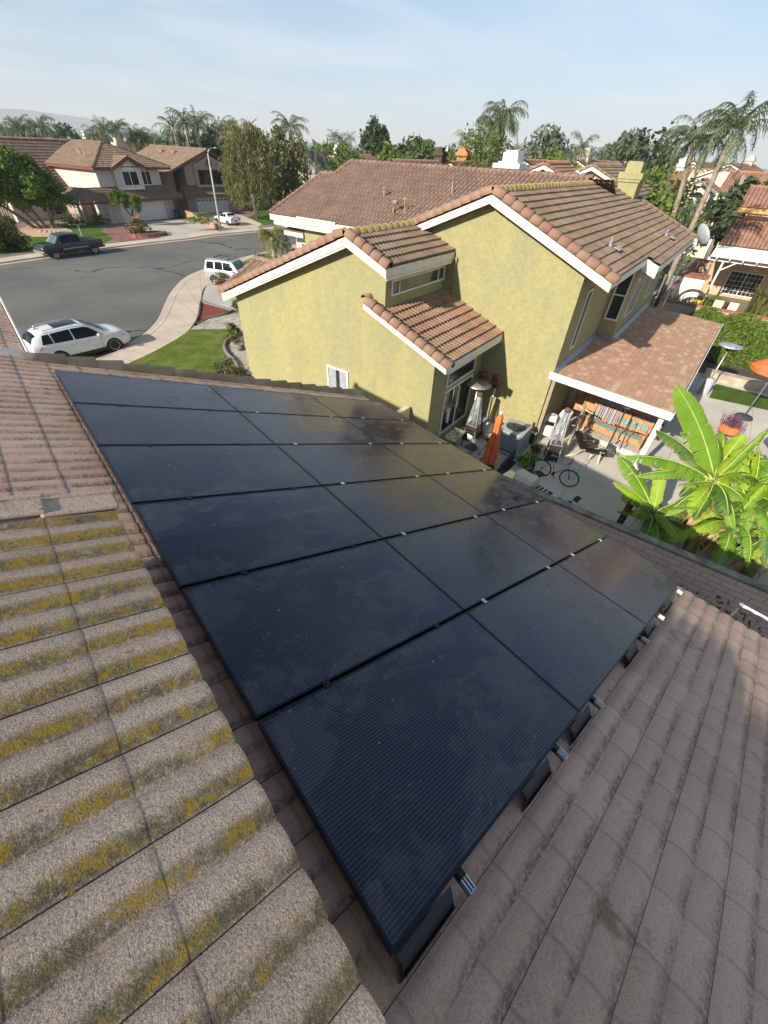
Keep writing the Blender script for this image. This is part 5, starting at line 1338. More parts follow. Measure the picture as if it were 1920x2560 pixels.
m = MB(); tiled(m, [V(-1.7, -.7, 2.4), V(9.2, -.7, 2.4), V(8.8, .9, 3.45), V(-1.0, .9, 3.45)], **FT); tiled(m, [V(-1.7, 1.4, 2.4), V(-1.7, -.7, 2.4), V(-1.0, .9, 3.45), V(-1.0, 1.4, 3.45)], **FT); m.obj('porch_roof', M_TILE_BR, h2)
m = MB()
for A, B, o_ in ((V(-3.3, .26, 4.97), V(3.9, .26, 7.72), -ey), (V(3.9, .26, 7.72), V(8.3, .26, 5.95), -ey), (V(-1.7, -.72, 2.4), V(9.2, -.72, 2.4), -ey), (V(-3.33, 18, 4.95), V(-3.33, .3, 4.95), -ex)): board(m, A, B, .22, o_, .04)
m.obj('fascia', simple('brown_trim', (.25, .14, .10), .7), h2)
gdoor(h2, .35, 5.8, .02, 2.05, 0, 4, True)
window(h2, V(1.85, .5, 3.65), ex, -ey, 4.1, 1.75, cols=(1, 1), bar=.05, frame=simple('dark_frame', (.1, .08, .07), .6))
m = MB(); m.prism([V(1.5, .5, 3.3), V(6.5, .5, 3.3), V(6.5, .5, 3.5), V(1.5, .5, 3.5)], V(0, -.12, 0)); m.obj('sill', M_W3, h2)
m = MB(); m.prism([V(3.95 + .55 * math.cos(6.283 * j / 14), .5, 6.15 + .5 * math.sin(6.283 * j / 14)) for j in range(14)], V(0, -.03, 0)); m.obj('round_vent', simple('brown_vent', (.22, .13, .10), .8), h2)
for b in (7.0, 11.0):
    m = MB(); m.box(V(2.2, b, 7.25), (.7, .7, .22)); m.obj('roof_vent', M_TILE_FR, h2)
# --- side street house
O3 = V(61.5, 106, 0)
h3 = thing('side_street_house', 'white house with a red porch roof behind the silver car on the side street', 'house', O3, R(-8))
m = MB(); m.prism([V(-.6, 0, 0), V(7, 0, 0), V(7, 0, 2.4), V(-.6, 0, 2.4)], V(0, 8, 0)); m.prism([V(.4, 1, 2.2), V(9, 1, 2.2), V(9, 1, 5.1), V(.4, 1, 5.1)], V(0, 8, 0)); m.prism([V(2.2, .4, 2.9), V(5.4, .4, 2.9), V(5.4, .4, 5.3), V(3.9, .4, 6.1), V(2.2, .4, 5.3)], V(0, .8, 0)); m.obj('wall', M_W1, h3)
m = MB()
tiled(m, [V(-1, .2, 5.1), V(9.5, .2, 5.1), V(9.5, 5.5, 7.2), V(-1, 5.5, 7.2)], **FT); tiled(m, [V(1.8, -.1, 5.1), V(1.8, 3, 5.1), V(4.0, 3, 6.2), V(4.0, -.1, 6.2)], **FT); tiled(m, [V(6.2, -.1, 5.1), V(6.2, 3, 5.1), V(4.0, 3, 6.2), V(4.0, -.1, 6.2)], **FT)
caps(m, V(-1, 5.5, 7.2), V(9.5, 5.5, 7.2), r=.13)
m.obj('upper_roof', M_TILE_FAR, h3)
m = MB(); tiled(m, [V(-1.3, -1, 2.2), V(7, -1, 2.2), V(7, 1, 3.3), V(-1.3, 1, 3.3)], **FT); m.obj('porch_roof', M_TILE_FR, h3)
m = MB(); board(m, V(-1.3, -1.02, 2.2), V(7, -1.02, 2.2), .22, -ey); board(m, V(-1, .18, 5.1), V(2, .18, 5.1), .2, -ey); m.obj('fascia', simple('green_trim', (.05, .09, .07), .7), h3)
gdoor(h3, .6, 5.6, .02, 1.95, 0, 4, True)
window(h3, V(2.8, .4, 3.2), ex, -ey, 1.9, 1.6, cols=(1, 1), bar=.09)
window(h3, V(.9, 1, 3.2), ex, -ey, .9, 1.6, bar=.09)
m = MB(); m.box(V(3.8, 5.2, 7.3), (1.1, 1.1, 1.6)); m.box(V(3.8, 5.2, 8.2), (1.3, 1.3, .25)); m.obj('chimney', M_W3, h3)

# --- house behind, right, with the arched window dormer
OH = N(73, 5, 0)
h4 = thing('arched_window_house', 'white house with an arched upper window behind the leaning palms', 'house', OH, PH)
def H4(q, z, p=0): return V(p, -q + 5, z)       # local: x = depth away, y = across
def H(p, q, z): return V(p, q - 5, z)
m = MB(); m.prism([H(0, 8.3, 0), H(0, 2.6, 0), H(0, 2.6, 4), H(0, 8.3, 4)], V(9, 0, 0)); m.prism([H(0, 8.2, 3.5), H(0, 5.5, 3.5), H(0, 5.5, 6.3), H(0, 6.9, 7.2), H(0, 8.2, 6.5)], V(6, 0, 0)); m.prism([H(3, 12, 0), H(3, 1, 0), H(3, 1, 5.4), H(3, 12, 5.4)], V(8, 0, 0)); m.obj('wall', M_W1, h4)
m = MB()
tiled(m, [H(-.8, 8.9, 6.55), H(6, 8.9, 6.55), H(6, 6.9, 7.55), H(-.8, 6.9, 7.55)], **FT)
tiled(m, [H(-.8, 4.9, 6.55), H(6, 4.9, 6.55), H(6, 6.9, 7.55), H(-.8, 6.9, 7.55)], **FT)
caps(m, H(-.9, 6.9, 7.6), H(5, 6.9, 7.6), r=.13)
tiled(m, [H(-.6, 11.5, 5.7), H(-.6, 8.9, 6.2), H(6, 8.9, 8.4), H(6, 11.5, 8.4)], **FT)
tiled(m, [H(-.2, 4.9, 6.5), H(-.2, 3.6, 6.5), H(6, 3.6, 8.4), H(6, 4.9, 8.4)], **FT)
tiled(m, [H(-.8, 3.9, 4.8), H(-.8, -1.2, 4.8), H(6, -1.2, 8.4), H(6, 3.9, 8.4)], **FT)
caps(m, H(6, 11.5, 8.42), H(6, -1.2, 8.42), r=.14)
m.obj('upper_roof', M_TILE_FR, h4)
m = MB(); tiled(m, [H(-1.4, 9.0, 3.6), H(-1.4, 2.4, 3.6), H(1.0, 3.2, 4.6), H(1.0, 9.0, 4.6)], **FT); m.obj('porch_roof', M_TILE_FR, h4)
m = MB(); board(m, H(-.83, 8.9, 6.55), H(-.83, 6.9, 7.55), .22, -ex); board(m, H(-.83, 6.9, 7.55), H(-.83, 4.9, 6.55), .22, -ex); board(m, H(-1.43, 9, 3.6), H(-1.43, 2.4, 3.6), .2, -ex); board(m, H(-.83, 3.9, 4.8), H(-.83, -1.2, 4.8), .2, -ex); m.obj('fascia', simple('green_grey_trim', (.14, .17, .13), .7), h4)
window(h4, H(0, 7.6, 4.4), -ey, -ex, 1.5, 1.5, cols=(1, 1), bar=.10, glass=glass_mat('pale_reflecting_glass', (.25, .3, .27)))
m = MB(); m.prism([H(0, 6.85 + .72 * math.cos(math.pi * j / 10), 5.9 + .55 * math.sin(math.pi * j / 10)) for j in range(11)], V(-.03, 0, 0)); m.obj('arch_window', M_GLASS, h4)
m = MB(); m.box(H(6, 10.3, 8.6), (1.2, 1.3, 1.4)); m.box(H(6, 10.3, 8.75), (1.5, 1.6, .3)); m.box(H(6, 10.3, 9.4), (.8, .8, .3)); m.obj('chimney', M_WHITE, h4)
for i, (q, w_, z0, z1) in enumerate(((6.3, .5, .6, 3.1), (5.5, .5, .6, 3.1), (4.3, 1.0, 1.2, 3.0), (3.2, .9, 0.2, 3.0))):
    window(h4, H(0, q, z0), -ey, -ex, w_, z1 - z0, bar=.08)

# --- orange house at the right edge with pergola
h5 = thing('orange_house', 'peach coloured house with a white pergola at the right edge', 'house', N(52, -2, 0), PH)
def H5(p, q, z): return V(p - 52, q + 2, z)
M_PEACH = stucco('peach_stucco', (.66, .44, .26), (.58, .39, .24), streak=.2, bump=.3)
m = MB(); m.prism([H5(51.5, 1.3, 0), H5(51.5, -8, 0), H5(51.5, -8, 3.9), H5(51.5, 1.3, 3.9)], V(12, 0, 0)); m.prism([H5(53.6, .8, 3.5), H5(53.6, -8, 3.5), H5(53.6, -8, 6.4), H5(53.6, .8, 6.4)], V(9, 0, 0)); m.obj('wall', M_PEACH, h5)
m = MB(); tiled(m, [H5(50.8, 1.5, 3.80), H5(50.8, -7, 3.80), H5(53.7, -7, 5.55), H5(53.7, 1.5, 5.55)], **FT); m.obj('lower_roof', M_TILE_FR, h5)
m = MB(); tiled(m, [H5(52.6, 1.5, 6.35), H5(52.6, -7, 6.35), H5(56, -7, 7.6), H5(56, 1.5, 7.6)], **FT); caps(m, H5(56, 1.5, 7.6), H5(56, -7, 7.6), r=.13); m.obj('upper_roof', M_TILE_FR, h5)
m = MB(); board(m, H5(52.55, 1.6, 6.33), H5(52.55, -7, 6.33), .32, -ex, .08); m.obj('fascia', simple('orange_trim', (.62, .34, .14), .6), h5)
window(h5, H5(53.6, .35, 4.75), -ey, -ex, 2.6, .9, bar=.12, frame=simple('yellow_trim', (.62, .42, .2), .6))
window(h5, H5(51.5, -.3, .2), -ey, -ex, 2.55, 1.85, cols=(1, 1), bar=.08, grid=(8, 5))
pg = thing('pergola', 'white slatted pergola shading the peach coloured house', 'pergola', N(49, -2, 0), PH)
def HP(p, q, z): return V(p - 49, q + 2, z)
m = MB()
for i in range(16): m.beam(HP(46.5 + i * .27, 1.6, 3.44 + i * .022), HP(46.5 + i * .27, -7, 3.44 + i * .022), .235, .04)
m.obj('slat', M_WHITE, pg)
m = MB()
for i in range(9): m.beam(HP(46.2, 1.1 - i * .9, 3.38), HP(51.4, 1.1 - i * .9, 3.38), .07, .16)
m.obj('rafter', M_WHITE, pg)
m = MB(); m.beam(HP(46.9, 1.7, 3.22), HP(46.9, -7, 3.22), .12, .2); m.obj('header_beam', M_WHITE, pg)
for (p_, q_) in ((46.9, .55), (46.9, -3.6)):
    m = MB(); m.box(HP(p_, q_, 1.58), (.14, .14, 3.16)); m.beam(HP(p_, q_, 2.5), HP(p_, q_ - .9, 3.15), .09); m.obj('post', M_WHITE, pg)
# --- neighbour roofs in the middle distance
def small_house(px, py, d, w, dp, hz, ang, mat_r, mat_w, label, chim=None, gable=True, seed=1):
    c = GD(px, py, d); rh = c.z; e = rh - (dp / 2) * .4
    t = thing('house', label, 'house', V(c.x, c.y, 0), R(ang))
    m = MB(); m.prism([V(-w / 2, -dp / 2 + .5, 0), V(-w / 2, dp / 2 - .5, 0), V(-w / 2, dp / 2 - .5, e + .1), V(-w / 2, 0, rh - .25), V(-w / 2, -dp / 2 + .5, e + .1)], V(w, 0, 0)); m.obj('wall', mat_w, t)
    ft = dict(pitch=.3 if d < 60 else .6, expo=.42 if d < 60 else .5, amp=.045 if d < 60 else .05, th=.06, cols=4 if d < 60 else 3)
    m = MB(); tiled(m, [V(-w / 2 - .4, -dp / 2, e), V(w / 2 + .4, -dp / 2, e), V(w / 2 + .4, 0, rh), V(-w / 2 - .4, 0, rh)], **ft)
    tiled(m, [V(w / 2 + .4, dp / 2, e), V(-w / 2 - .4, dp / 2, e), V(-w / 2 - .4, 0, rh), V(w / 2 + .4, 0, rh)], **ft); caps(m, V(-w / 2 - .4, 0, rh), V(w / 2 + .4, 0, rh), r=.15, seg=.5)
    if d < 60: caps(m, V(-w / 2 - .42, -dp / 2, e), V(-w / 2 - .42, 0, rh), r=.13); caps(m, V(-w / 2 - .42, dp / 2, e), V(-w / 2 - .42, 0, rh), r=.13)
    m.obj('roof', mat_r, t)
    m = MB()
    for s in (-1, 1):
        board(m, V(s * (w / 2 + .42), -dp / 2, e), V(s * (w / 2 + .42), 0, rh - .02), .22, V(s, 0, 0)); board(m, V(s * (w / 2 + .42), dp / 2, e), V(s * (w / 2 + .42), 0, rh - .02), .22, V(s, 0, 0))
        board(m, V(-w / 2 - .4, s * dp / 2, e), V(w / 2 + .4, s * dp / 2, e), .2, V(0, s, 0))
    m.obj('fascia', M_CREAMW, t)
    for k in (-.28, .2):
        window(t, V(-w / 2, dp * k + .5, e - 2.0), -ey, -ex, 1.4, 1.3, cols=(1, 1), bar=.09)
        window(t, V(w * k - .7, -dp / 2 + .5, e - 2.0), ex, -ey, 1.4, 1.2, cols=(1, 1), bar=.09)
    if chim:
        m = MB(); cx, cy, cm_ = chim; m.box(V(cx, cy, rh - .2), (1.0, 1.1, 2.4)); m.box(V(cx, cy, rh + .75), (1.35, 1.45, .3)); m.box(V(cx, cy, rh + 1.15), (.8, .8, .5)); m.obj('chimney', cm_, t)
    return t
s1 = small_house(1395, 411, 40, 7.5, 6.5, 0, 20, M_TILE_FR, M_W3, 'house with a gable louvre and a skylight just behind the wide roof', None)
m = MB(); m.box(V(2.1, -1.6, CAMZ + GD(1395, 411, 40).z - CAMZ - .48), (1.9, .9, .08), tilt=Matrix.Rotation(R(21.8), 3, 'X')); sk_ = m.obj('skylight', M_WHITE, s1)
m = MB(); m.box(V(2.1, -1.61, GD(1395, 411, 40).z - .43), (1.7, .72, .03), tilt=Matrix.Rotation(R(21.8), 3, 'X')); m.obj('skylight_glass', M_GLASS, sk_)
small_house(1520, 416, 46, 9, 7.5, 0, 15, M_TILE_FAR, M_W3, 'house with a brown tile roof between the skylight roof and the green chimney')
small_house(1342, 404, 62, 8, 6.0, 0, 18, M_TILE_FR, M_W3, 'small cream gabled house with a pink gable vent behind the white chimney')
wch = thing('white_chimney', 'large white stepped chimney rising behind the wide roof ridge', 'chimney', N(31.5, 13.1, 0), PH)
pc_ = GD(1285, 385, 34)
wch.location = (pc_.x, pc_.y, 0)
m = MB(); m.box(V(0, 0, 4.3), (1.3, 1.3, 8.5)); m.box(V(0, 0, 8.35), (1.75, 1.75, .22)); m.box(V(0, 0, 8.15), (1.6, 1.6, .2)); m.obj('shaft', M_WHITE, wch)
m = MB(); m.box(V(0, 0, 8.72), (.95, .95, .52)); m.box(V(0, 0, 9.0), (.75, .75, .15)); m.obj('flue', M_WHITE, wch)
HB = [(1060, 404, 66, 12, 8, 10, M_TILE_FAR, 'brown roofed house with a dark brick chimney above the wide roof', (3.5, 0, M_BARKD)), (1160, 408, 60, 9, 7, 25, M_TILE_FR, 'pink roofed house with an orange chimney beside the clipped evergreen', (2.6, 1, simple('orange_chimney', (.5, .22, .1), .8))),
      (905, 388, 115, 16, 9, 5, M_TILE_FR, 'wide pinkish roof left of the dark conifers', (-6, 1, M_WHITE)), (840, 396, 108, 14, 9, 12, M_TILE_FAR, 'brown roof behind the grey green palm with a white chimney', (2, 1, M_WHITE)),
      (760, 386, 125, 18, 10, 0, M_TILE_FAR, 'brown roof to the left of the double trunk palm', (-2, 1, M_W3)), (1000, 382, 150, 14, 9, 15, M_FLASH, 'grey roofed house behind the round light green tree', None),
      (1120, 386, 140, 14, 9, 5, M_TILE_FR, 'far pink roof with a tall pink chimney', (0, 0, M_W3)), (1500, 405, 85, 14, 9, 5, M_TILE_FAR, 'long tan roof with a cream chimney in the right background', (-5, 0, M_W3)),
      (1600, 404, 105, 16, 9, 10, M_TILE_FAR, 'tan roof between the grey tree and the dark evergreen', None), (1860, 412, 120, 20, 10, 5, M_TILE_FR, 'long pink roof with a pale chimney at the far right', (4, 0, M_W3)),
      (1780, 408, 140, 16, 9, -5, M_TILE_FAR, 'roof behind the right leaning palm crown', None), (1250, 398, 130, 14, 9, 5, M_TILE_FR, 'far red roof behind the twin queen palms', None), (230, 352, 125, 16, 9, 20, M_TILE_FAR, 'roof with a white chimney behind the first white house', (-1, 0, M_WHITE))]
for i, (px, py, d, w_, dp_, an, mr, lb, chm) in enumerate(HB): small_house(px, py, d, w_, dp_, 0, an, mr, (M_W1, M_W3, M_W2)[i % 3], lb, chm)
# more distant roofs: real houses spread over the plain, one group
r_ = random.Random(77); dm = 0
base_h = None
for i in range(70):
    a = R(r_.uniform(20, 112)); d = r_.uniform(170, 430); x, y = d * math.cos(a), d * math.sin(a)
    if base_h is None:
        t = thing('distant_house', 'one of the many small tiled houses spread between far tree tops', 'house', V(x, y, 0), r_.uniform(0, 3), 'far away tiled houses')
        m = MB(); m.prism([V(-7, -4, 0), V(-7, 4, 0), V(-7, 4, 4.6), V(-7, 0, 6.2), V(-7, -4, 4.6)], V(14, 0, 0)); m.obj('wall', M_W3, t)
        m = MB(); tiled(m, [V(-7.5, -4.6, 4.5), V(7.5, -4.6, 4.5), V(7.5, 0, 6.5), V(-7.5, 0, 6.5)], pitch=1, expo=1, amp=.08, th=.08, cols=3); tiled(m, [V(7.5, 4.6, 4.5), V(-7.5, 4.6, 4.5), V(-7.5, 0, 6.5), V(7.5, 0, 6.5)], pitch=1, expo=1, amp=.08, th=.08, cols=3); m.obj('roof', M_TILE_FR, t)
        m = MB(); m.box(V(4, 1, 6.6), (1, 1, 1.8)); m.obj('chimney', M_WHITE, t)
        base_h = t
    else:
        t = copy_tree(base_h); t.location = (x, y, 0); t.rotation_euler = (0, 0, r_.uniform(0, 3)); s = r_.uniform(.85, 1.1); t.scale = (s, s, s)
# ------------------------------------------------------------------ vehicles
def paint(name, c, metal=.0, rough=.28):
    t = NT(name); t.set(rough, metal, .5); t.b.inputs['Coat Weight'].default_value = .6; t.b.inputs['Coat Roughness'].default_value = .06
    t.col(t.mix(t.rng(t.noise(3, 4), .3, .7), tuple(x * .93 for x in c), c)); return t.mat
M_TYRE = simple('tyre_rubber', (.018, .018, .018), .85, var=.3); M_RIM = simple('alloy_rim', (.55, .55, .56), .3, metal=.7, var=.1)
M_TINT = simple('tinted_car_glass', (.006, .007, .009), .12, var=.3, spec=.25); M_WSG = glass_mat('windscreen_glass', (.10, .16, .14), .05); M_RED = simple('red_lamp', (.35, .012, .02), .25, var=.2); M_LAMP = simple('clear_lamp', (.6, .6, .58), .15, var=.1)
M_PLAST = simple('black_plastic', (.02, .02, .022), .6, var=.2)
def car(label, cat, loc, rz, P_, mat, name='parked_car', bed=None, glass=M_TINT, wglass=M_TINT, rim=M_RIM, extras=()):
    """P_['st']: stations (x, bottom, belt, roof, half width at belt, half width at roof), rear to front"""
    t = thing(name, label, cat, loc, rz)
    st = P_['st']
    def at(x):
        for i in range(len(st) - 1):
            if st[i][0] <= x <= st[i + 1][0]:
                k = (x - st[i][0]) / (st[i + 1][0] - st[i][0] + 1e-9); return [st[i][j] + (st[i + 1][j] - st[i][j]) * k for j in range(6)]
        return list(st[-1] if x > st[-1][0] else st[0])
    def ring(x):
        _, zb, zl_, zr_, wb, wr = at(x)
        sill = zb + (zl_ - zb) * .16
        pts = [(0, zb), (wb * .86, zb), (wb * .97, sill), (wb * 1.0, zb + (zl_ - zb) * .55), (wb * .985, zl_ - .05), (wb * .955, zl_)]
        pts += [(wb * .955 + (wr - wb * .955) * .5 + .012, zl_ + (zr_ - zl_) * .52), (wr, zr_ - min(.07, (zr_ - zl_) * .22)), (wr * .86, zr_ - .012), (wr * .45, zr_ + .018), (0, zr_ + .025)]
        return pts
    xs = []
    for i in range(len(st) - 1):
        n = max(1, int(round((st[i + 1][0] - st[i][0]) / .16)))
        xs += [st[i][0] + (st[i + 1][0] - st[i][0]) * k / n for k in range(n)]
    xs.append(st[-1][0])
    m = MB(); n = 11; full = []
    for x in xs:
        r_ = ring(x); row = [V(x, y, z) for y, z in r_] + [V(x, -y, z) for y, z in r_[-2:0:-1]]
        full.append(row)
    nn = len(full[0]); vs = [p for r_ in full for p in r_]; fs = []
    for i in range(len(xs) - 1):
        for k in range(nn): fs.append((i * nn + k, (i + 1) * nn + k, (i + 1) * nn + (k + 1) % nn, i * nn + (k + 1) % nn))
    fs.append(tuple(range(nn))); fs.append(tuple((len(xs) - 1) * nn + k for k in range(nn))[::-1])
    m.add(vs, fs, True)
    bo = m.obj('body', mat, t); es = bo.modifiers.new('e', 'EDGE_SPLIT'); es.split_angle = R(28)
    def S(x, f, s, off=.012):   # point on the greenhouse side, f 0 belt .. 1 roof edge
        r_ = ring(x); a_, b_, c_ = r_[5], r_[6], r_[7]
        if f < .52: k = f / .52; y, z = a_[0] + (b_[0] - a_[0]) * k, a_[1] + (b_[1] - a_[1]) * k
        else: k = (f - .52) / .48; y, z = b_[0] + (c_[0] - b_[0]) * k, b_[1] + (c_[1] - b_[1]) * k
        return V(x, s * (y + off), z + .003)
    for s in (-1, 1):
        for w in P_['win']:     # (x0b, x1b, x0t, x1t)
            m = MB(); g = []
            for f in (.06, .5, .90):
                xa = w[0] + (w[2] - w[0]) * f; xb = w[1] + (w[3] - w[1]) * f
                g.append([S(xa + (xb - xa) * k / 4, f, s) for k in range(5)])
            for a_ in range(2):
                for k in range(4): m.quad(g[a_][k], g[a_][k + 1], g[a_ + 1][k + 1], g[a_ + 1][k])
            m.obj('side_window', glass, t)
    def T(x, u, off=.010):      # point on the top surface, u -1..1 across
        r_ = ring(x); half = [r_[7], r_[8], r_[9], r_[10]]
        ys = [q[0] for q in half]; au = abs(u) * ys[0] * .97
        for i in range(3):
            if ys[i + 1] <= au <= ys[i] + 1e-9:
                k = (au - ys[i + 1]) / (ys[i] - ys[i + 1] + 1e-9); z = half[i + 1][1] + (half[i][1] - half[i + 1][1]) * k; break
        return V(x, (1 if u > 0 else -1) * au, z + off)
    for nm, x0, x1, u_, mt in P_['top']:
        m = MB(); K = 6; J = 4
        g = [[T(x0 + (x1 - x0) * j / J, -u_ + 2 * u_ * k / K, .014) for k in range(K + 1)] for j in range(J + 1)]
        for j in range(J):
            for k in range(K): m.quad(g[j][k], g[j + 1][k], g[j + 1][k + 1], g[j][k + 1])
        m.obj(nm, mt, t)
    R_ = P_['r']
    for x in P_['ax']:
        _, zb, zl_, zr_, wb, wr = at(x)
        for s in (-1, 1):
            m = MB(); rot = Matrix.Rotation(R(90), 3, 'X')
            c = V(x, s * (wb - .10), R_)
            m.lathe(c, [(R_ * .66, -.11), (R_ * .96, -.11), (R_, -.08), (R_, .08), (R_ * .96, .11), (R_ * .66, .11), (R_ * .66, -.11)], 24, rot=rot)
            wh = m.obj('tyre', M_TYRE, t)
            m = MB(); m.lathe(c, [(.0001, -s * .02), (R_ * .2, -s * .02), (R_ * .2, -s * .09), (R_ * .16, -s * .10), (.0001, -s * .10)], 12, rot=rot)
            m.lathe(c, [(R_ * .70, -s * .112), (R_ * .62, -s * .105), (R_ * .60, -s * .02), (R_ * .68, s * .02)], 24, rot=rot)
            for q in range(5):
                an = 6.283 * q / 5 + .3; d = V(math.cos(an), 0, math.sin(an))
                m.beam(c + d * R_ * .1 + V(0, s * .085, 0), c + d * R_ * .63 + V(0, s * .09, 0), R_ * .17, .03, up=V(0, 1, 0))
            m.obj('rim', rim, wh)
            m = MB(); pts = [V(x + (R_ * 1.17) * math.cos(math.pi * j / 12), s * (wb * 1.0 + .006), R_ * .75 + (R_ * 1.22) * math.sin(math.pi * j / 12)) for j in range(13)] + [V(x - R_ * 1.17, s * (wb + .006), zb), V(x + R_ * 1.17, s * (wb + .006), zb)]
            m.prism(pts, V(0, -s * .12, 0)); m.obj('wheel_arch', M_PLAST, t)
    return t, at, S
def bx(t, nm, c, d, mat, rz=0, bevel=0):
    m = MB(); m.box(c, d, rz); o = m.obj(nm, mat, t)
    if bevel: b = o.modifiers.new('b', 'BEVEL'); b.width = bevel; b.segments = 2
    return o

# white SUV nearest the camera
SUV = dict(st=[(-2.28, .40, .92, .98, .82, .72), (-2.22, .28, .98, 1.10, .87, .72), (-2.02, .22, 1.04, 1.40, .90, .64), (-1.66, .20, 1.05, 1.55, .92, .62), (-.4, .19, .99, 1.62, .93, .64), (.25, .19, .97, 1.59, .93, .64), (.70, .19, .97, 1.42, .92, .66), (1.24, .20, .98, 1.07, .91, .78), (1.75, .22, .94, 1.02, .90, .74), (2.10, .26, .84, .91, .84, .62), (2.28, .36, .68, .74, .72, .5)],
           win=[(-1.80, -1.32, -1.60, -1.34), (-1.27, -.42, -1.27, -.42), (-.36, .98, -.36, .42)],
           top=[('rear_window', -2.19, -1.86, .92, M_TINT), ('windscreen', .42, 1.22, .90, M_TINT), ('sunroof', -.95, .40, .70, M_TINT)], ax=(-1.31, 1.31), r=.37)
a_, b_ = G(151.6, 894, .35), G(285.5, 861.6, .35)
hd = (b_ - a_).normalized(); lf = V(-hd.y, hd.x, 0); c_ = (a_ + b_) / 2 + lf * .80
M_WCAR = paint('white_car_paint', (.72, .73, .74))
t, at, S = car('white sport utility car parked at the near kerb', 'car', V(c_.x, c_.y, 0.0), math.atan2(hd.y, hd.x), SUV, M_WCAR)
for s in (-1, 1):
    m = MB(); m.tube([V(-1.55, s * .58, 1.56), V(-1.45, s * .58, 1.62), V(.0, s * .60, 1.67), V(.2, s * .60, 1.61)], .018, 6); m.obj('roof_rail', M_ALU, t)
    m = MB(); m.prism([V(-2.24, s * .70, .86), V(-2.0, s * .895, .86), V(-1.82, s * .915, 1.0), V(-2.18, s * .74, 1.0)], V(-.02, s * .015, 0)); m.obj('tail_lamp', M_RED, t)
    m = MB(); m.prism([V(1.85, s * .90, .80), V(2.16, s * .76, .76), V(2.2, s * .74, .68), V(1.9, s * .89, .72)], V(.015, s * .012, .01)); m.obj('headlight', M_LAMP, t)
    bx(t, 'mirror', V(.72, s * 1.02, 1.05), (.14, .2, .13), M_WCAR, bevel=.03)
    bx(t, 'sill_trim', V(0, s * .925, .30), (1.9, .03, .16), M_PLAST)
    bx(t, 'door_handle', V(-.55, s * .925, .86), (.2, .03, .035), M_ALU); bx(t, 'door_handle', V(.2, s * .925, .86), (.2, .03, .035), M_ALU)
    for x in (-.39, .78): bx(t, 'door_gap', V(x, s * .916, .62), (.012, .012, .66), M_PLAST)
    bx(t, 'badge', V(.55, s * .925, .58), (.36, .008, .035), M_ALU)
bx(t, 'bumper_trim', V(2.18, 0, .36), (.16, 1.3, .14), M_PLAST, bevel=.03)
bx(t, 'bumper_trim', V(-2.22, 0, .36), (.14, 1.3, .16), M_PLAST, bevel=.03)
m = MB(); m.prism([V(-1.7, 0, 1.57), V(-1.45, 0, 1.59), V(-1.62, 0, 1.68)], V(0, .03, 0)); m.obj('antenna_fin', M_WCAR, t)
# dark pickup
PK = dict(st=[(-2.75, .55, 1.08, 1.10, .88, .80), (-2.7, .48, 1.10, 1.13, .94, .86), (-.78, .42, 1.10, 1.13, .95, .87), (-.76, .42, 1.12, 1.75, .95, .68), (-.2, .40, 1.11, 1.83, .95, .70), (.75, .40, 1.10, 1.82, .95, .70), (1.05, .40, 1.10, 1.70, .95, .72), (1.58, .42, 1.10, 1.18, .95, .88), (2.55, .46, 1.07, 1.13, .95, .88), (2.72, .50, 1.00, 1.06, .93, .86), (2.77, .54, .92, .98, .90, .84)],
          win=[(-.72, .02, -.70, .0), (.08, 1.22, .08, .85)], top=[('windscreen', 1.08, 1.57, .92, M_WSG), ('roof_panel', -.6, .9, .93, paint('dark_green_roof', (.05, .07, .06)))], ax=(-1.72, 1.92), r=.385)
a_, b_ = G(241.6, 622.5, .38), G(137.4, 636.4, .38)
hd = (b_ - a_).normalized(); lf = V(-hd.y, hd.x, 0); c_ = (a_ + b_) / 2 - lf * .82
M_PKP = paint('dark_green_paint', (.022, .030, .028))
c_ = (a_ + b_) / 2 + lf * -.0
side_ = lf if lf.y > 0 else -lf
c_ = (a_ + b_) / 2 + side_ * .85
t, at, S = car('dark green extended cab pickup truck parked across the street', 'pickup truck', V(c_.x, c_.y, 0), math.atan2(hd.y, hd.x), PK, M_PKP)
m = MB(); m.prism([V(-2.62, .78, 1.145), V(-2.62, -.78, 1.145), V(-.86, -.78, 1.145), V(-.86, .78, 1.145)], V(0, 0, .012)); m.obj('bed', M_PLAST, t)
for s in (-1, 1):
    bx(t, 'bed_rail', V(-1.74, s * .85, 1.15), (1.9, .07, .06), M_PKP)
    bx(t, 'side_moulding', V(-.1, s * .958, .72), (2.3, .02, .07), M_ALU)
    bx(t, 'mirror', V(1.2, s * 1.08, 1.2), (.12, .22, .2), M_PLAST, bevel=.02)
    bx(t, 'headlight', V(2.72, s * .68, .88), (.10, .32, .18), M_LAMP, bevel=.02)
    bx(t, 'tail_lamp', V(-2.73, s * .84, .95), (.06, .14, .34), M_RED)
    bx(t, 'door_gap', V(.05, s * .952, .80), (.012, .012, .6), M_PLAST); bx(t, 'door_gap', V(1.3, s * .952, .80), (.012, .012, .6), M_PLAST)
    bx(t, 'door_handle', V(.2, s * .96, .98), (.18, .03, .04), M_PLAST)
bx(t, 'front_bumper', V(2.78, 0, .58), (.22, 1.75, .2), M_ALU, bevel=.04)
bx(t, 'grille', V(2.775, 0, .86), (.06, .95, .22), simple('grille_dark', (.10, .09, .09), .4, metal=.5), bevel=.02)
bx(t, 'rear_bumper', V(-2.82, 0, .58), (.2, 1.75, .16), M_PLAST, bevel=.03)
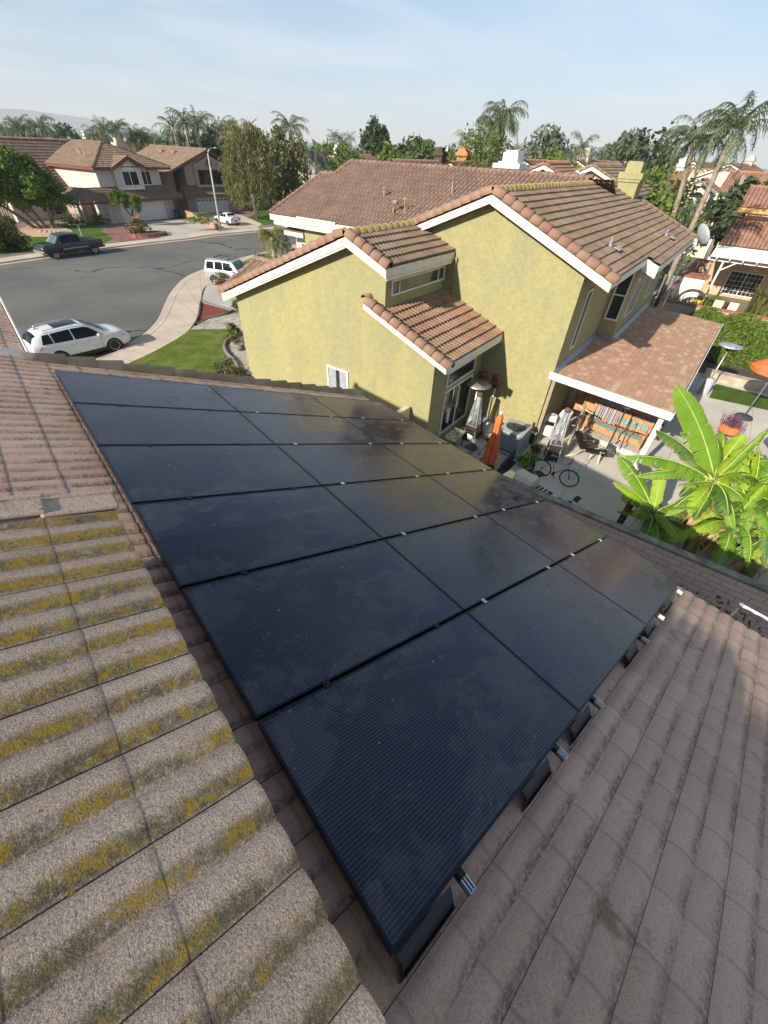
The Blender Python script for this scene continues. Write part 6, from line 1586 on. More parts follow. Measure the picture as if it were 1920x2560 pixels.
# silver off road car on the driveway
SV = dict(st=[(-2.2, .50, 1.02, 1.06, .80, .66), (-2.14, .42, 1.06, 1.30, .84, .66), (-1.98, .38, 1.08, 1.70, .86, .64), (-.6, .36, 1.06, 1.76, .87, .66), (.30, .36, 1.04, 1.73, .87, .66), (.42, .36, 1.04, 1.68, .87, .66), (.98, .38, 1.04, 1.12, .86, .76), (1.9, .40, .98, 1.03, .85, .72), (2.12, .46, .84, .90, .80, .6), (2.18, .5, .76, .8, .76, .55)],
          win=[(-1.90, -1.22, -1.85, -1.25), (-1.10, -.42, -1.10, -.42), (-.36, .68, -.36, .30)], top=[('windscreen', .44, .97, .92, M_WSG), ('sunroof', -.35, .18, .5, M_TINT), ('rear_window', -2.12, -1.99, .9, M_TINT)], ax=(-1.33, 1.33), r=.37)
h_ = R(-58); dv = V(math.cos(h_), math.sin(h_), 0); rw = G(538.8, 703, .37); c_ = rw - V(dv.y, -dv.x, 0) * .76 + dv * 1.33
M_SIL = paint('silver_paint', (.46, .49, .52), .35)
t, at, S = car('silver off road car with roof bars on the driveway of the green house', 'car', V(c_.x, c_.y, .13), h_, SV, M_SIL)
for s in (-1, 1):
    m = MB(); m.tube([V(-1.7, s * .6, 1.79), V(-1.6, s * .6, 1.86), V(-.1, s * .6, 1.86), V(.1, s * .6, 1.78)], .02, 6); m.obj('roof_rail', M_PLAST, t)
    bx(t, 'mirror', V(.60, s * .98, 1.12), (.13, .18, .14), M_SIL, bevel=.03)
    bx(t, 'side_trim', V(0, s * .872, .62), (2.0, .02, .10), simple('grey_plastic', (.2, .2, .2), .6))
    for x in (-.40, .60): bx(t, 'door_gap', V(x, s * .868, .72), (.012, .012, .6), M_PLAST)
for x in (-1.2, -.6): bx(t, 'roof_bar', V(x, 0, 1.87), (.05, 1.2, .03), M_PLAST)
# white coupe with spoiler
CP = dict(st=[(-2.1, .45, .85, .90, .78, .66), (-2.0, .32, .92, .96, .84, .70), (-1.45, .22, .94, 1.00, .86, .72), (-.85, .20, .92, 1.30, .87, .56), (-.45, .20, .90, 1.36, .87, .57), (.0, .20, .89, 1.33, .87, .57), (.72, .20, .88, .96, .87, .70), (1.6, .22, .80, .85, .85, .66), (2.0, .28, .70, .74, .80, .5), (2.12, .35, .6, .64, .7, .45)],
          win=[(-1.15, -.45, -.8, -.45), (-.38, .50, -.38, .05)], top=[('rear_window', -1.42, -.88, .92, M_TINT), ('windscreen', .04, .70, .92, M_TINT)], ax=(-1.28, 1.3), r=.315)
t, at, S = car('white two door car with a rear spoiler on the second driveway', 'car', V(28.35, 67.3, .13), R(99), CP, M_WCAR)
bx(t, 'spoiler', V(-1.95, 0, 1.14), (.22, 1.5, .04), M_WCAR)
for s in (-1, 1):
    bx(t, 'spoiler_post', V(-1.93, s * .55, 1.03), (.12, .05, .2), M_WCAR); bx(t, 'tail_lamp', V(-2.08, s * .55, .76), (.05, .4, .12), M_RED)
    bx(t, 'mirror', V(.45, s * .96, .98), (.12, .16, .1), M_WCAR, bevel=.02)
bx(t, 'number_plate', V(-2.12, 0, .55), (.03, .34, .15), M_PLAST)
c_ = G(722, 511, .12)
t, at, S = car('grey blue car parked on the far side street beside the white house', 'car', V(c_.x, c_.y, .12), R(-155), SUV, paint('grey_blue_paint', (.22, .26, .31), .3))

# ------------------------------------------------------------------ street furniture
lb_ = G(552, 575.6, .13)
t = thing('street_lamp', 'tall pale concrete street lamp standing on the far pavement', 'street lamp', lb_)
m = MB(); m.tube([V(0, 0, 0), V(.1, 0, 4), V(.2, 0, 7.55)], [.13, .10, .075], 10); m.lathe(V(0, 0, 0), [(.2, 0), (.19, .12), (.14, .16)], 12); m.obj('pole', simple('lamp_concrete', (.48, .45, .40), .8, var=.2, sc=2), t)
m = MB(); m.tube([V(.2, 0, 7.4), V(.28, -.05, 7.75), V(.55, -.1, 7.98), V(.95, -.15, 8.06)], .045, 8); m.obj('arm', M_STEEL, t)
m = MB(); m.lathe(V(1.15, -.2, 8.05), [(.0001, .07), (.15, .05), (.2, 0), (.14, -.06), (.0001, -.07)], 12); m.obj('lamp_head', simple('lamp_grey', (.4, .42, .42), .5), t)
def bin_(p, label, mat, rz=0):
    t = thing('waste_bin', label, 'waste bin', p, rz, 'wheeled bins between the two houses')
    m = MB(); m.box(V(0, 0, .5), (.45, .5, .92), top=1.22); m.obj('body', mat, t)
    m = MB(); m.box(V(0, 0, 1.02), (.62, .68, .08), top=.9); m.beam(V(-.28, .36, .98), V(.28, .36, .98), .04); m.obj('lid', mat, t)
    for s in (-1, 1):
        m = MB(); m.lathe(V(s * .24, .28, .12), [(.0001, -.03), (.12, -.03), (.12, .03), (.0001, .03)], 12, rot=Matrix.Rotation(R(90), 3, 'Y')); m.obj('wheel', M_TYRE, t)
M_BIN = simple('dark_bin_plastic', (.02, .03, .035), .5); M_BING = simple('green_bin_plastic', (.02, .07, .05), .5)
bin_(V(24.1, 75.0, .12), 'black wheeled bin nearest the white garage wall', M_BIN); bin_(V(24.75, 74.6, .12), 'wheeled bin with the dark green lid', M_BING); bin_(V(25.0, 75.7, .12), 'black wheeled bin behind the green lidded one', M_BIN)
t = thing('brick_wall', 'low pinkish brick retaining wall between the two driveways', 'wall', V(25.15, 63.3, .12))
m = MB(); m.prism([V(-.15, 0, 0), V(-.1, 12, 0), V(-.1, 12, 1.0), V(-.15, 5, .95), V(-.15, 0, .55)], V(.35, 0, 0)); m.obj('brickwork', simple('pink_brick', (.42, .24, .18), .9, var=.4, sc=3, bump=.5, bsc=9), t)
t = thing('mailbox', 'row of black mailboxes on a post at the lawn edge behind the pickup', 'mailbox', G(205, 590, .12))
for i in range(3):
    m = MB(); c0 = V(-.62 + i * .6, 0, 1.15); m.prism([c0 + V(-.2, -.28, 0), c0 + V(.2, -.28, 0), c0 + V(.2, -.28, .22), c0 + V(.1, -.28, .34), c0 + V(-.1, -.28, .34), c0 + V(-.2, -.28, .22)], V(0, .56, 0)); m.obj('box', M_BLACK, t)
m = MB(); m.beam(V(0, 0, 0), V(0, 0, 1.1), .1); m.beam(V(-.8, 0, 1.1), V(.8, 0, 1.1), .14, .06); m.obj('post', M_WHITE, t)
fn = G(0, 556, .12)
t = thing('side_fence', 'tan wooden fence at the far left beside the shade tree', 'fence', fn)
m = MB()
for i in range(34): m.box(V(-4 + i * .24, .1 * i * .24, .95), (.20, .05, 1.9))
m.obj('boards', simple('tan_boards', (.42, .32, .22), .9, var=.3), t)
rk = random.Random(8)
p0, p1 = G(104, 580, .12), G(150, 583, .12)
for i in range(5):
    t = thing('rock', 'pale rock edging the orange gravel island', 'rock', p0 + (p1 - p0) * (i / 4), rk.uniform(0, 3), 'rocks along the gravel island')
    m = MB(); r0 = rk.uniform(.22, .34); m.lathe(V(0, 0, 0), [(.0001, r0 * .8), (r0 * .6, r0 * .6), (r0, r0 * .1), (r0 * .8, -.05)], 7, sm=False); m.obj('stone', M_FLAG, t)
M_ROCKS = None
# ------------------------------------------------------------------ back yards
def NF(name, label, cat, p, q, z=.01, rz=0, group=None): return thing(name, label, cat, N(p, q, z), PH + rz, group)
def block_mat(name, c, c2, bw=.43, bh=.157, axis='y'):
    t = NT(name); t.set(.92, 0, .2)
    mp_ = t.n('ShaderNodeMapping'); mp_.inputs['Rotation'].default_value = (R(90), 0, R(90)) if axis == 'y' else (R(90), 0, 0)
    s_ = t.n('ShaderNodeSeparateXYZ'); t.l(t.co(), s_.inputs[0]); cb_ = t.n('ShaderNodeCombineXYZ'); t.l(s_.outputs[1 if axis == 'y' else 0], cb_.inputs[0]); t.l(s_.outputs[2], cb_.inputs[1])
    br = t.n('ShaderNodeTexBrick'); t.l(cb_.outputs[0], br.inputs['Vector']); br.offset = .5
    br.inputs['Scale'].default_value = 1; br.inputs['Brick Width'].default_value = bw; br.inputs['Row Height'].default_value = bh; br.inputs['Mortar Size'].default_value = .008; br.inputs['Mortar Smooth'].default_value = .3
    br.inputs['Color1'].default_value = (*c, 1); br.inputs['Color2'].default_value = (*c2, 1); br.inputs['Mortar'].default_value = (.30, .23, .19, 1)
    a = t.mix(t.rng(t.noise(1.6, 6, .7), .52, .75, 0, .3), br.outputs[0], tuple(x * .7 for x in c)); a = t.mix(t.rng(t.noise(70, 3), .4, .7, 0, .08), a, tuple(x * .4 for x in c)); t.col(a)
    h = t.math('ADD', t.math('MULTIPLY', br.outputs[1], -1.0), t.math('MULTIPLY', t.noise(45, 4), .3)); t.bump(h, .6, .012); return t.mat
M_BLOCK = block_mat('pink_slump_block', (.72, .53, .42), (.80, .61, .49))
M_CAPST = simple('weathered_cap_stone', (.26, .225, .175), .95, var=.45, sc=3, bump=.6, bsc=25)
bw = NF('block_wall', 'pinkish slump block wall with a weathered cap between the two lots', 'wall', 9.85, 0, 0)
m = MB(); m.prism([V(-.08, 8.5, 0), V(-.08, -14, 0), V(.08, -14, 0), V(.08, 8.5, 0)], V(0, 0, 1.72)); m.obj('blocks', M_BLOCK, bw)
m = MB(); m.prism([V(-.10, 8.5, 1.722), V(-.10, -14, 1.722), V(.12, -14, 1.722), V(.12, 8.5, 1.722)], V(0, 0, .07)); m.obj('cap', M_CAPST, bw)
br_ = NF('return_wall', 'short return of block wall beside the sliding door wall', 'wall', 10.4, 7.2, 0)
m = MB(); m.prism([V(-1.1, -.1, 0), V(1.1, -.1, 0), V(1.1, .1, 0), V(-1.1, .1, 0)], V(0, 0, 1.9)); m.obj('blocks', block_mat('pink_block_end', (.72, .53, .42), (.80, .61, .49), axis='x'), br_)
# AC unit
ac = NF('air_conditioner', 'grey air conditioning condenser against the tall green wall', 'air conditioner', 14.45, 4.0, .01)
M_ACG = simple('ac_grey', (.36, .38, .40), .5, var=.1); M_ACD = simple('ac_dark', (.05, .055, .06), .5)
m = MB(); m.box(V(0, 0, .05), (1.35, 1.1, .1)); m.obj('pad', simple('grey_pad', (.28, .30, .31), .8), ac)
m = MB(); m.box(V(0, 0, .50), (1.10, .92, .80)); o = m.obj('case', M_ACD, ac)
m = MB()
for i in range(19):
    for s in (-1, 1):
        m.box(V(-.52 + i * .058, s * .465, .52), (.018, .02, .74)); 
        if i < 16: m.box(V(s * .555, -.43 + i * .058, .52), (.02, .018, .74))
for k in range(12):
    z = .2 + k * .062
    for s in (-1, 1): m.box(V(0, s * .468, z), (1.08, .012, .028)); m.box(V(s * .558, 0, z), (.012, .9, .028))
for sx in (-1, 1):
    for sy in (-1, 1): m.box(V(sx * .53, sy * .44, .5), (.08, .08, .82))
m.obj('grille', M_ACG, ac)
m = MB(); n = 32
out_ = [(-.57, -.48), (.57, -.48), (.57, .48), (-.57, .48)]
ring_o = []; ring_i = []
for i in range(n):
    a = 6.283 * i / n; c_, s_ = math.cos(a), math.sin(a); k = min(.57 / abs(c_) if abs(c_) > 1e-6 else 9, .48 / abs(s_) if abs(s_) > 1e-6 else 9)
    ring_o.append(V(c_ * k, s_ * k, .93)); ring_i.append(V(c_ * .38, s_ * .38, .95))
for i in range(n):
    j = (i + 1) % n; m.quad(ring_o[i], ring_o[j], ring_i[j], ring_i[i]); m.quad(ring_o[i] - V(0, 0, .06), ring_o[j] - V(0, 0, .06), ring_o[j], ring_o[i]); m.quad(ring_i[i], ring_i[j], ring_i[j] - V(0, 0, .15), ring_i[i] - V(0, 0, .15))
m.obj('top_panel', M_ACG, ac)
m = MB(); m.lathe(V(0, 0, .84), [(.0001, 0), (.37, 0)], 24)
for i in range(5):
    a = i * 1.2566; m.prism([V(.08 * math.cos(a), .08 * math.sin(a), .90), V(.35 * math.cos(a - .2), .35 * math.sin(a - .2), .88), V(.35 * math.cos(a + .45), .35 * math.sin(a + .45), .92)], V(0, 0, .012))
m.obj('fan', simple('fan_grey', (.12, .12, .125), .5), ac)
m = MB()
for r0 in (.1, .2, .3, .38): m.tube([V(r0 * math.cos(6.283 * i / 20), r0 * math.sin(6.283 * i / 20), .955) for i in range(21)], .004, 4)
for i in range(12): a = 6.283 * i / 12; m.beam(V(.05 * math.cos(a), .05 * math.sin(a), .953), V(.39 * math.cos(a), .39 * math.sin(a), .953), .006)
m.obj('fan_guard', M_BLACK, ac)
bd = NF('equipment_box', 'flat dark box standing between the condenser and the patio post wall', 'box', 15.25, 3.62)
bx(bd, 'box', V(0, 0, .25), (.12, .5, .5), M_ACD); bx(bd, 'lid', V(0, 0, .52), (.16, .54, .03), M_ACG)
# pyramid heaters
M_HDARK = simple('heater_bronze', (.06, .045, .04), .45, metal=.4); M_HGL = glass_mat('heater_glass', (.30, .36, .38), .1); M_HAL = simple('heater_frame', (.62, .64, .66), .35, metal=.4)
def pyramid(label, p, q, rz, h=2.2):
    t = NF('pyramid_heater', label, 'patio heater', p, q, .01, rz, 'pyramid patio heaters')
    m = MB(); m.box(V(0, 0, .36), (.50, .50, .66), top=.92); m.obj('base', M_HDARK, t)
    m = MB()
    for s in (-1, 1):
        for u in (-1, 1): m.beam(V(s * .27, u * .27, .05), V(s * .075, u * .075, h - .12), .028)
    for z, r0 in ((.72, .215), (1.25, .162), (h - .15, .08)):
        for k in range(4):
            a, b = [(-1, -1), (1, -1), (1, 1), (-1, 1)][k], [(1, -1), (1, 1), (-1, 1), (-1, -1)][k]; m.beam(V(a[0] * r0, a[1] * r0, z), V(b[0] * r0, b[1] * r0, z), .016)
    m.obj('frame', M_HAL, t)
    m = MB()
    for k in range(4):
        a, b = [(-1, -1), (1, -1), (1, 1), (-1, 1)][k], [(1, -1), (1, 1), (-1, 1), (-1, -1)][k]
        for i in range(22):
            z0 = .76 + i * (h - 1.0) / 22; r0 = .20 - .125 * (z0 - .76) / (h - 1.0)
            m.beam(V(a[0] * r0, a[1] * r0, z0), V(b[0] * r0, b[1] * r0, z0), .005)
        for f in (.25, .5, .75):
            m.beam(V((a[0] + (b[0] - a[0]) * f) * .20, (a[1] + (b[1] - a[1]) * f) * .20, .76), V((a[0] + (b[0] - a[0]) * f) * .078, (a[1] + (b[1] - a[1]) * f) * .078, h - .2), .005)
    m.obj('wire_guard', M_HAL, t)
    m = MB(); m.tube([V(0, 0, .70), V(0, 0, h - .15)], .06, 12); m.obj('glass_tube', M_HGL, t)
    m = MB(); m.lathe(V(0, 0, h - .14), [(.09, 0), (.12, .02), (.12, .10), (.10, .14), (.0001, .15)], 14); m.obj('top_cap', simple('rusty_cap', (.16, .09, .07), .7, var=.5), t)
    return t
pyramid('pyramid patio heater beside the sliding door', 13.95, 5.55, 0, 2.05)
pyramid('pyramid patio heater leaning by the stacked chairs under the patio cover', 14.75, 2.45, R(20), 2.15)
def mushroom(label, p, q, h=2.2, disc=True, cap=None, base_r=.24, ped=True, grp=None, lean=(0, 0), dr=.48, hd=None):
    t = NF('mushroom_heater', label, 'patio heater', p, q, .01, 0, grp)
    m = MB()
    if ped: m.lathe(V(0, 0, 0), [(.25, 0), (.25, .03), (.22, .06), (.20, .80), (.0001, .82)], 20); m.obj('tank_housing', simple('housing_grey', (.44, .45, .45), .45, var=.15), t); m = MB()
    else: m.lathe(V(0, 0, 0), [(.27, 0), (.27, .45), (.18, .52), (.05, .56), (.0001, .56)], 20); m.obj('tank_housing', simple('housing_white', (.6, .62, .63), .5, var=.15), t); m = MB()
    tp_ = V(lean[0], lean[1], h)
    m.tube([V(0, 0, .5), V(0, 0, .8) + V(lean[0], lean[1], 0) * .3, tp_ - V(0, 0, .2)], .036, 10); m.obj('pole', M_ALU, t)
    m = MB(); m.lathe(tp_ - V(0, 0, .30), [(.06, 0), (.12, .04), (.13, .18), (.11, .24)], 16); m.obj('burner', M_HDARK, t)
    if disc:
        m = MB(); m.lathe(tp_ - V(0, 0, .04), [(.0001, .10), (.10, .095), (.30, .055), (dr, 0), (dr - .005, -.012), (.3, .04), (.0001, .08)], 32); m.obj('hood', simple('dull_steel_hood', (.42, .42, .43) if hd is None else hd, .45, metal=.5, var=.25), t)
    if cap:
        m = MB(); m.lathe(tp_ - V(0, 0, .12), [(.17, 0), (.18, .05), (.16, .16), (.18, .18), (.18, .27), (.0001, .29)], 14); m.obj('cover', cap, t)
    return t
M_RCAP = simple('faded_red_cap', (.21, .075, .065), .8, var=.4, sc=10)
mushroom('heater with a wide dusty steel disc hood in the shaded corner', 14.35, 5.85, 2.2, True, ped=True, dr=.50, hd=(.36, .33, .31))
mushroom('heater pole with a faded red cap, at the corner of the shade', 15.05, 5.42, 2.22, False, M_RCAP, ped=False)
mushroom('heater pole with a faded red cap, deepest in the shaded corner', 15.05, 6.02, 2.2, False, M_RCAP, ped=False)
mushroom('tall steel mushroom heater standing alone beside the ivy', 25.93, -1.66, 2.48, True, base_r=.25, dr=.52, hd=(.5, .53, .58))
for (p_, q_, zt_, lb) in ((14.0, 1.35, 2.1, 'mushroom heater with a shiny glass globe in front of the wooden bench'),):
    t = NF('globe_heater', lb, 'patio heater', 16.55, .85, .01)
    m = MB(); m.tube([V(0, 0, 0), V(.25, -.02, 1.85)], .03, 10); m.tube([V(.35, -.45, 0), V(.4, -.35, 1.5)], .02, 8); m.obj('pole', M_HDARK, t)
    m = MB(); m.lathe(V(0, 0, .0), [(.28, 0), (.27, .06), (.06, .1)], 18); m.obj('foot', M_HDARK, t)
    m = MB(); m.lathe(V(.27, -.02, 1.98), [(.0001, -.13), (.10, -.09), (.14, 0), (.10, .09), (.0001, .13)], 14); m.obj('globe', simple('foil_globe', (.6, .65, .68), .15, metal=.7, var=.4, sc=30), t)
# closed orange umbrella
M_ORNG = simple('orange_canvas', (.72, .17, .055), .85, var=.22, sc=5, bump=.3, bsc=40)
um = NF('closed_umbrella', 'closed orange umbrella standing in front of the condenser', 'umbrella', 12.55, 4.10, .02)
m = MB(); n = 36; prof = [(.05, 2.22), (.13, 2.12), (.16, 1.9), (.15, 1.6), (.22, 1.2), (.27, .8), (.30, .5), (.31, .32)]
rings = []
for j, (r0, z) in enumerate(prof):
    ring_ = []
    for i in range(n):
        a = 6.283 * i / n; f = 1 + (.06 + .30 * min(1, j / 5)) * math.cos(8 * a + .5 * math.sin(3 * a) + j * .12) * (.6 + .4 * math.sin(2 * a + 1))
        ring_.append(V(r0 * f * math.cos(a), r0 * f * math.sin(a) * .8, z + (.05 * math.sin(4 * a) if j == len(prof) - 1 else 0)))
    rings.append(ring_)
vs = [p for r0 in rings for p in r0]; fs = [(j * n + i, (j + 1) * n + i, (j + 1) * n + (i + 1) % n, j * n + (i + 1) % n) for j in range(len(prof) - 1) for i in range(n)]
m.add(vs, fs, True); m.obj('canvas', M_ORNG, um)
m = MB(); m.tube([V(0, 0, .02), V(0, 0, 2.3)], .022, 8); m.lathe(V(0, 0, 2.24), [(.055, 0), (.06, .05), (.03, .10), (.0001, .11)], 10); m.obj('pole', M_WHITE, um)
m = MB(); m.lathe(V(0, 0, 0), [(.0001, .09), (.05, .12), (.24, .05), (.26, 0)], 18); m.obj('base', M_BLACK, um)
# black framework (dog pen) and things inside
pen = NF('wire_pen', 'black steel rail frame in front of the sliding door', 'frame', 12.8, 5.7, .01)
m = MB(); a0, a1 = V(0, 1.3, 0), V(-.05, -1.4, 0)
b0, b1 = a0 + V(-1.2, .3, 0), a1 + V(-1.4, -.1, 0)
for A in (a0, a1, b0, b1, (a0 + a1) * .5): m.tube([A, A + V(0, 0, 1.0)], .014, 6)
for A, B in ((a0, a1), (a0, b0), (a1, b1)): m.tube([A + V(0, 0, 1.0), B + V(0, 0, 1.0)], .014, 6); m.tube([A + V(0, 0, .3), B + V(0, 0, .3)], .010, 6)
m.obj('rails', M_BLACK, pen)
tb_ = NF('side_table', 'small dirty cream topped table behind the black rails', 'table', 12.9, 5.8, .01)
m = MB(); m.box(V(0, 0, .60), (.95, .5, .05)); o = m.obj('tabletop', simple('dirty_cream', (.55, .50, .34), .7, var=.5, sc=7), tb_); b = o.modifiers.new('b', 'BEVEL'); b.width = .04; b.segments = 3
for s in (-1, 1):
    for u in (-1, 1): bx(tb_, 'leg', V(s * .4, u * .19, .3), (.035, .035, .58), M_BLACK)
chair = NF('white_folding_chair', 'tilted white folding chair with a dark seat beside the cream table', 'chair', 12.75, 4.95, .01, R(70))
for s in (-1, 1):
    m = MB(); m.tube([V(s * .24, -.3, 0), V(s * .24, .12, .95)], .018, 6); m.obj('leg', M_WHITE, chair)
    m = MB(); m.tube([V(s * .22, .3, 0), V(s * .22, -.2, .5)], .018, 6); m.obj('leg', M_WHITE, chair)
bx(chair, 'seat', V(0, -.02, .45), (.46, .44, .04), M_BLACK); bx(chair, 'backrest', V(0, .1, .85), (.46, .03, .22), M_WHITE)
hs = NF('hose_reel', 'coiled black hoses leaning on the white heater housing', 'hose', 14.2, 5.0, .5)
for k in range(4):
    m = MB(); m.tube([V(.06 * k, .36 * math.cos(6.283 * i / 22), .42 * math.sin(6.283 * i / 22)) for i in range(23)], .035, 6); m.obj('coil', M_PLAST, hs)
mat_ = NF('dark_mat', 'dark flat board lying on the ground at the foot of the orange umbrella', 'board', 13.0, 3.55, .02)
bx(mat_, 'board', V(0, 0, .25), (1.3, .05, .5), simple('charcoal_board', (.03, .03, .035), .7)); bx(mat_, 'foot', V(0, 0, .01), (1.2, .35, .02), M_PLAST)
clt = NF('crumpled_cloth', 'crumpled pale cloth on a low stand behind the black rails', 'cloth', 12.35, 4.75, .05)
m = MB(); g_ = 12; rr = random.Random(2); vs = [V(-.4 + .8 * i / g_, -.35 + .7 * j / g_, .28 + .10 * math.sin(i * 1.3 + j) * math.cos(j * 1.7) - .2 * (abs(i - 6) / 6) ** 3) for i in range(g_ + 1) for j in range(g_ + 1)]
m.add(vs, [(i * (g_ + 1) + j, (i + 1) * (g_ + 1) + j, (i + 1) * (g_ + 1) + j + 1, i * (g_ + 1) + j + 1) for i in range(g_) for j in range(g_)], True); o = m.obj('cloth', simple('pale_cloth', (.45, .45, .46), .9, var=.3), clt); so = o.modifiers.new('s', 'SOLIDIFY'); so.thickness = .01
shrub('bright green leafy plant on the ground beside the condenser', N(13.6, 3.0, .05), (.34, .30, .26), leaf_mat('basil_leaves', (.10, .22, .02), (.24, .42, .05)), 700, .06, 201, cat='plant', name='plant', clumps=22)
shrub('small dark potted plant at the foot of the patio wall', N(14.7, 3.1, .05), (.22, .22, .2), M_LFO, 260, .06, 202, cat='plant', name='plant')
# grill
gr = NF('gas_grill', 'cream coloured gas grill with a side shelf by the block wall', 'grill', 11.4, 2.35, .01, R(-12))
M_GRL = simple('cream_enamel', (.56, .52, .42), .4, var=.12)
m = MB(); pr = [(-.30, 0), (-.32, .16), (-.22, .30), (.12, .32), (.30, .18), (.32, 0)]
m.prism([V(x, -.33, .86 + z) for x, z in pr], V(0, .66, 0)); o = m.obj('lid', M_GRL, gr); b = o.modifiers.new('b', 'BEVEL'); b.width = .02; b.segments = 2
bx(gr, 'body', V(0, 0, .62), (.62, .66, .44), M_GRL); bx(gr, 'side_shelf', V(.02, -.62, .80), (.5, .50, .04), M_BLACK); bx(gr, 'side_shelf', V(0, .56, .80), (.46, .4, .04), M_ALU)
m = MB(); m.lathe(V(.26, 0, 1.07), [(.0001, .02), (.035, .015), (.035, 0)], 12, rot=Matrix.Rotation(R(45), 3, 'Y')); m.obj('thermometer', M_ALU, gr)
for i in range(3): bx(gr, 'grate_bar', V(.02, -.46 - i * .13, .83), (.44, .05, .02), M_STEEL)
for s in (-1, 1):
    for u in (-1, 1): bx(gr, 'leg', V(s * .26, u * .28, .2), (.04, .04, .4), M_BLACK)
fp = NF('fire_pit', 'round dark planter bowl next to the gas grill', 'bowl', 11.9, 3.15, .01)
m = MB(); m.lathe(V(0, 0, 0), [(.0001, .02), (.2, .02), (.34, .28), (.36, .40), (.32, .40), (.28, .30), (.0001, .27)], 20); m.obj('bowl', M_BLACK, fp)
m = MB(); r = np.random.RandomState(3); np_leaves(m, np.stack([r.uniform(-.2, .2, 90), r.uniform(-.2, .2, 90), .31 + r.uniform(0, .04, 90)], 1), np.tile([0, 0, 1.], (90, 1)), .04, r); m.obj('gravel', M_FLAG, fp)
# bicycle
bk = NF('bicycle', 'grey bicycle with black tyres parked on the concrete patio', 'bicycle', 13.36, 1.87, .012, R(90))
# local +x towards the rear wheel is -q
def BP(x, z, y=0): return V(-x, y, z)
def wheel(x):
    m = MB(); m.tube([BP(x + .325 * math.cos(6.283 * i / 32), .34 + .325 * math.sin(6.283 * i / 32)) for i in range(33)], .022, 6); w = m.obj('tyre', M_TYRE, bk)
    m = MB(); m.tube([BP(x + .30 * math.cos(6.283 * i / 32), .34 + .30 * math.sin(6.283 * i / 32)) for i in range(33)], .009, 5)
    for i in range(24): a = 6.283 * i / 24; m.beam(BP(x, .34, .02 * (-1) ** i), BP(x + .30 * math.cos(a), .34 + .30 * math.sin(a)), .0035)
    m.obj('rim', M_ALU, w); m = MB(); m.tube([BP(x, .34, -.05), BP(x, .34, .05)], .025, 8); m.obj('hub', M_BLACK, w)
wheel(-.50); wheel(.50)
M_BIKE = simple('bike_grey', (.32, .33, .34), .35, metal=.5)
m = MB(); bb, st_, hd_, ra, fa = BP(-.06, .30), BP(-.20, .80), BP(.34, .84), BP(-.5, .34), BP(.5, .34)
for A, B, r0 in ((bb, st_, .016), (bb, hd_ - V(0, 0, .12), .019), (st_ - V(0, 0, .06), hd_ - V(0, 0, .03), .016), (bb, ra, .011), (st_ - V(0, 0, .06), ra, .010)): m.tube([A, B], r0, 8)
m.obj('frame', M_BIKE, bk)
m = MB(); m.tube([hd_, BP(.40, .58), fa + V(0, .05, 0)], .013, 7); m.tube([BP(.40, .58), fa - V(0, .05, 0)], .012, 7); m.obj('fork', M_BIKE, bk)
m = MB(); m.tube([BP(.30, 1.02, -.28), BP(.40, 1.0, -.12), BP(.33, .98, 0), BP(.40, 1.0, .12), BP(.30, 1.02, .28)], .013, 7); m.tube([BP(.33, .98), hd_], .014, 7); m.obj('handlebar', M_BLACK, bk)
m = MB(); m.prism([BP(-.36, .93, -.09), BP(-.36, .93, .09), BP(-.20, .94, .06), BP(-.06, .93, .02), BP(-.06, .93, -.02), BP(-.20, .94, -.06)], V(0, 0, .045)); o = m.obj('saddle', simple('saddle_grey', (.09, .09, .10), .7), bk); b = o.modifiers.new('b', 'BEVEL'); b.width = .015; b.segments = 2
m = MB(); m.tube([BP(-.22, .92), st_], .014, 7); m.tube([bb - V(0, .03, 0), BP(-.06, .30, .09)], .055, 12); m.tube([BP(-.06, .30, .09), BP(.06, .18, .09)], .01, 5); m.obj('crank', M_BLACK, bk)
sc = NF('exercise_cycle', 'black exercise cycle half hidden behind the bicycle and the grill', 'exercise bike', 12.4, 2.35, .012, R(60))
m = MB(); m.tube([V(-.5, 0, .04), V(.5, 0, .04)], .04, 8); m.tube([V(.3, 0, .04), V(.15, 0, .9), V(.25, 0, 1.1)], .035, 8); m.tube([V(-.3, 0, .04), V(-.2, 0, .75)], .035, 8); m.tube([V(-.5, -.22, .03), V(-.5, .22, .03)], .03, 8); m.tube([V(.5, -.22, .03), V(.5, .22, .03)], .03, 8); m.obj('frame', M_BLACK, sc)
m = MB(); m.lathe(V(.2, 0, .4), [(.0001, -.03), (.24, -.03), (.24, .03), (.0001, .03)], 20, rot=Matrix.Rotation(R(90), 3, 'X')); m.obj('flywheel', M_PLAST, sc)
bx(sc, 'seat', V(-.2, 0, .78), (.3, .22, .07), M_PLAST, bevel=.03); m = MB(); m.tube([V(.1, -.25, 1.05), V(.3, -.1, 1.15), V(.3, .1, 1.15), V(.1, .25, 1.05)], .018, 7); m.obj('handlebar', M_BLACK, sc)
ps = NF('pedal_stepper', 'black pedal machine lying on the concrete next to the bicycle wheel', 'exercise machine', 12.1, 1.25, .012, R(-60))
m = MB(); m.tube([V(-.9, 0, .06), V(.1, .05, .06), V(.5, .2, .05)], .035, 8); m.tube([V(.1, .35, .05), V(.5, -.2, .05)], .03, 7); m.obj('frame', M_BLACK, ps)
bx(ps, 'pedal', V(-.35, .22, .10), (.40, .16, .04), M_PLAST, rz=.2, bevel=.02); bx(ps, 'pedal', V(.55, .02, .32), (.34, .18, .04), M_PLAST, rz=.9, bevel=.02)
